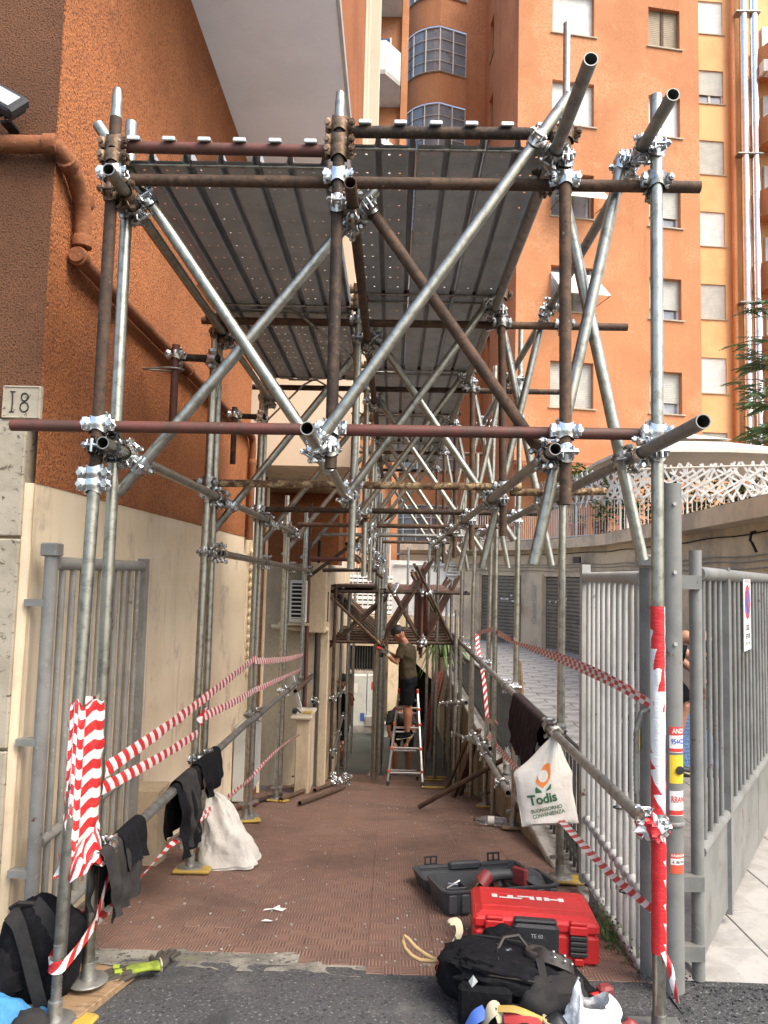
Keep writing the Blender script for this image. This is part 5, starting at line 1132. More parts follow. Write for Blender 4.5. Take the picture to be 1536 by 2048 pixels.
# deck boards: pressed steel, pans and deep grooves, sharing one mesh
prof = [(0.0, .052), (0.0, .0), (.008, -.004), (.105, -.004), (.110, .0), (.114, .034), (.134, .034), (.1375, .0), (.148, -.004), (.248, -.004), (.253, .0), (.257, .034), (.275, .034), (.278, .0), (.283, .052)]
mb = MB(); Lb = 1.79
vs = [(x, yy, z) for yy in (0, Lb) for x, z in prof]; n = len(prof)
mb.add(vs, [(i, n + i, n + i + 1, i + 1) for i in range(n - 1)])
BOARD = mb.mesh('deck_board', M_['deck'])
hk = MB(); hk.bbox((0, .0, .024), (.052, .05, .008), .003); hk.bbox((0, -.026, .017), (.052, .008, .018), .003); HOOK = hk.mesh('deck_hook', M_['hook_zinc'])
eb = MB(); eb.tube((.0, 0, 0), (.283, 0, 0), .007, 8); ENDB = eb.mesh('deck_end_bar', M_['galv'], True)
for side, x0, z0, nb in (('l', -1.165, 3.352, 2), ('r', -.225, 3.438, 5)):
    for k in range(nb):
        for b in range(3):
            x = x0 + .2885 * b; bo = link('deck_board', BOARD, sc, Matrix.Translation((x, Yk[k] + .005 + (0.05 if k == 0 else 0.03), z0 + .003 * (b % 2))))
            for q in (.07, .214): link('hook', HOOK, bo, Matrix.Translation((x + q, Yk[k] + .008, z0 + .034)))
            link('end_bar', ENDB, bo, Matrix.Translation((x, Yk[k] + .075, z0 - .012))); link('end_bar', ENDB, bo, Matrix.Translation((x, Yk[k] + 1.74, z0 - .012)))
MB().box2((.64, 3.03, 3.415), (.655, 12.0, 3.495)).build('side_board', M_['galv_dull'], sc)
# ================================================================== rusty trestle further down the ramp
ts = thing('rusty_trestle', 'rusty tube trestle crossing the lower end of the alley behind the worker', 'scaffold', (0, 12, -1.4))
random.seed(9)
for i in range(7):
    Y = 11.75 + .55 * i; m = lambda: random.choice(['rust', 'rust', 'rust', 'rust_dark', 'rust', 'red_tube']); j = lambda s=.03: random.uniform(-s, s)
    a = tube('top_rail', (-.96 - .04 * i, Y, 1.39 + .01 * i), (1.18, Y, 1.41 + .01 * i), m(), ts, n=12); b = tube('bottom_rail', (-.95 - .03 * i, Y, .635 + .0 * i), (1.06, Y, .655), m(), ts, n=12)
    u = tube('post', (-.155, Y + .05, zg(Y) + .03 if i % 2 else .4), (-.150, Y + .05, 1.62), 'galv_dull', ts, n=12); v = tube('post', (.46 + j(.01), Y + .05, .42), (.465 + j(.01), Y + .05, 1.68), m(), ts, n=12)
    if i: w_ = tube('post', (.60, Y + .05, .55), (.50, Y + .05, 1.78), 'red_tube', ts, n=12)
    c = [tube('brace', (-.98, Y - .05, 1.36), (-.12, Y - .05, .58), m(), ts, n=12), tube('brace', (-1.02, Y + .09, .48), (-.08, Y + .09, 1.30), m(), ts, n=12),
         tube('brace', (.62 + j(), Y - .05, 1.86 + j(.08)), (-.16, Y - .05, .55), m(), ts, n=12), tube('brace', (-.06, Y + .10, 1.50), (.48, Y + .10, .60), m(), ts, n=12),
         tube('brace', (.36 + j(), Y - .06, 1.78 + j(.1)), (1.10, Y - .06, .40 + j(.05)), m(), ts, n=12), tube('brace', (1.05 + j(), Y + .1, 1.62 + j(.06)), (.50, Y + .1, .62), m(), ts, n=12)]
    for p_, q_ in ((a, u), (b, u), (a, v), (b, v), (b, c[0]), (a, c[1]), (b, c[2]), (a, c[4]), (b, c[3]), (b, c[5])): joint(p_, q_, 'zinc' if random.random() < .8 else 'zinc_old', ts)
for x, z in ((-.155, 1.44), (-.155, .60), (.47, .62), (1.0, .62), (1.05, 1.43)): 
    t = tube('ledger', (x + .05, 11.55, z), (x + .05, 15.4, z + .02), 'galv_dull', ts, n=12)
for k in range(4):
    MB().bbox((-.62 + .0 * k, 11.9 + k * .42, 1.475), (.72, .30, .035), .004).build('deck_plank', M_['rust_dark'], ts)
for (p0, p1, m) in (((-.50, 8.2, 1.98), (-.40, 9.0, 1.80), 'wood'), ((-.42, 8.9, 1.86), (-.16, 11.5, 1.62), 'rust'), ((-.98, 9.1, 1.83), (-.38, 9.15, 1.83), 'red_tube'), ((-.9, 9.9, 1.70), (-.2, 9.95, 1.72), 'rust_dark'), ((-1.2, 10.4, 1.55), (.0, 10.4, 2.5), 'rust')):
    tube('tie_tube', p0, p1, m)
for q in range(26):
    t = random.random(); sleeve(Vector((-.36, 7.2, 2.02)).lerp(Vector((-.16, 12.5, 1.72)), t) + Vector((random.uniform(-.06, .06), random.uniform(-.1, .1), random.uniform(-.10, .10))), Vector((random.uniform(-1, 1), random.uniform(-1, 1), random.uniform(-1, 1))))
# ================================================================== barrier tape
def tape(name, label, strands, m='tape', parent=None):
    t = thing(name, label, 'tape', strands[0][0][0])
    for k, (pts, w_, mm, up, tw, wob) in enumerate(strands):
        mb = MB(); ribbon(mb, pts, w_, up, tw, 10, wob, k * .37); mb.build('strand', M_[mm], t, smooth=True)
    return t
UPZ = Vector((0, 0, 1))
tape('barrier_tape', 'upper strand of red and white tape along the left posts', [
    ([(-1.13, 3.14, .855), (-1.125, 4.13, .868), (-1.13, 5.34, .90), (-1.135, 6.50, .935)], .062, 'tape', UPZ, .15, .35),
    ([(-1.135, 6.50, .93), (-1.12, 6.75, .89), (-1.09, 8.1, .76), (-1.07, 9.46, .665)], .055, 'tape', UPZ, .3, .4)])
tape('barrier_tape', 'lower strand of red and white tape sagging along the left posts', [
    ([(-1.13, 3.12, .79), (-1.125, 3.9, .735), (-1.13, 4.63, .70)], 
.052, 'tape', UPZ, .1, .3), ([(-1.145, 4.72, .74), (-1.135, 4.76, .78), (-1.14, 4.86, .80)], .075, 'tape', UPZ, .9, .5),
    ([(-1.13, 4.75, .775), (-1.12, 5.6, .72), (-1.125, 6.5, .675)], .055, 'tape', UPZ, .1, .3), ([(-1.125, 6.5, .675), (-1.1, 7.9, .59), (-1.07, 9.25, .51)], .05, 'tape', UPZ, .4, .4)])
tape('barrier_tape', 'low strand of red and white tape near the ramp floor on the left', [
    ([(-1.135, 3.16, .27), (-1.11, 3.5, .272), (-1.095, 3.95, .268), (-1.09, 4.6, .215)], .04, 'tape', UPZ, 2.2, .5), ([(-1.10, 4.6, .215), (-1.10, 5.4, .11), (-1.10, 6.45, -.01)], .05, 'tape_check', UPZ, .5, .4),
    ([(-1.10, 6.45, .0), (-1.085, 7.34, -.04), (-1.06, 8.3, -.12), (-1.05, 9.29, -.25)], .04, 'tape', UPZ, .7, .4)])
t = thing('barrier_tape', 'short loop of tape tied round the two front left posts near the ground', 'tape', (-1.17, 3.0, .22))
mb = MB(); ribbon(mb, [(-1.16, 3.19, .29), (-1.135, 3.155, .285), (-1.13, 3.09, .27), (-1.145, 2.96, .235), (-1.17, 2.90, .215), (-1.222, 2.92, .215), (-1.218, 3.02, .24), (-1.20, 3.15, .275), (-1.175, 3.185, .29)], .045, UPZ, 0, 8, .25); mb.build('loop', M_['tape'], t, smooth=True)
mb = MB(); ribbon(mb, [(-1.13, 3.13, .28), (-1.115, 3.14, .36), (-1.11, 3.2, .45)], .012, Vector((1, 0, 0)), .5, 8, .4); mb.build('loose_end', M_['tape'], t, smooth=True)
# wrapped posts
t = thing('wrapped_tape', 'thick wrapping of red and white tape binding the two front left posts', 'tape', (-1.175, 3.07, .55))
def hull(u, v):
    z = .55 + .60 * v; a = 2 * math.pi * u; cy = 3.053 + .096 * math.copysign(min(1, abs(math.sin(a)) * 1.6), math.sin(a)); cx = -1.173 + .010 * math.sin(a)
    r = .030 + .008 * noise.noise(Vector((math.cos(a) * 3, math.sin(a) * 3, z * 22))) + (.008 if v > .9 else 0) * noise.noise(Vector((a * 2, z * 8, 3)))
    return Vector((cx + r * math.cos(a), cy + r * math.sin(a), z + (.05 * noise.noise(Vector((a * 1.3, 0, 7))) if v > .97 else 0)))
MB().grid(hull, 40, 46, lambda u, v: (.60 * v + .012 * math.sin(u * 30), u * 4 % 1.0001), closeu=True).build('wrapping', M_['tape_wrap'], t, smooth=True)
def skirt(u, v):
    a = 2 * math.pi * u; z = .64 - .12 * v; r = .032 + .022 * v + .020 * v * math.sin(a * 5 + 1) + .022 * noise.noise(Vector((a * 1.5, v * 3, 4)))
    return Vector((-1.165 + r * math.cos(a) * 1.1, 3.04 + (r + .07) * math.sin(a), z + .05 * noise.noise(Vector((a * 2.2, v * 2, 9)))))
MB().grid(skirt, 44, 10, lambda u, v: (v * .15 + u * .9, v), closeu=True).build('crumpled_end', M_['tape'], t, smooth=True)
t = thing('wrapped_tape', 'tall spiral wrapping of red and white tape on the front right pole', 'tape', (1.024, 3, .28))
def wr(u, v):
    z = .285 + 1.28 * v; a = 2 * math.pi * u; r = .0275 + .0022 * noise.noise(Vector((math.cos(a) * 2, math.sin(a) * 2 + z * 4, z * 22))); return Vector((1.0235 + r * math.cos(a), 3 + r * math.sin(a), z))
MB().grid(wr, 24, 120, lambda u, v: (1.28 * v, (u + .12) % 1.0001), closeu=True).build('wrapping', M_['tape_zig'], t, smooth=True)
def knot(u, v):
    a = 2 * math.pi * u; ph = math.pi * (v - .5); q = Vector((math.cos(ph) * math.cos(a), math.cos(ph) * math.sin(a), math.sin(ph))); k = 1 + .55 * noise.noise(q * 2.3 + Vector((3, 1, 2))) + .3 * noise.noise(q * 6)
    return Vector((1.0, 2.985, .742)) + Vector((q.x * .062 * k, q.y * .045 * k, q.z * .042 * k))
MB().grid(knot, 30, 18, lambda u, v: (u * .35, v), closeu=True).build('knot', M_['tape'], t, smooth=True)
mb = MB(); ribbon(mb, [(1.03, 2.975, .30), (1.05, 2.96, .25), (1.06, 2.955, .19), (1.075, 2.95, .135)], .022, Vector((1, .2, 0)), 1.4, 8, .5); mb.build('loose_end', M_['tape'], t, smooth=True)
tape('barrier_tape', 'upper bundle of red and white tape running to the right hand poles', [
    ([(1.0, 2.98, 1.19), (.985, 3.5, 1.205), (.99, 4.8, 1.185), (1.0, 6.04, 1.15)], .036, 'tape_check', UPZ, 0, .2), ([(1.015, 2.98, 1.185), (.99, 3.6, 1.225), (.995, 4.8, 1.205), (1.0, 6.5, 1.13)], .026, 'tape_check', UPZ, .1, .3),
    ([(1.0, 6.5, 1.14), (1.01, 7.2, 1.14), (1.02, 7.85, 1.14)], .05, 'tape_check', UPZ, .4, .3), ([(1.02, 7.85, 1.14), (1.01, 8.5, 1.07), (1.0, 9.13, 1.01)], .05, 'tape_check', UPZ, .2, .3)])
tape('barrier_tape', 'strand of tape dropping from the bundle to the coping on the right', [
    ([(1.0, 9.1, 1.0), (.985, 8.7, .80), (.985, 8.25, .60), (.98, 7.85, .26)], .04, 'tape', Vector((1, 0, 0)), .6, .3), ([(.98, 7.85, .25), (1.0, 7.55, .27), (1.02, 7.4, .31)], .05, 'tape', UPZ, .4, .4)])
tape('barrier_tape', 'low strand of red and white tape in front of the open right gate', [
    ([(1.0, 2.985, .44), (.985, 3.57, .372), (.975, 4.45, .315), (.985, 4.78, .285)], .035, 'tape', UPZ, 1.2, .35), ([(.99, 4.9, .30), (1.02, 5.88, .184), (1.02, 7.21, .09), (1.02, 8.14, .036)], .05, 'tape_check', UPZ, .5, .35)])
# ================================================================== clothes over the rails
def drape(name, label, p0, p1, df, db, m, seed, n=(1, 0, 0), folds=5, amp=.02, r=.029, skew=0., hem=.05):
    p0, p1, n = Vector(p0), Vector(p1), Vector(n); ln = (p1 - p0).length
    def fn(u, v):
        c = p0.lerp(p1, u); h = 1 + hem * 4 * noise.noise(Vector((u * 1.3, seed, 1)))
        F, B = df * h, db * (1 + hem * 4 * noise.noise(Vector((u * 2.1, seed, 5)))); top = math.pi * r; tot = F + B + top; s = v * tot
        wv = noise.noise(Vector((u * folds, 0, seed))) * 1.2 + .6 * math.sin(u * folds * 6.28 + seed)
        if s < B: d = (B - s); off = -n * (r + amp * .6 * (1 + wv) * min(1, d / .12)) + Vector((0, 0, -d)); dd = d
        elif s < B + top: a = (s - B) / r; off = -n * math.cos(a) * r + Vector((0, 0, math.sin(a) * r)); dd = 0
        else:
            d = s - B - top; off = n * (r + amp * (1 + wv) * min(1, d / .12)) + Vector((0, 0, -d)); dd = d
        k = min(1, dd / .2); off += (p1 - p0).normalized() * (skew * dd + (.22 * k * (.5 - u)) * ln + .012 * k * noise.noise(Vector((u * 9, v * 5, seed))))
        off += n * .028 * k * noise.noise(Vector((u * 4, v * 7, seed + 3)))
        return c + off
    return setp(MB().grid(fn, 36, 40).build(name, M_[m], None, smooth=True), label, 'clothing')
drape('shirt', 'charcoal shirt hung over the left rail next to the taped posts', (-1.10, 3.03, .547), (-1.10, 3.42, .545), .26, .22, 'grey_cloth', 3, folds=3, amp=.017, hem=.04, skew=.06)
drape('black_garment', 'black garment bunched on the rail behind the charcoal shirt', (-1.10, 3.22, .545), (-1.10, 3.50, .54), .12, .30, 'black_cloth', 9, folds=3, amp=.02, r=.036, hem=.05)
drape('trousers', 'dark trousers hanging long over the left rail above the white sack', (-1.10, 4.03, .527), (-1.10, 4.52, .518), .37, .28, 'black_cloth', 5, folds=3, amp=.026, skew=.10, hem=.03)
drape('trousers', 'charcoal trousers laid over the darker pair on the left rail', (-1.10, 4.10, .532), (-1.10, 4.40, .526), .33, .1, 'grey_cloth', 15, folds=3, amp=.024, r=.035, skew=.12, hem=.03)
drape('jacket', 'small black jacket hung on the left rail by the second post pair', (-1.10, 4.50, .520), (-1.10, 5.0, .512), .17, .22, 'black_cloth', 7, folds=3, amp=.02, r=.036, skew=.05, hem=.09)
drape('work_trousers', 'dark plum work trousers draped over the right rail', (.975, 4.90, .752), (.975, 6.05, .751), .33, .20, 'brown_cloth', 2, n=(-1, 0, 0), folds=8, amp=.024, hem=.10)
drape('black_undershirt', 'black shirt hanging below the plum trousers on the right rail', (.975, 4.98, .750), (.975, 5.75, .749), .40, .1, 'black_cloth', 12, n=(-1, 0, 0), folds=5, amp=.006, r=.0262, hem=.10)
# ================================================================== white sack on the ramp
def sackf(u, v):
    a = 2 * math.pi * u
    def lerp(T): 
        for (p, q), (r, t) in zip(T, T[1:]):
            if v <= r: return q + (t - q) * (v - p) / (r - p)
        return T[-1][1]
    xl = lerp([(0, -1.125), (.12, -1.165), (.5, -1.16), (.85, -1.165), (1, -1.12)]); xr = lerp([(0, -.815), (.06, -.775), (.3, -.835), (.55, -.915), (.78, -.985), (.92, -1.04), (1, -1.10)])
    d_ = lerp([(0, .09), (.08, .14), (.4, .115), (.8, .06), (.93, .03), (1, .012)])
    cx, hx = (xl + xr) / 2, (xr - xl) / 2; q = Vector((math.cos(a) * 1.3, math.sin(a) * 1.3, v * 2.2))
    k = 1 + .14 * noise.noise(q * 1.3) + .09 * noise.noise(q * 3.1 + Vector((4, 0, 0))) + .035 * noise.noise(q * 8)
    fold = .012 * math.sin(a * 7 + v * 5 + 3 * noise.noise(q)) * v
    ca, sa = math.copysign(abs(math.cos(a)) ** .8, math.cos(a)), math.copysign(abs(math.sin(a)) ** .8, math.sin(a))
    return Vector((cx + (hx + fold) * k * ca, 4.96 + (d_ + fold) * k * sa + .06 * v, -.175 + .43 * v + .012 * ca * (1 - v) + (.035 * noise.noise(Vector((a * 1.5, 3, 0))) if v > .9 else 0)))
sk = thing('rubble_sack', 'white woven plastic sack slumped on the ramp against the left posts', 'sack', (-.96, 4.97, -.18))
MB().grid(sackf, 72, 48, closeu=True).build('body', M_['sack'], sk, smooth=True)
MB().path([sackf(.52 + .46 * t / 24, .055) + Vector((0, -.004, 0)) for t in range(25)], .006, 6).build('seam', M_['sack'], sk, smooth=True)
# ================================================================== hanging shopping bag with its print
def bagp(u, v, side=-1, push=0.):
    # u -1..1 across, v 0 top .. 1 bottom; gathers at the rail
    w_ = .012 + .150 * min(1, (v / .42) ** .85) if v < .42 else .162 - .02 * (v - .42)
    cx = .965 - .055 * min(1, v * 1.6) - .03 * v + .035 * max(0, v - .5); z = .745 - .465 * v
    if u < 0: w_ *= 1.0 + .18 * math.exp(-((v - .42) / .12) ** 2) - .25 * max(0, v - .6)
    else: w_ *= .80 + .45 * max(0, v - .25) * 1.25
    bulge = .055 * math.sin(min(1, v * 1.15) * math.pi * .9) ** .6 * max(0, 1 - u * u) ** .6 if 0 < v < 1 else .004
    fold = .006 * noise.noise(Vector((u * 3 + 4, v * 4, 2))) + .010 * (1 - v) * noise.noise(Vector((u * 6, v * 2, 5)))
    return Vector((cx + w_ * u, 4.60 - .12 * v + side * (bulge + fold + push), z + .014 * u * v))
tb = thing('shopping_bag', 'white plastic shopping bag with orange tulip logo tied to the right rail', 'bag', (.96, 4.6, .75))
mb = MB(); mb.grid(lambda u, v: bagp(u * 2 - 1, v, -1), 28, 32); mb.grid(lambda u, v: bagp(1 - u * 2, v, .7), 28, 32); mb.build('bag_body', M_['bag'], tb, smooth=True)
mb = MB(); mb.path([(.965, 4.605, .735), (.945, 4.585, .765), (.955, 4.60, .79), (.985, 4.61, .795), (1.01, 4.62, .765), (.985, 4.615, .73)], [.012, .016, .018, .02, .018, .012], 8, flat=.5).build('handle', M_['bag'], tb, smooth=True)
def bmap(x, y, push=.003):      # print sheet: x,y in metres on the front, y up from the sheet centre
    x, y = x * math.cos(.16) - y * math.sin(.16), x * math.sin(.16) + y * math.cos(.16)
    v = .60 - y / .465; u = (x - .016) / .150; return bagp(max(-.97, min(.97, u)), max(.02, min(.98, v)), -1, push)
def fill(poly, fn):
    c = (sum(p[0] for p in poly) / len(poly), sum(p[1] for p in poly) / len(poly)); mb = MB(); n = len(poly)
    return mb.add([fn(*c)] + [fn(c[0] + (a - c[0]) * .5, c[1] + (b - c[1]) * .5) for a, b in poly] + [fn(*p) for p in poly], [(0, 1 + i, 1 + (i + 1) % n) for i in range(n)] + [(1 + i, n + 1 + i, n + 1 + (i + 1) % n, 1 + (i + 1) % n) for i in range(n)])
outer = [(-.004, .135), (.016, .145), (.032, .140), (.038, .10), (.036, .065), (.022, .040), (-.002, .018), (-.022, .036), (-.032, .052), (-.020, .085), (-.008, .110)]
fill(outer, bmap).build('orange_logo', M_['print_orange'], tb)
fill([(.002 + .0225 * math.cos(t * .5236), .078 + .033 * math.sin(t * .5236)) for t in range(12)], lambda a, b: bmap(a, b, .0045)).build('logo_heart', M_['bag'], tb)
fill([(-.040, .022), (-.034, .028), (-.012, .004), (-.008, -.006), (-.042, -.004)], bmap).build('leaf_print', M_['print_green'], tb); fill([(.042, .028), (.036, .032), (.018, .008), (.010, -.004), (.040, .006)], bmap).build('leaf_print', M_['print_green'], tb)
put_text(MB(), 'todis', lambda a, b: bmap(a * .068 - .012, b * .072 - .042)).build('green_lettering', M_['print_green'], tb)
mb = MB(); put_text(mb, 'buon', lambda a, b: bmap(a * .0245 - .004, b * .029 - .098)); put_text(mb, 'conv', lambda a, b: bmap(a * .0245 + .0, b * .029 - .126)); mb.build('dark_lettering', M_['print_green'], tb)
# ================================================================== tool cases
rc = thing('red_tool_case', 'closed red plastic tool case with black handle and white block letters', 'tool case', (.68, 3.78, -.06))
RZ = Matrix.Translation((.690, 3.775, -.055)) @ Matrix.Rotation(-.075, 4, 'Z') @ Matrix.Rotation(-.07, 4, 'X') @ Matrix.Rotation(.012, 4, 'Y'); Rm = RZ.to_3x3()
def rcx(p): return RZ @ Vector(p)
def lbox(mb, c, d, b=.008): return mb.bbox(rcx(c), d, b, Rm)
def taper(mb, x, y, z0, z1, ix, iy, T):
    v = [T(q) for q in ((-x, -y, z0), (x, -y, z0), (x, y, z0), (-x, y, z0), (-x + ix, -y + iy, z1), (x - ix, -y + iy, z1), (x - ix, y - iy, z1), (-x + ix, y - iy, z1))]
    return mb.add(v, [(0, 3, 2, 1), (4, 5, 6, 7), (0, 1, 5, 4), (1, 2, 6, 5), (2, 3, 7, 6), (3, 0, 4, 7)])
mb = MB(); lbox(mb, (0, 0, .065), (.555, .40, .125), .014); mb.build('lower_shell', M_['red_case'], rc)
mb = MB(); lbox(mb, (0, .0, .155), (.56, .405, .05), .012); taper(mb, .268, .19, .178, .196, .03, .03, rcx); mb.build('lid', M_['red_case'], rc)
mb = MB()
for x in (-.17, 0, .17): lbox(mb, (x, .185, .150), (.012, .04, .07), .004)
for yy in (.075, -.095): lbox(mb, (0, yy, .1965), (.47, .012, .006), .002)
mb.build('lid_rib', M_['red_case'], rc)
hd_ = MB(); lbox(hd_, (-.005, -.212, .095), (.205, .05, .15), .012); ho = hd_.build('handle_panel', M_['black_plastic'], rc)
mb = MB(); mb.path([rcx(q) for q in ((-.10, -.235, .045), (-.10, -.252, .035), (.09, -.252, .035), (.09, -.235, .045))], .011, 8).build('handle', M_['black_plastic'], ho, smooth=True)
mb = MB(); lbox(mb, (-.005, -.200, .178), (.19, .05, .016), .006); mb.build('handle_cap', M_['black_plastic'], ho)
for x in (-.185, .185):
    mb = MB(); lbox(mb, (x, -.206, .150), (.082, .022, .038), .005); lbox(mb, (x, -.198, .178), (.075, .03, .016), .005); la = mb.build('latch', M_['red_case'], rc)
    mb = MB(); [lbox(mb, (x, -.206, .118 - k * .022), (.078, .02 + .004 * (k % 2), .019), .004) for k in range(4)]; mb.build('latch_lever', M_['black_plastic'], la)
    mb = MB(); lbox(mb, (x + .002, -.206, .022), (.045, .022, .03), .005); mb.build('latch_foot', M_['red_case'], la)
mb = MB(); v, f = TX['te']; mb.add([rcx((a * .022 + .0, -.2385, b * .024 + .125)) for a, b in v], f); mb.build('type_label', M_['grey_metal'], ho)
# white blocky lettering on the lid, seen upside down from the camera
LET = [((-.190, -.167), (.010, -.024)), ((-.158, -.062), (-.006, -.020)), ((-.122, -.100), (.014, -.008)), ((-.078, -.010), (.010, .026 - .030)), ((-.036, -.010), (.010, -.026)), ((.004, .024), (.008, -.026)), ((.036, .056), (.010, -.026)), ((.056, .100), (-.006, -.016)), ((.100, .122), (.010, -.028))]
LET = [((-.195, -.170), (.020, -.016)), ((-.162, -.060), (-.004, -.018)), ((-.124, -.098), (.018, -.004)), ((-.078, -.004), (.018, .004)), ((-.026, -.004), (.004, -.018)), ((.006, .030), (.018, -.018)), ((.040, .062), (.018, -.018)), ((.062, .104), (.006, -.008)), ((.104, .128), (.018, -.018))]
mb = MB()
for (x0, x1), (y1, y0) in LET: mb.add([rcx((x * 1.05 + .02, yy * 1.3 + .035, .1972)) for x, yy in ((x0, y0), (x1, y0), (x1, y1), (x0, y1))], [(0, 1, 2, 3)])
mb.build('lettering', M_['paper'], rc)
# dark open case behind it
oc = thing('open_tool_case', 'open dark grey tool case lying flat with power tools inside', 'tool case', (.58, 4.4, -.12))
OZ = Matrix.Translation((.585, 4.36, -.105)) @ Matrix.Rotation(.24, 4, 'Z') @ Matrix.Rotation(-.09, 4, 'X'); Om = OZ.to_3x3()
def ocx(p): return OZ @ Vector(p)
def tray(x, y0, y1, z0, z1, t=.014, lean=.018):
    mb = MB(); cy, hy = (y0 + y1) / 2, (y1 - y0) / 2
    def ringp(hx, hy_, z, r): return [ocx((sx * (hx - (0 if a else r)), cy + sy * (hy_ - (r if a else 0)), z)) for (sx, sy, a) in ((-1, -1, 1), (-1, -1, 0), (1, -1, 0), (1, -1, 1), (1, 1, 1), (1, 1, 0), (-1, 1, 0), (-1, 1, 1))]
    rings = [ringp(x - lean, hy - lean, z0, .03), ringp(x, hy, z1, .03), ringp(x + .006, hy + .006, z1, .03), ringp(x + .006, hy + .006, z1 + .008, .03), ringp(x - t, hy - t, z1 + .008, .03), ringp(x - lean - t, hy - lean - t, z0 + .012, .03)]
    f = [tuple(range(7, -1, -1)), tuple(range(40, 48))]
    for i in range(5): f += [(i * 8 + k, i * 8 + (k + 1) % 8, i * 8 + 8 + (k + 1) % 8, i * 8 + 8 + k) for k in range(8)]
    return mb.add([p for r in rings for p in r], f)
tray(.325, -.17, .155, 0, .115).build('base_tray', M_['case_grey'], oc); tray(.325, .17, .475, .01, .075).build('lid', M_['case_grey'], oc)
for k in range(9): MB().bbox(ocx((-.28 + k * .07, -.168, .06)), (.045, .012, .09), .004, Om).build('side_rib', M_['case_grey'], oc)
mb = MB(); mb.bbox(ocx((.0, .462, .075)), (.20, .05, .045), .01, Om).build('handle', M_['case_grey'], oc)
mb = MB()
for k in range(5): mb.bbox(ocx((0, .455, .03 + .01 * k)), (.56, .006, .004), .001, Om)
mb.build('lid_groove', M_['black_plastic'], oc)
for x in (-.20, .20):
    mb = MB(); [mb.box(ocx((x + dx, .50, .10)), (.008, .01, .05), Om) for dx in (-.035, 0, .035)]; mb.box(ocx((x, .50, .122)), (.08, .01, .008), Om); mb.box(ocx((x, .50, .08)), (.08, .01, .008), Om); mb.build('latch', M_['black_plastic'], oc)
for (x, yy, dx, dy) in ((-.14, -.02, .004, .28), (.10, -.03, .004, .26), (-.23, .02, .17, .004)): MB().bbox(ocx((x, yy, .05)), (dx + .008, dy + .008, .07), .003, Om).build('divider', M_['case_grey'], oc)
gd = thing('angle_grinder', 'dusty red angle grinder lying in the open tool case', 'power tool', tuple(ocx((.02, .03, .1))))
mb = MB(); mb.path([ocx(q) for q in ((-.06, .0, .10), (-.02, .03, .125), (.05, .045, .13), (.13, .05, .125), (.19, .06, .12))], [.032, .038, .030, .027, .030], 12).build('body', M_['case_grey'], gd, smooth=True)
mb = MB(); mb.path([ocx(q) for q in ((-.075, -.01, .09), (-.05, .008, .115), (-.015, .028, .135)) ], [.036, .042, .038], 12).build('gear_head', M_['dull_red'], gd, smooth=True)
mb = MB(); mb.lathe([(.0, 0), (.052, .002), (.055, .012), (.020, .02), (0, .022)], ocx((-.12, -.02, .085)), 22, Om @ Vector((-.6, .2, .7))).build('wire_brush', M_['rust_dark'], gd, smooth=True)
sw_ = thing('circular_saw', 'dusty red saw with round blade guard beside the grinder', 'power tool', tuple(ocx((.2, 0, .1))))
mb = MB(); mb.bbox(ocx((.165, .0, .125)), (.03, .10, .10), .01, Om @ Matrix.Rotation(.5, 3, 'Z')).build('body', M_['dull_red'], sw_)
mb = MB(); mb.lathe([(.0, 0), (.075, .0), (.078, .004), (.02, .008), (0, .02)], ocx((.245, .0, .115)), 26, Om @ Vector((.25, -.35, .9))).build('blade_guard', M_['case_grey'], sw_, smooth=True)
mb = MB(); mb.path([ocx(q) for q in ((.17, .04, .10), (.12, .09, .12), (.05, .10, .12))], .018, 8).build('handle', M_['black_plastic'], sw_, smooth=True)
for k, (x, yy, r, m, lb) in enumerate(((-.245, -.09, .06, 'case_grey', 'dark grinding disc lying in the left corner of the open case'), (-.15, -.07, .05, 'dull_red', 'red paper disc lying left in the open case'), (-.06, -.10, .055, 'dull_red', 'red paper disc lying nearest the red case lid'), (.09, .10, .045, 'terracotta', 'pale orange disc standing behind the grinder'))):
    d = thing('grinding_disc', lb, 'disc', tuple(ocx((x, yy, .06)))); mb = MB(); mb.lathe([(.010, 0), (r, 0), (r, .004), (.010, .005)], ocx((x, yy, .068)), 24, Om @ Vector((.1, -.2, 1)) if k < 3 else Om @ Vector((.0, -.9, .4))).build('disc', M_[m], d)
    MB().lathe([(.0, 0), (.016, 0), (.016, .007), (0, .008)], ocx((x, yy, .068)), 12, Om @ Vector((.1, -.2, 1)) if k < 3 else Om @ Vector((.0, -.9, .4))).build('hub', M_['grey_metal'], d)
ky = thing('clamp_key', 'small steel clamp key lying in the open tool case', 'tool', tuple(ocx((-.2, .05, .08)))); MB().path([ocx(q) for q in ((-.26, .0, .09), (-.21, .035, .10), (-.17, .05, .11))], .006, 6).build('shaft', M_['alu'], ky); MB().path([ocx(q) for q in ((-.235, .05, .10), (-.19, .015, .10))], .005, 6).build('tee', M_['alu'], ky)
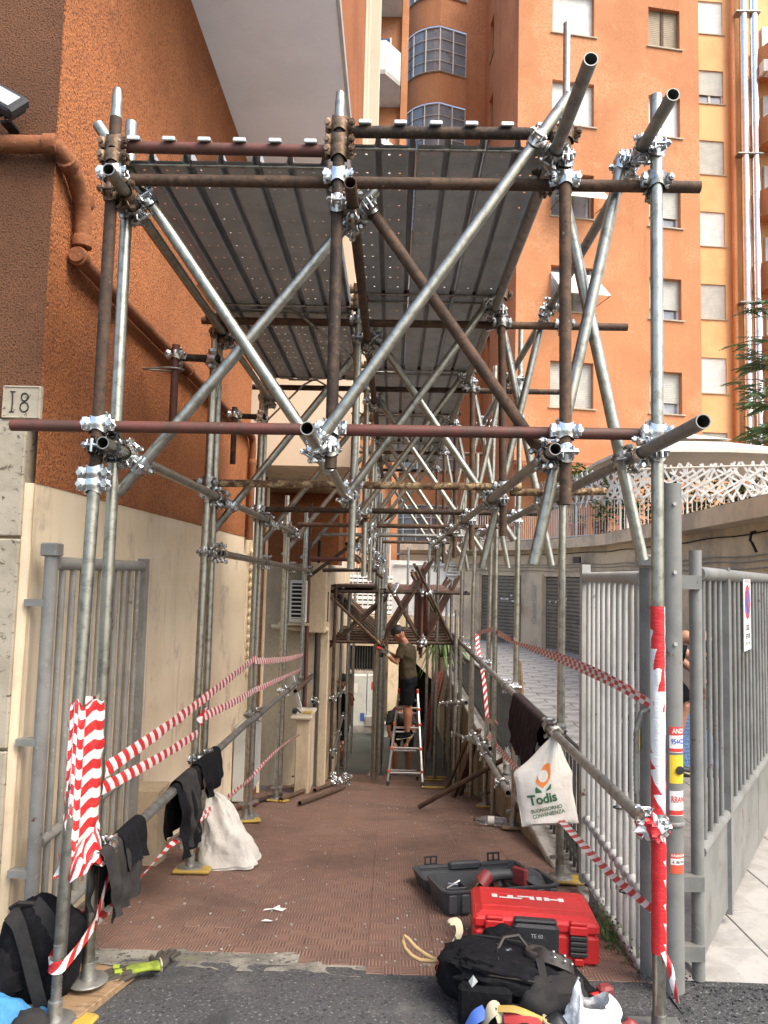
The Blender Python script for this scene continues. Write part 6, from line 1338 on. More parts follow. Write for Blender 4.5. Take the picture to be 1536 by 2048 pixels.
# ================================================================== black tool bag in the foreground
bg_ = thing('tool_bag', 'large black fabric tool bag lying open in the foreground', 'bag', (.5, 3.1, 0))
mb = MB(); blob(mb, (.50, 3.20, .085), (.29, .165, .105), 3, .14, 2.0, 40, 26, 2.8, Matrix.Rotation(-.10, 3, 'Z') @ Matrix.Rotation(.10, 3, 'Y')).build('main_pouch', M_['black_cloth'], bg_, smooth=True)
mb = MB(); blob(mb, (.53, 3.08, .135), (.27, .08, .06), 8, .22, 3.0, 56, 26, 2.4, Matrix.Rotation(-.08, 3, 'Z') @ Matrix.Rotation(.16, 3, 'Y')).build('side_flap', M_['black_cloth'], bg_, smooth=True)
mb = MB(); mb.bbox((.385, 3.045, .065), (.20, .10, .15), .015, Matrix.Rotation(-.12, 3, 'Z')).build('end_pocket', M_['black_cloth'], bg_)
mb = MB(); blob(mb, (.64, 3.05, .08), (.14, .10, .09), 4, .2, 2.4, 28, 18, 2.5).build('side_pocket', M_['grey_cloth'], bg_, smooth=True)
mb = MB(); blob(mb, (.50, 3.37, .115), (.085, .09, .085), 11, .2, 2, 26, 18, 2.3, Matrix.Rotation(.5, 3, 'Z')).build('top_flap', M_['black_cloth'], bg_, smooth=True)
mb = MB(); mb.path([(.27, 3.10, .155), (.40, 3.02, .176), (.55, 3.005, .166), (.70, 3.01, .14)], .003, 5).build('zip', M_['leather'], bg_)
mb = MB(); mb.path([(.44, 3.18, .18), (.48, 3.22, .225), (.54, 3.23, .23), (.585, 3.21, .18)], .007, 6).build('carry_strap', M_['leather'], bg_, smooth=True)
mb = MB(); mb.add([(.335, 3.00, .185), (.352, 2.995, .165), (.33, 2.99, .145), (.318, 3.005, .16)], [(0, 1, 2, 3)]); mb.build('reflective_patch', M_['grey_metal'], bg_)
for pts in ([(.25, 3.12, .11), (.33, 3.035, .10), (.47, 3.0, .085), (.62, 2.985, .07)], [(.36, 3.30, .195), (.47, 3.27, .20), (.60, 3.24, .19), (.72, 3.22, .16)], [(.44, 3.02, .185), (.44, 3.10, .205), (.45, 3.2, .195)]):
    MB().path(pts, .0035, 5).build('seam', M_['grey_cloth'], bg_)
for pts in ([(.60, 2.975, .03), (.605, 2.985, .10), (.60, 3.02, .175), (.60, 3.10, .205)], [(.30, 3.06, .03), (.31, 3.045, .09), (.33, 3.06, .15)]):
    mb = MB(); ribbon(mb, pts, .03, Vector((1, 0, 0)), 0, 8, .05); mb.build('strap', M_['grey_cloth'], bg_, smooth=True)
bl_ = thing('tool_belt', 'studded dark leather tool belt rolled on top of the black bag', 'belt', (.66, 3.15, .2))
mb = MB(); ribbon(mb, [(.58, 3.16, .19), (.61, 3.12, .208), (.66, 3.10, .203), (.71, 3.10, .184), (.735, 3.12, .165)], .05, Vector((.2, .8, .5)), 0, 8, 0).__class__; mb.build('strap', M_['leather'], bl_, smooth=True)
mb = MB(); mb.path([(.60 + .035 * math.cos(t * .5), 3.17 + .03 * math.sin(t * .5), .19 + .0 * t) for t in range(13)], .014, 6, closed=True, flat=1.4).build('loop', M_['leather'], bl_, smooth=True)
for x, yy, z in ((.655, 3.085, .217), (.695, 3.09, .202), (.655, 3.11, .226), (.70, 3.115, .21), (.725, 3.10, .187)): MB().lathe([(0, 0), (.006, 0), (.004, .004), (0, .005)], (x, yy, z), 8, (-.1, -.6, .8)).build('stud', M_['alu'], bl_, smooth=True)
rp_ = thing('rope_loop', 'tan rope with a stiff eye loop sticking out of the black bag', 'rope', (.2, 3.3, .1))
mb = MB(); mb.path([(.31, 3.30, .06), (.25, 3.31, .075), (.21, 3.32, .085), (.17, 3.33, .10), (.13, 3.335, .125), (.10, 3.34, .155), (.085, 3.34, .165), (.078, 3.335, .15), (.088, 3.33, .12), (.115, 3.325, .095), (.15, 3.32, .08), (.19, 3.32, .078), (.22, 3.315, .08)], .0085, 8).build('rope', M_['rope'], rp_, smooth=True)
ws = thing('webbing_strap', 'beige webbing strap twisted upright on the black bag', 'strap', (.30, 3.3, .15))
mb = MB(); ribbon(mb, [(.33, 3.30, .10), (.31, 3.30, .16), (.28, 3.30, .215), (.265, 3.31, .235), (.30, 3.31, .24), (.31, 3.30, .205), (.295, 3.29, .16), (.335, 3.28, .12), (.37, 3.27, .10)], .036, Vector((.3, .9, 0)), 1.2, 10, .2); mb.build('strap', M_['webbing'], ws, smooth=True)
rs = thing('red_strap', 'folded red webbing strap at the left end of the black bag', 'strap', (.25, 3.25, .1))
mb = MB(); ribbon(mb, [(.215, 3.26, .05), (.225, 3.25, .12), (.25, 3.24, .145), (.29, 3.24, .15), (.33, 3.24, .13)], .07, Vector((.2, 1, 0)), .4, 10, .2); mb.build('strap', M_['red_web'], rs, smooth=True)
mb = MB(); ribbon(mb, [(.25, 3.21, .155), (.265, 3.20, .12), (.275, 3.19, .08), (.275, 3.18, .04)], .05, Vector((1, 0, 0)), .2, 10, .1); mb.build('end', M_['red_web'], rs, smooth=True)
for k, (x, yy, z) in enumerate(((.40, 3.22, .178), (.44, 3.23, .182), (.475, 3.20, .178))):
    d = setp(MB().path([(x, yy, z), (x + .02, yy - .01, z + .012), (x + .035, yy + .01, z)], .008, 8).build('karabiner', M_['zinc'], None, smooth=True), ['leftmost bright karabiner on the black bag', 'middle bright karabiner on the black bag', 'rightmost bright karabiner on the black bag'][k], 'karabiner', 'karabiners on the bag')
hs = thing('safety_harness', 'safety harness with yellow, blue and cream straps at the bottom edge', 'harness', (.5, 2.9, .05))
for nm, pts, w_, m in (('cream_strap', [(.36, 2.93, .03), (.385, 2.93, .085), (.415, 2.94, .10), (.44, 2.93, .03)], .05, 'webbing'), ('blue_strap', [(.30, 2.93, .02), (.335, 2.94, .065), (.375, 2.95, .085)], .045, 'blue_print'), ('yellow_strap', [(.42, 2.94, .10), (.48, 2.93, .105), (.54, 2.92, .09), (.60, 2.92, .06), (.62, 2.91, .02)], .025, 'yellow'), ('red_strap', [(.44, 2.92, .07), (.50, 2.91, .085), (.55, 2.90, .07), (.58, 2.88, .03)], .05, 'red_web'), ('grey_strap', [(.25, 2.93, .02), (.31, 2.91, .045), (.35, 2.90, .05)], .02, 'grey_metal')):
    mb = MB(); ribbon(mb, pts, w_, Vector((.1, .8, .5)), .4, 8, .3); mb.build(nm, M_[m], hs, smooth=True)
mb = MB(); blob(mb, (.47, 2.87, .035), (.12, .06, .045), 5, .35, 3, 24, 14).build('padding', M_['black_cloth'], hs, smooth=True)
hl = thing('black_hard_hat', 'black rimmed cap lying between harness and white bag', 'hat', (.63, 2.92, .03)); mb = MB(); blob(mb, (.635, 2.93, .045), (.05, .05, .05), 2, .1).build('crown', M_['black_plastic'], hl, smooth=True); MB().path([(.635 + .055 * math.cos(t * .5236), 2.925 + .05 * math.sin(t * .5236), .075) for t in range(12)], .006, 6, closed=True).build('rim', M_['webbing'], hl, smooth=True)
wbg = thing('white_plastic_bag', 'crumpled bright white plastic bag at the bottom edge beside the black bag', 'bag', (.77, 2.9, 0))
def wbf(u, v):
    a = 2 * math.pi * u; r = .115 * (1 - .55 * v ** 1.6) * (1 if v > .05 else .5 + 10 * v)
    k = 1 + .28 * noise.noise(Vector((math.cos(a) * 2, math.sin(a) * 2, v * 3))) + .14 * noise.noise(Vector((math.cos(a) * 6, math.sin(a) * 6, v * 7)))
    peak = .085 * math.exp(-((math.cos(a - 3.0) - 1) / .22) ** 2) * v ** 2 + .03 * math.exp(-((math.cos(a - .3) - 1) / .3) ** 2) * v ** 2
    return Vector((.775 + r * k * math.cos(a) * 1.05 - .02 * v, 2.90 + r * .75 * k * math.sin(a), .15 * v + peak))
MB().grid(wbf, 48, 26, closeu=True).build('body', M_['bag_white'], wbg, smooth=True)
pwz = thing('red_pipe_wrench', 'red tool with a stub head lying beside the white plastic bag', 'tool', (.85, 3.0, .05))
mb = MB(); mb.path([(.70, 3.03, .075), (.79, 3.06, .085), (.86, 3.09, .09)], .02, 10).build('shaft', M_['red_case'], pwz, smooth=True); mb = MB(); mb.bbox((.845, 3.08, .10), (.06, .05, .05), .01, Matrix.Rotation(.4, 3, 'Z')).build('head', M_['dull_red'], pwz)
rdb = thing('red_tool', 'small dark red tool half hidden behind the white bag by the right pole', 'tool', (.9, 2.93, .03)); mb = MB(); blob(mb, (.885, 2.90, .05), (.035, .03, .05), 6, .15).build('body', M_['dull_red'], rdb, smooth=True); mb = MB(); blob(mb, (.955, 2.93, .03), (.03, .03, .035), 7, .15).build('knob', M_['dull_red'], rdb, smooth=True); MB().path([(.88, 2.9, .09), (.91, 2.92, .07), (.93, 2.93, .035)], .004, 6).build('cord', M_['paper'], rdb)
# ================================================================== bottom left: backpack, blue jacket, gloves
bp_ = thing('backpack', 'black backpack slumped against the taped posts at lower left', 'backpack', (-1.32, 3.1, 0))
mb = MB(); blob(mb, (-1.33, 3.10, .17), (.155, .12, .20), 4, .12, 2, 36, 26, 3.0, Matrix.Rotation(.22, 3, 'Y') @ Matrix.Rotation(.2, 3, 'X')).build('body', M_['black_cloth'], bp_, smooth=True)
mb = MB(); blob(mb, (-1.45, 3.03, .12), (.10, .10, .12), 14, .3, 3, 28, 18, 2.5).build('side_pouch', M_['black_cloth'], bp_, smooth=True)
for pts in ([(-1.41, 3.0, .36), (-1.36, 2.965, .33), (-1.31, 2.95, .22), (-1.27, 2.95, .10), (-1.25, 2.96, .03)], [(-1.33, 3.02, .385), (-1.26, 2.985, .345), (-1.22, 2.975, .29), (-1.205, 2.98, .22)]):
    mb = MB(); ribbon(mb, pts, .062, Vector((1, -.2, .35)), 0, 10, .05); mb.build('shoulder_strap', M_['grey_cloth'], bp_, smooth=True)
mb = MB(); mb.path([(-1.42, 3.02, .365), (-1.38, 3.0, .395), (-1.33, 3.02, .385)], .008, 6).build('grab_loop', M_['grey_cloth'], bp_)
mb = MB(); mb.bbox((-1.43, 2.93, .16), (.012, .006, .022), .002, Matrix.Rotation(.5, 3, 'Y')).build('buckle', M_['zinc'], bp_)
for k in range(5): MB().box((-1.47 + .02 * k, 2.925, .22 - .045 * k), (.022, .004, .008), Matrix.Rotation(.5, 3, 'Y')).build('orange_stitch', M_['print_orange'], bp_)
bj = thing('blue_jacket', 'bright blue jacket heaped on the ground at the lower left corner', 'jacket', (-1.38, 2.85, 0))
def bjf(u, v):
    x = -1.56 + .36 * u; yy = 2.76 + .24 * v; h = .145 * math.sin(math.pi * min(1, v * .9 + .1)) * (1 - .75 * u ** 2.2) + .03 * noise.noise(Vector((u * 5, v * 5, 2))) + .012 * noise.noise(Vector((u * 13, v * 13, 2))); return Vector((x, yy, max(.004, h)))
MB().grid(bjf, 34, 26).build('cloth', M_['blue_cloth'], bj, smooth=True); mb = MB(); blob(mb, (-1.245, 2.85, .04), (.065, .06, .05), 9, .2).build('grey_lining', M_['grey_cloth'], bj, smooth=True)
MB().path([(-1.42, 2.80, .115), (-1.41, 2.80, .10), (-1.405, 2.80, .112)], .004, 5).build('logo_tab', M_['paper'], bj)
setp(MB().bbox((-1.13, 2.86, .012), (.16, .14, .022), .006, Matrix.Rotation(.2, 3, 'Z')).build('yellow_pad', M_['yellow']), 'yellow plastic pad under the jack at the bottom left edge', 'pad')
def glove(name, label, c, rz, lime):
    g = thing(name, label, 'glove', c); T = Matrix.Translation(c) @ Matrix.Rotation(rz, 4, 'Z')
    mb = MB(); blob(mb, T @ Vector((0, 0, .022)), (.045, .036, .020), 3, .15, 2, 18, 12, 2.4, Matrix.Rotation(rz, 3, 'Z'))
    for k in range(4):
        y0 = -.028 + k * .019; l = (.062, .075, .07, .055)[k]; mb.path([T @ Vector(q) for q in ((.03, y0, .022), (.055, y0 * 1.15, .026), (.04 + l, y0 * 1.35, .016))], [.010, .0105, .008], 8)
    mb.path([T @ Vector(q) for q in ((-.01, .03, .02), (.02, .052, .022), (.045, .06, .016))], [.012, .0115, .008], 8)
    mb.build('palm', M_['glove_dark'], g, smooth=True)
    if lime:
        mb = MB(); mb.path([T @ Vector(q) for q in ((.035, .0, .026), (-.02, 0, .030), (-.08, .004, .030), (-.125, .008, .028))], [.026, .034, .027, .035], 16, flat=.45).build('knit_back', M_['glove_lime'], g, smooth=True)
        mb = MB(); mb.path([T @ Vector((-.128, .008 + .034 * math.cos(t * .5236), .028 + .022 * math.sin(t * .5236))) for t in range(12)], .004, 6, closed=True).build('cuff', M_['webbing'], g, smooth=True)
        for k in (0, 2): mb = MB(); mb.path([T @ Vector(q) for q in ((.03, -.026 + k * .02, .036), (.055, -.03 + k * .022, .038))], .010, 6).build('finger_back', M_['glove_lime'], g, smooth=True)
    return g
glove('work_glove', 'lime green knit glove with dark palm lying on the asphalt', (-1.04, 3.27, .0), math.radians(207), True); glove('work_glove', 'dark work glove lying fingers up behind the lime one', (-.945, 3.40, -.02), math.radians(80), False)
# ================================================================== loose things on the ramp
def ramp_pt(x, y, dz=0): return Vector((x, y, zg(y) + dz))
LB = ['longest loose rusty tube lying on the ramp below the second post', 'loose rusty tube lying beside the pile of couplers', 'short loose tube nearest the cream wall', 'loose brown tube between wall and longest tube', 'loose tube with pale end by the wall foot']
for k, (a, b, m) in enumerate((((-.88, 7.95), (-.56, 10.1), 'rust'), ((-.88, 9.55), (-.70, 11.2), 'rust'), ((-1.42, 7.6), (-1.20, 8.9), 'rust_dark'), ((-1.12, 8.3), (-.98, 9.7), 'rust'), ((-1.46, 7.1), (-1.30, 7.9), 'red_tube'))):
    setp(MB().tube(ramp_pt(*a, .032), ramp_pt(*b, .032), .0242, 14, wall=.004).build('loose_tube', M_[m], None, smooth=True), LB[k], 'tube', 'loose tubes on the ramp')
setp(MB().tube(ramp_pt(.32, 7.95, .03), (1.13, 7.55, -.055), .0245, 14, wall=.004).build('leaning_tube', M_['rust'], None, smooth=True), 'rusty tube leaning from the ramp floor up to the coping', 'tube')
for k, (a, b, r) in enumerate((((.80, 9.5, -.97), (1.07, 9.3, -.13), .05), ((.90, 9.75, -1.02), (1.06, 9.45, -.22), .04), ((.74, 10.1, -1.08), (1.03, 9.9, -.3), .035))):
    d = Vector(b) - Vector(a); x, yv, z = frame(d); M3 = Matrix((x, yv, z)).transposed(); setp(MB().bbox((Vector(a) + Vector(b)) / 2, (r * 1.6, r * .7, d.length), .004, M3).build('leaning_plank', M_['wood_dark']), ['widest old plank leaning on the retaining wall', 'middle old plank leaning on the retaining wall', 'thin old plank leaning furthest down the retaining wall'][k], 'plank')
setp(MB().path([(1.35, 7.9, -.05), (1.30, 7.75, .35), (1.27, 7.7, .85)], [.035, .04, .02], 6, flat=.4).build('leaning_plank', M_['wood']), 'pale pointed board leaning behind the dark fence in the courtyard', 'plank')
for k in range(13):
    random.seed(100 + k); c = ramp_pt(-.66 + random.uniform(-.13, .13), 10.7 + random.uniform(-.35, .35), .05 + .05 * (k % 3)); x, yv, z = frame(Vector((random.uniform(-1, 1), random.uniform(-1, 1), random.uniform(-.5, 1)))); Mx = Matrix((x, yv, z)).transposed().to_4x4(); Mx.translation = c
    setp(link('loose_coupler', HCm['zinc'], None, Mx), 'bright loose coupler in the heap beside the loose tubes', 'coupler', 'heap of loose couplers')
for k, (x, y, lb) in enumerate(((.62, 10.75, 'yellow pad lying right of the ladder foot'), (.80, 12.9, 'yellow pad lying behind the ladder to the right'), (.72, 12.3, 'pale yellow pad between the other two pads'))):
    setp(MB().bbox(ramp_pt(x, y, .014), (.32, .16, .022), .006, Matrix.Rotation(-.19, 3, 'X')).build('yellow_pad', M_['yellow']), lb, 'pad')
def bottle(label, p, ax):
    b = thing('water_bottle', label, 'bottle', tuple(p)); ax = Vector(ax).normalized()
    MB().lathe([(.03, 0), (.036, .006), (.037, .03), (.034, .045), (.037, .06), (.034, .08), (.037, .10), (.034, .12), (.037, .14), (.037, .19), (.028, .225), (.014, .25), (.013, .268)], p, 18, ax).build('body', M_['bottle'], b, smooth=True)
    MB().lathe([(.015, 0), (.015, .018), (.004, .02)], Vector(p) + ax * .265, 12, ax).build('cap', M_['glove_dark'], b, smooth=True); MB().lathe([(.0375, 0), (.0378, .004), (.0378, .05), (.0375, .055)], Vector(p) + ax * .105, 18, ax).build('label', M_['bag'], b, smooth=True)
bottle('clear water bottle lying on the ramp below the shopping bag', ramp_pt(1.02, 6.75, .045), (-1, .12, .0)); bottle('clear water bottle standing on the coping by the dark fence', (1.12, 7.45, -.19), (0, 0, 1))
mb = MB(); mb.lathe([(.01, 0), (.045, .02), (.05, .05), (.035, .085), (.015, .10)], ramp_pt(-.30, 12.6, .0), 14, (.4, .1, 1)); setp(mb.build('glass_jar', M_['bottle'], None, smooth=True), 'small clear jar lying on the ramp left of the ladder', 'jar')
for k, (x, y) in enumerate(((-.57, 4.13), (-.555, 3.98))):
    v = [(0, 0), (.05, .015), (.10, .0), (.12, .035), (.085, .05), (.075, .085), (.045, .04), (.01, .02)] if k == 0 else [(0, 0), (.05, -.012), (.06, .01), (.02, .02)]
    mb = MB(); mb.add([ramp_pt(x - .06 + a, y + b, .006 + .004 * (i % 2)) for i, (a, b) in enumerate(v)], [tuple(range(len(v)))]); setp(mb.build('plaster_scrap', M_['paper']), ['larger torn white scrap on the ramp tiles', 'smaller torn white scrap on the ramp tiles'][k], 'scrap')
rnd = random.Random(77); mb = MB()
for k in range(420):
    y = 3.5 + 6.5 * rnd.random() ** 1.4; x = rnd.uniform(-1.45, 1.0); s_ = rnd.uniform(.004, .012); p = ramp_pt(x, y, .004); mb.box(p, (s_, s_ * rnd.uniform(.5, 1.2), s_ * .5), Matrix.Rotation(rnd.uniform(0, 3), 3, 'Z'))
setp(mb.build('ramp_grit', M_['coping']), 'pale grit and crumbs scattered over the ramp tiles', 'grit', kind='stuff')
mb = MB(); 
for k in range(900):
    y = 3.34 - .45 * rnd.random() ** 2.2; x = rnd.uniform(1.05, 2.4); s_ = rnd.uniform(.002, .008) * (1.6 if rnd.random() < .06 else 1); mb.box((x, y + .1 * (x < 1.3), .0), (s_, s_ * rnd.uniform(.5, 1.2), s_ * .6), Matrix.Rotation(rnd.uniform(0, 3), 3, 'Z'))
setp(mb.build('kerb_rubble', M_['asphalt']), 'dark earth and rubble gathered at the foot of the right gate', 'rubble', kind='stuff')
mb = MB()
for (cx_, cy_, n) in ((1.09, 3.85, 70), (1.10, 4.0, 40), (1.12, 3.6, 30), (1.17, 3.42, 14)):
    for k in range(n):
        a = rnd.uniform(0, 6.28); p = Vector((cx_ + rnd.uniform(-.05, .05), cy_ + rnd.uniform(-.12, .12), zg(cy_) * (cx_ < 1.16))); q = p + Vector((math.cos(a) * .06, math.sin(a) * .06, rnd.uniform(.02, .10))); s_ = Vector((-math.sin(a), math.cos(a), 0)) * .0035; mb.add([p - s_, p + s_, q], [(0, 1, 2)]); mb.add([q, q + s_ * 3, q + Vector((0, 0, .012)), q - s_ * 3], [(0, 1, 2, 3)])
setp(mb.build('weeds', M_['leaf']), 'small green weeds growing along the foot of the right gate', 'weeds', kind='stuff')
# ================================================================== ladder
ld = thing('step_ladder', 'aluminium folding ladder with orange red joints on the ramp', 'ladder', (.24, 11.4, -1.3))
def lpnt(s, t): return Vector(((-.001 + .133 * t) if s < 0 else (.487 - .075 * t), 11.0 + .55 * t, -1.27 + 1.19 * t))
def lbk(s, t): return Vector(((.02 + .115 * t) if s < 0 else (.46 - .05 * t), 12.25 - .68 * t, zg(12.25) + .02 + (1.40) * t))
for s_ in (-1, 1):
    for f in (lpnt, lbk):
        MB().bbox((f(s_, 0) + f(s_, 1)) / 2, (.028, .055, (f(s_, 1) - f(s_, 0)).length), .004, (f(s_, 1) - f(s_, 0)).to_track_quat('Z', 'Y').to_matrix()).build('rail', M_['alu'], ld)
        MB().bbox(f(s_, .015), (.036, .07, .09), .008, (f(s_, 1) - f(s_, 0)).to_track_quat('Z', 'Y').to_matrix()).build('foot', M_['black_plastic'], ld)
    MB().bbox(lpnt(s_, 1.02), (.036, .07, .10), .012).build('hinge', M_['red_joint'], ld)
    for t in (.16, .40, .66, .90 - .07): MB().bbox(lpnt(s_, t) + Vector((s_ * .006, -.006, 0)), (.042, .075, .04), .006).build('joint', M_['red_joint'], ld)
for t in (.14, .40, .62, .84): MB().bbox((lpnt(-1, t) + lpnt(1, t)) / 2, (abs(lpnt(1, t).x - lpnt(-1, t).x), .05, .026), .004).build('rung', M_['alu'], ld)
for t in (.1, .34, .56, .78, .93): MB().bbox((lbk(-1, t) + lbk(1, t)) / 2, (abs(lbk(1, t).x - lbk(-1, t).x), .045, .024), .004).build('rung', M_['alu'], ld)
# ================================================================== people
def remesh(o, vx):
    md = o.modifiers.new('Remesh', 'REMESH'); md.mode = 'VOXEL'; md.voxel_size = vx; md.use_smooth_shade = True
    sm = o.modifiers.new('Smooth', 'SMOOTH'); sm.factor = .5; sm.iterations = 3; return o
def person(label, J, face, skin, shirt, shorts, shoe, hair, gloves=None, headtilt=0.):
    V = {k: Vector(v) for k, v in J.items()}; face = Vector(face).normalized(); lat = face.cross(UPZ).normalized()
    root = thing('person', label, 'person', (V['lan'].x, V['lan'].y, V['lan'].z - .09)); body = MB()
    # head with face, ears and neck
    up = (V['head'] - V['neck']).normalized(); hf = (face - up * face.dot(up)).normalized(); hl_ = hf.cross(up); HM = Matrix((hl_, hf, up)).transposed()
    body.path([V['chest'], V['neck'], V['head']], [.07, .056, .055], 12); blob(body, V['head'] + up * .02, (.074, .092, .108), 1, .02, 2, 22, 18, 2.1, HM); blob(body, V['head'] + hf * .035 - up * .045, (.05, .055, .055), 1, .02, 2, 16, 12, 2.1, HM)
    h = V['head']; body.path([h + hf * .085 + up * .025, h + hf * .112 - up * .015, h + hf * .088 - up * .02], [.008, .014, .012], 8)
    for s_ in (1, -1): blob(body, h + hl_ * s_ * .076 + up * .0, (.012, .026, .034), 2, .1, 2, 10, 8, 2, HM); blob(body, h + hf * .082 + hl_ * s_ * .03 + up * .03, (.014, .008, .008), 2, .1, 2, 8, 6, 2, HM)
    for s_ in ('l', 'r'):
        kn, an = V[s_ + 'kn'], V[s_ + 'an']; hp = V[s_ + 'hip']; calf = kn.lerp(an, .3) - face * .012
        body.path([hp, hp.lerp(kn, .5), kn, calf, kn.lerp(an, .7), an, an - UPZ * .03], [.085, .072, .054, .056, .042, .036, .036], 12)
        sh, elb, wr_ = V[s_ + 'sh'], V[s_ + 'el'], V[s_ + 'wr']; body.path([V['chest'] + (sh - V['chest']) * .6, sh, sh.lerp(elb, .5), elb, elb.lerp(wr_, .35), wr_], [.05, .052, .045, .038, .037, .026], 12)
        hd__ = (wr_ - elb).normalized(); hand = wr_ + hd__ * .05; x, y, z = frame(hd__)
        for tgt in ([body] if not gloves else [body]):
            tgt.path([wr_, wr_ + hd__ * .04, wr_ + hd__ * .085], [.026, .038, .034], 10, flat=.55)
            for k in range(4): b0 = wr_ + hd__ * .085 + x * (-.027 + .018 * k); tgt.path([b0, b0 + hd__ * .035 - y * .008, b0 + hd__ * (.06, .07, .066, .052)[k] - y * .03], [.0098, .0092, .008], 7)
            tgt.path([wr_ + hd__ * .03 + x * .03, wr_ + hd__ * .06 + x * .05 - y * .01, wr_ + hd__ * .09 + x * .05 - y * .025], [.012, .011, .009], 7)
        if gloves:
            g = MB(); g.path([wr_ - hd__ * .02, wr_ + hd__ * .04, wr_ + hd__ * .088], [.034, .044, .040], 10, flat=.62)
            for k in range(4): b0 = wr_ + hd__ * .085 + x * (-.028 + .019 * k); g.path([b0, b0 + hd__ * .036 - y * .008, b0 + hd__ * (.064, .074, .07, .056)[k] - y * .03], [.0125, .012, .0105], 7)
            g.path([wr_ + hd__ * .03 + x * .03, wr_ + hd__ * .06 + x * .052 - y * .01, wr_ + hd__ * .092 + x * .052 - y * .025], [.0145, .0135, .0115], 7)
            g.build('glove', M_[gloves], root, smooth=True); c = MB(); c.path([wr_ - hd__ * .055, wr_ - hd__ * .015], [.036, .035], 10).build('glove_cuff', M_['webbing'], root, smooth=True)
        toe = V[s_ + 'toe']; f = MB(); f.path([an - UPZ * .055 - (toe - an).normalized() * .06, an - UPZ * .05, an.lerp(toe, .6) - UPZ * .03, toe], [.036, .042, .042, .03], 12, flat=.8); f.path([an + UPZ * .02, an - UPZ * .06], [.042, .045], 10)
        remesh(f.build('shoe', M_[shoe], root, smooth=True), .009)
        sl = MB(); sl.path([an - UPZ * .083 - (toe - an).normalized() * .07, toe - UPZ * .028], [.040, .040], 10, flat=.3).build('sole', M_['webbing'], root, smooth=True)
    remesh(body.build('body', M_[skin], root, smooth=True), .0085)
    t = MB(); pv = V['pelvis']; mid = pv.lerp(V['chest'], .45); nb = V['neck'] - (V['neck'] - V['chest']) * .25
    t.path([pv - UPZ * .03, pv + UPZ * .04, mid, V['chest'] - UPZ * .05, V['chest'] + UPZ * .04, nb], [.165, .165, .158, .178, .165, .075], 20, hint=face, flat=.70)
    for s_ in ('l', 'r'):
        sh, elb = V[s_ + 'sh'], V[s_ + 'el']; t.path([V['chest'].lerp(sh, .4) + UPZ * .015, sh, sh.lerp(elb, .35), sh.lerp(elb, .68)], [.075, .070, .066, .069], 14)
    o = remesh(t.build('t_shirt', M_[shirt], root, smooth=True), .011)
    dz_ = o.modifiers.new('Wrinkle', 'DISPLACE'); tx = bpy.data.textures.new('wrinkle', 'CLOUDS'); tx.noise_scale = .11; dz_.texture = tx; dz_.strength = .035; dz_.mid_level = .5
    q = MB(); q.path([pv + UPZ * .06, pv - UPZ * .02, pv - UPZ * .12], [.150, .168, .150], 18, hint=face, flat=.76)
    for s_ in ('l', 'r'): hp, kn = V[s_ + 'hip'], V[s_ + 'kn']; q.path([hp + UPZ * .05, hp.lerp(kn, .4), hp.lerp(kn, .88)], [.098, .094, .092], 16)
    o = remesh(q.build('shorts', M_[shorts], root, smooth=True), .011); dz_ = o.modifiers.new('Wrinkle', 'DISPLACE'); dz_.texture = tx; dz_.strength = .03
    hr = MB(); blob(hr, h + up * .055 - hf * .012, (.082, .098, .088), 6, .14, 5, 24, 16, 2.1, HM); 
    for k in range(40): a = random.uniform(0, 6.28); rr = random.uniform(.02, .075); p = h + up * (.135 - rr * .35) + hl_ * rr * math.cos(a) + hf * rr * 1.15 * math.sin(a) - hf * .01; hr.path([p - up * .02, p + up * .014 + hf * random.uniform(-.01, .025) + hl_ * random.uniform(-.015, .015)], [.011, .003], 5)
    hr.build('hair', M_[hair], root, smooth=True)
    return root
random.seed(4)
person('man in olive T-shirt and black shorts standing on the ladder fixing a coupler', dict(
    pelvis=(.265, 11.33, .165), chest=(.245, 11.32, .56), neck=(.195, 11.32, .70), head=(.115, 11.335, .795),
    lsh=(.165, 11.22, .625), lel=(.085, 11.16, .405), lwr=(-.055, 11.22, .52), rsh=(.235, 11.47, .625), rel=(.10, 11.54, .44), rwr=(-.07, 11.44, .54),
    lhip=(.245, 11.26, .13), lkn=(.245, 11.25, -.24), lan=(.265, 11.25, -.585), ltoe=(.12, 11.28, -.655), rhip=(.275, 11.43, .13), rkn=(.27, 11.42, -.24), ran=(.295, 11.42, -.585), rtoe=(.16, 11.47, -.655)),
    (-.90, .42, 0), 'skin_tan', 'olive_cloth', 'navy_cloth', 'navy_cloth', 'hair', gloves='glove_dark')
t = thing('impact_wrench', 'small red and black impact wrench held by the man on the ladder', 'power tool', (-.12, 11.3, .55))
mb = MB(); mb.path([(-.10, 11.30, .545), (-.15, 11.32, .575), (-.20, 11.34, .60)], [.03, .034, .024], 10).build('body', M_['red_case'], t, smooth=True); MB().path([(-.12, 11.30, .55), (-.13, 11.30, .47)], [.022, .028], 8).build('grip', M_['black_plastic'], t, smooth=True)
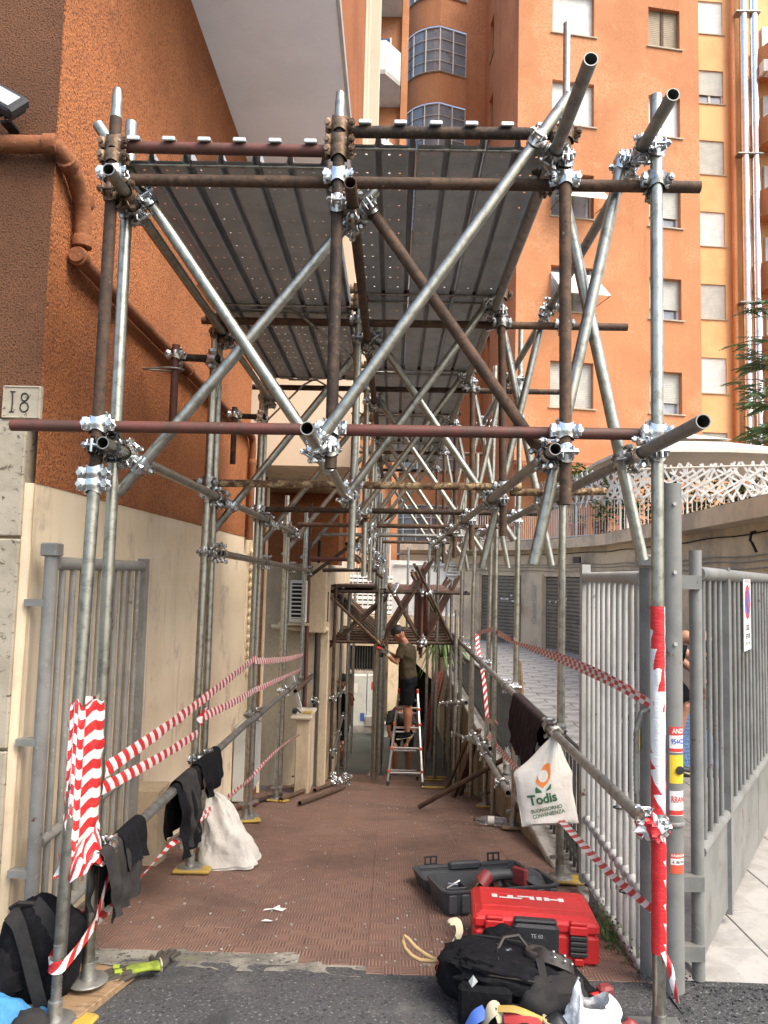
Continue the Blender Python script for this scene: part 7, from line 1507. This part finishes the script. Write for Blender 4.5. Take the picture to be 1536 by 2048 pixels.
person('second worker bending down on the ramp behind the ladder', dict(
    pelvis=(.22, 13.25, -.82), chest=(.20, 12.95, -.62), neck=(.19, 12.80, -.58), head=(.185, 12.70, -.62), lsh=(.03, 12.95, -.63), lel=(.0, 12.80, -.86), lwr=(.08, 12.7, -1.03), rsh=(.37, 12.95, -.63), rel=(.40, 12.80, -.86), rwr=(.30, 12.7, -1.03),
    lhip=(.12, 13.25, -.86), lkn=(.11, 13.2, -1.25), lan=(.12, 13.25, -1.62), ltoe=(.12, 13.09, -1.68), rhip=(.32, 13.25, -.86), rkn=(.34, 13.2, -1.25), ran=(.34, 13.25, -1.62), rtoe=(.35, 13.09, -1.68)),
    (0, -1, -.05), 'skin_tan', 'grey_cloth', 'navy_cloth', 'case_grey', 'hair')
person('third worker in black half hidden behind the left posts', dict(
    pelvis=(-.93, 14.05, -.98), chest=(-.90, 13.95, -.55), neck=(-.87, 13.90, -.37), head=(-.84, 13.85, -.25), lsh=(-.72, 13.95, -.48), lel=(-.66, 13.78, -.62), lwr=(-.68, 13.58, -.44), rsh=(-1.07, 13.95, -.48), rel=(-1.1, 13.85, -.72), rwr=(-1.0, 13.65, -.72),
    lhip=(-.84, 14.05, -1.02), lkn=(-.80, 13.80, -1.32), lan=(-.82, 14.0, -1.64), ltoe=(-.80, 13.84, -1.70), rhip=(-1.02, 14.05, -1.02), rkn=(-1.02, 13.80, -1.32), ran=(-1.02, 14.0, -1.64), rtoe=(-1.03, 13.84, -1.70)),
    (.25, -1, 0), 'skin', 'black_cloth', 'navy_cloth', 'case_grey', 'hair')
person('person in black T-shirt and shorts bending over the blue mat behind the gate', dict(
    pelvis=(2.20, 6.85, .90), chest=(2.36, 6.70, 1.14), neck=(2.50, 6.62, 1.20), head=(2.60, 6.58, 1.15), lsh=(2.40, 6.88, 1.10), lel=(2.55, 6.90, .98), lwr=(2.68, 6.85, .86), rsh=(2.36, 6.52, 1.10), rel=(2.48, 6.48, 1.06), rwr=(2.70, 6.55, 1.08),
    lhip=(2.16, 6.98, .84), lkn=(2.26, 7.02, .44), lan=(2.20, 7.1, .06), ltoe=(2.36, 7.06, -.02), rhip=(2.36, 6.70, .86), rkn=(2.50, 6.66, .62), ran=(2.40, 6.72, .16), rtoe=(2.55, 6.68, .08)),
    (.9, -.4, -.1), 'skin', 'navy_cloth', 'navy_cloth', 'case_grey', 'hair')
# blue padded mat on a low trolley, and a tyre, behind the gate
mt = thing('blue_mat', 'blue dimpled padded mat with black rubber rim propped up behind the right gate', 'mat', (2.8, 7.0, -.06))
def mtf(u, v):
    x = 2.40 + .80 * u; top = .78 - .85 * max(0, u - .05) * .9; z = -.0 + max(.05, top - .0) * v; return Vector((x, 6.95 + .28 * v + .05 * math.sin(u * 3), z))
mb = MB(); mb.grid(mtf, 30, 24); mb.grid(lambda u, v: mtf(1 - u, v) + Vector((0, .05, 0)), 30, 24).build('pad', M_['quilt'], mt, smooth=True)
mb = MB(); mb.path([mtf(0, 0) + Vector((0, .02, -.02)), mtf(.5, 0) + Vector((0, .02, -.02)), mtf(1, 0) + Vector((0, .02, -.02))], .045, 8).build('rim', M_['black_plastic'], mt, smooth=True)
mb = MB(); mb.path([mtf(u / 12, 1) + Vector((0, .025, 0)) for u in range(13)], .014, 6).build('edge_binding', M_['black_cloth'], mt, smooth=True)
ty = thing('knobbly_tyre', 'black knobbly tyre standing behind the gate post', 'tyre', (2.05, 6.5, .3))
mb = MB(); cen = Vector((2.02, 6.6, .42)); mb.path([cen + Vector((.42 * math.cos(t * .19635) * .35, .42 * math.cos(t * .19635) * .94, .42 * math.sin(t * .19635))) for t in range(32)], .07, 10, closed=True).build('carcass', M_['black_plastic'], ty, smooth=True)
mb = MB()
for t in range(44):
    for s_ in (-1, 0, 1):
        a = t * 2 * math.pi / 44 + s_ * .07; d = Vector((math.cos(a) * .35, math.cos(a) * .94, math.sin(a))); mb.box(cen + d * (.475 if s_ == 0 else .455) + Vector((.94, -.35, 0)) * s_ * .045, (.03, .03, .03), Matrix.Rotation(a, 3, 'X'))
mb.build('tread', M_['black_plastic'], ty)['kind'] = 'stuff'
# bundle of dark red props leaning in the lower right corner
for k in range(4):
    setp(MB().bbox((.72 + .05 * k, 14.6 + .1 * k, -.95), (.035, .035, 1.7), .004, Matrix.Rotation(.16 + .02 * k, 3, 'Y') @ Matrix.Rotation(-.12, 3, 'X')).build('red_prop', M_['dull_red']), ['leftmost', 'second', 'third', 'rightmost'][k] + ' of the dark red props leaning in the lower right corner', 'prop', 'dark red props')
setp(MB().box2((-1.06, 9.6, -.062), (-.96, 9.75, -.05)).build('yellow_notepad', M_['yellow']), 'small yellow pad lying on the pedestal ledge', 'notepad')
mb = MB(); mb.bbox((-1.16, 9.62, -.03), (.06, .10, .06), .012); mb.path([(-1.16, 9.6, -.03), (-1.12, 9.55, .0), (-1.08, 9.56, -.045)], .012, 6); setp(mb.build('hand_drill', M_['black_plastic']), 'small black hand drill lying on the pedestal ledge', 'power tool')
setp(MB().add([(-1.16, 9.9, -.02), (-1.08, 9.72, -.04), (-1.22, 9.86, .36), (-1.28, 10.0, .36), (-1.155, 9.91, -.02), (-1.075, 9.73, -.04), (-1.215, 9.87, .36), (-1.275, 10.01, .36)], [(0, 1, 2, 3), (7, 6, 5, 4), (0, 4, 5, 1), (1, 5, 6, 2), (2, 6, 7, 3), (3, 7, 4, 0)]).build('notice_board', M_['paper']), 'tilted white notice board tied behind the tape on the left', 'notice')
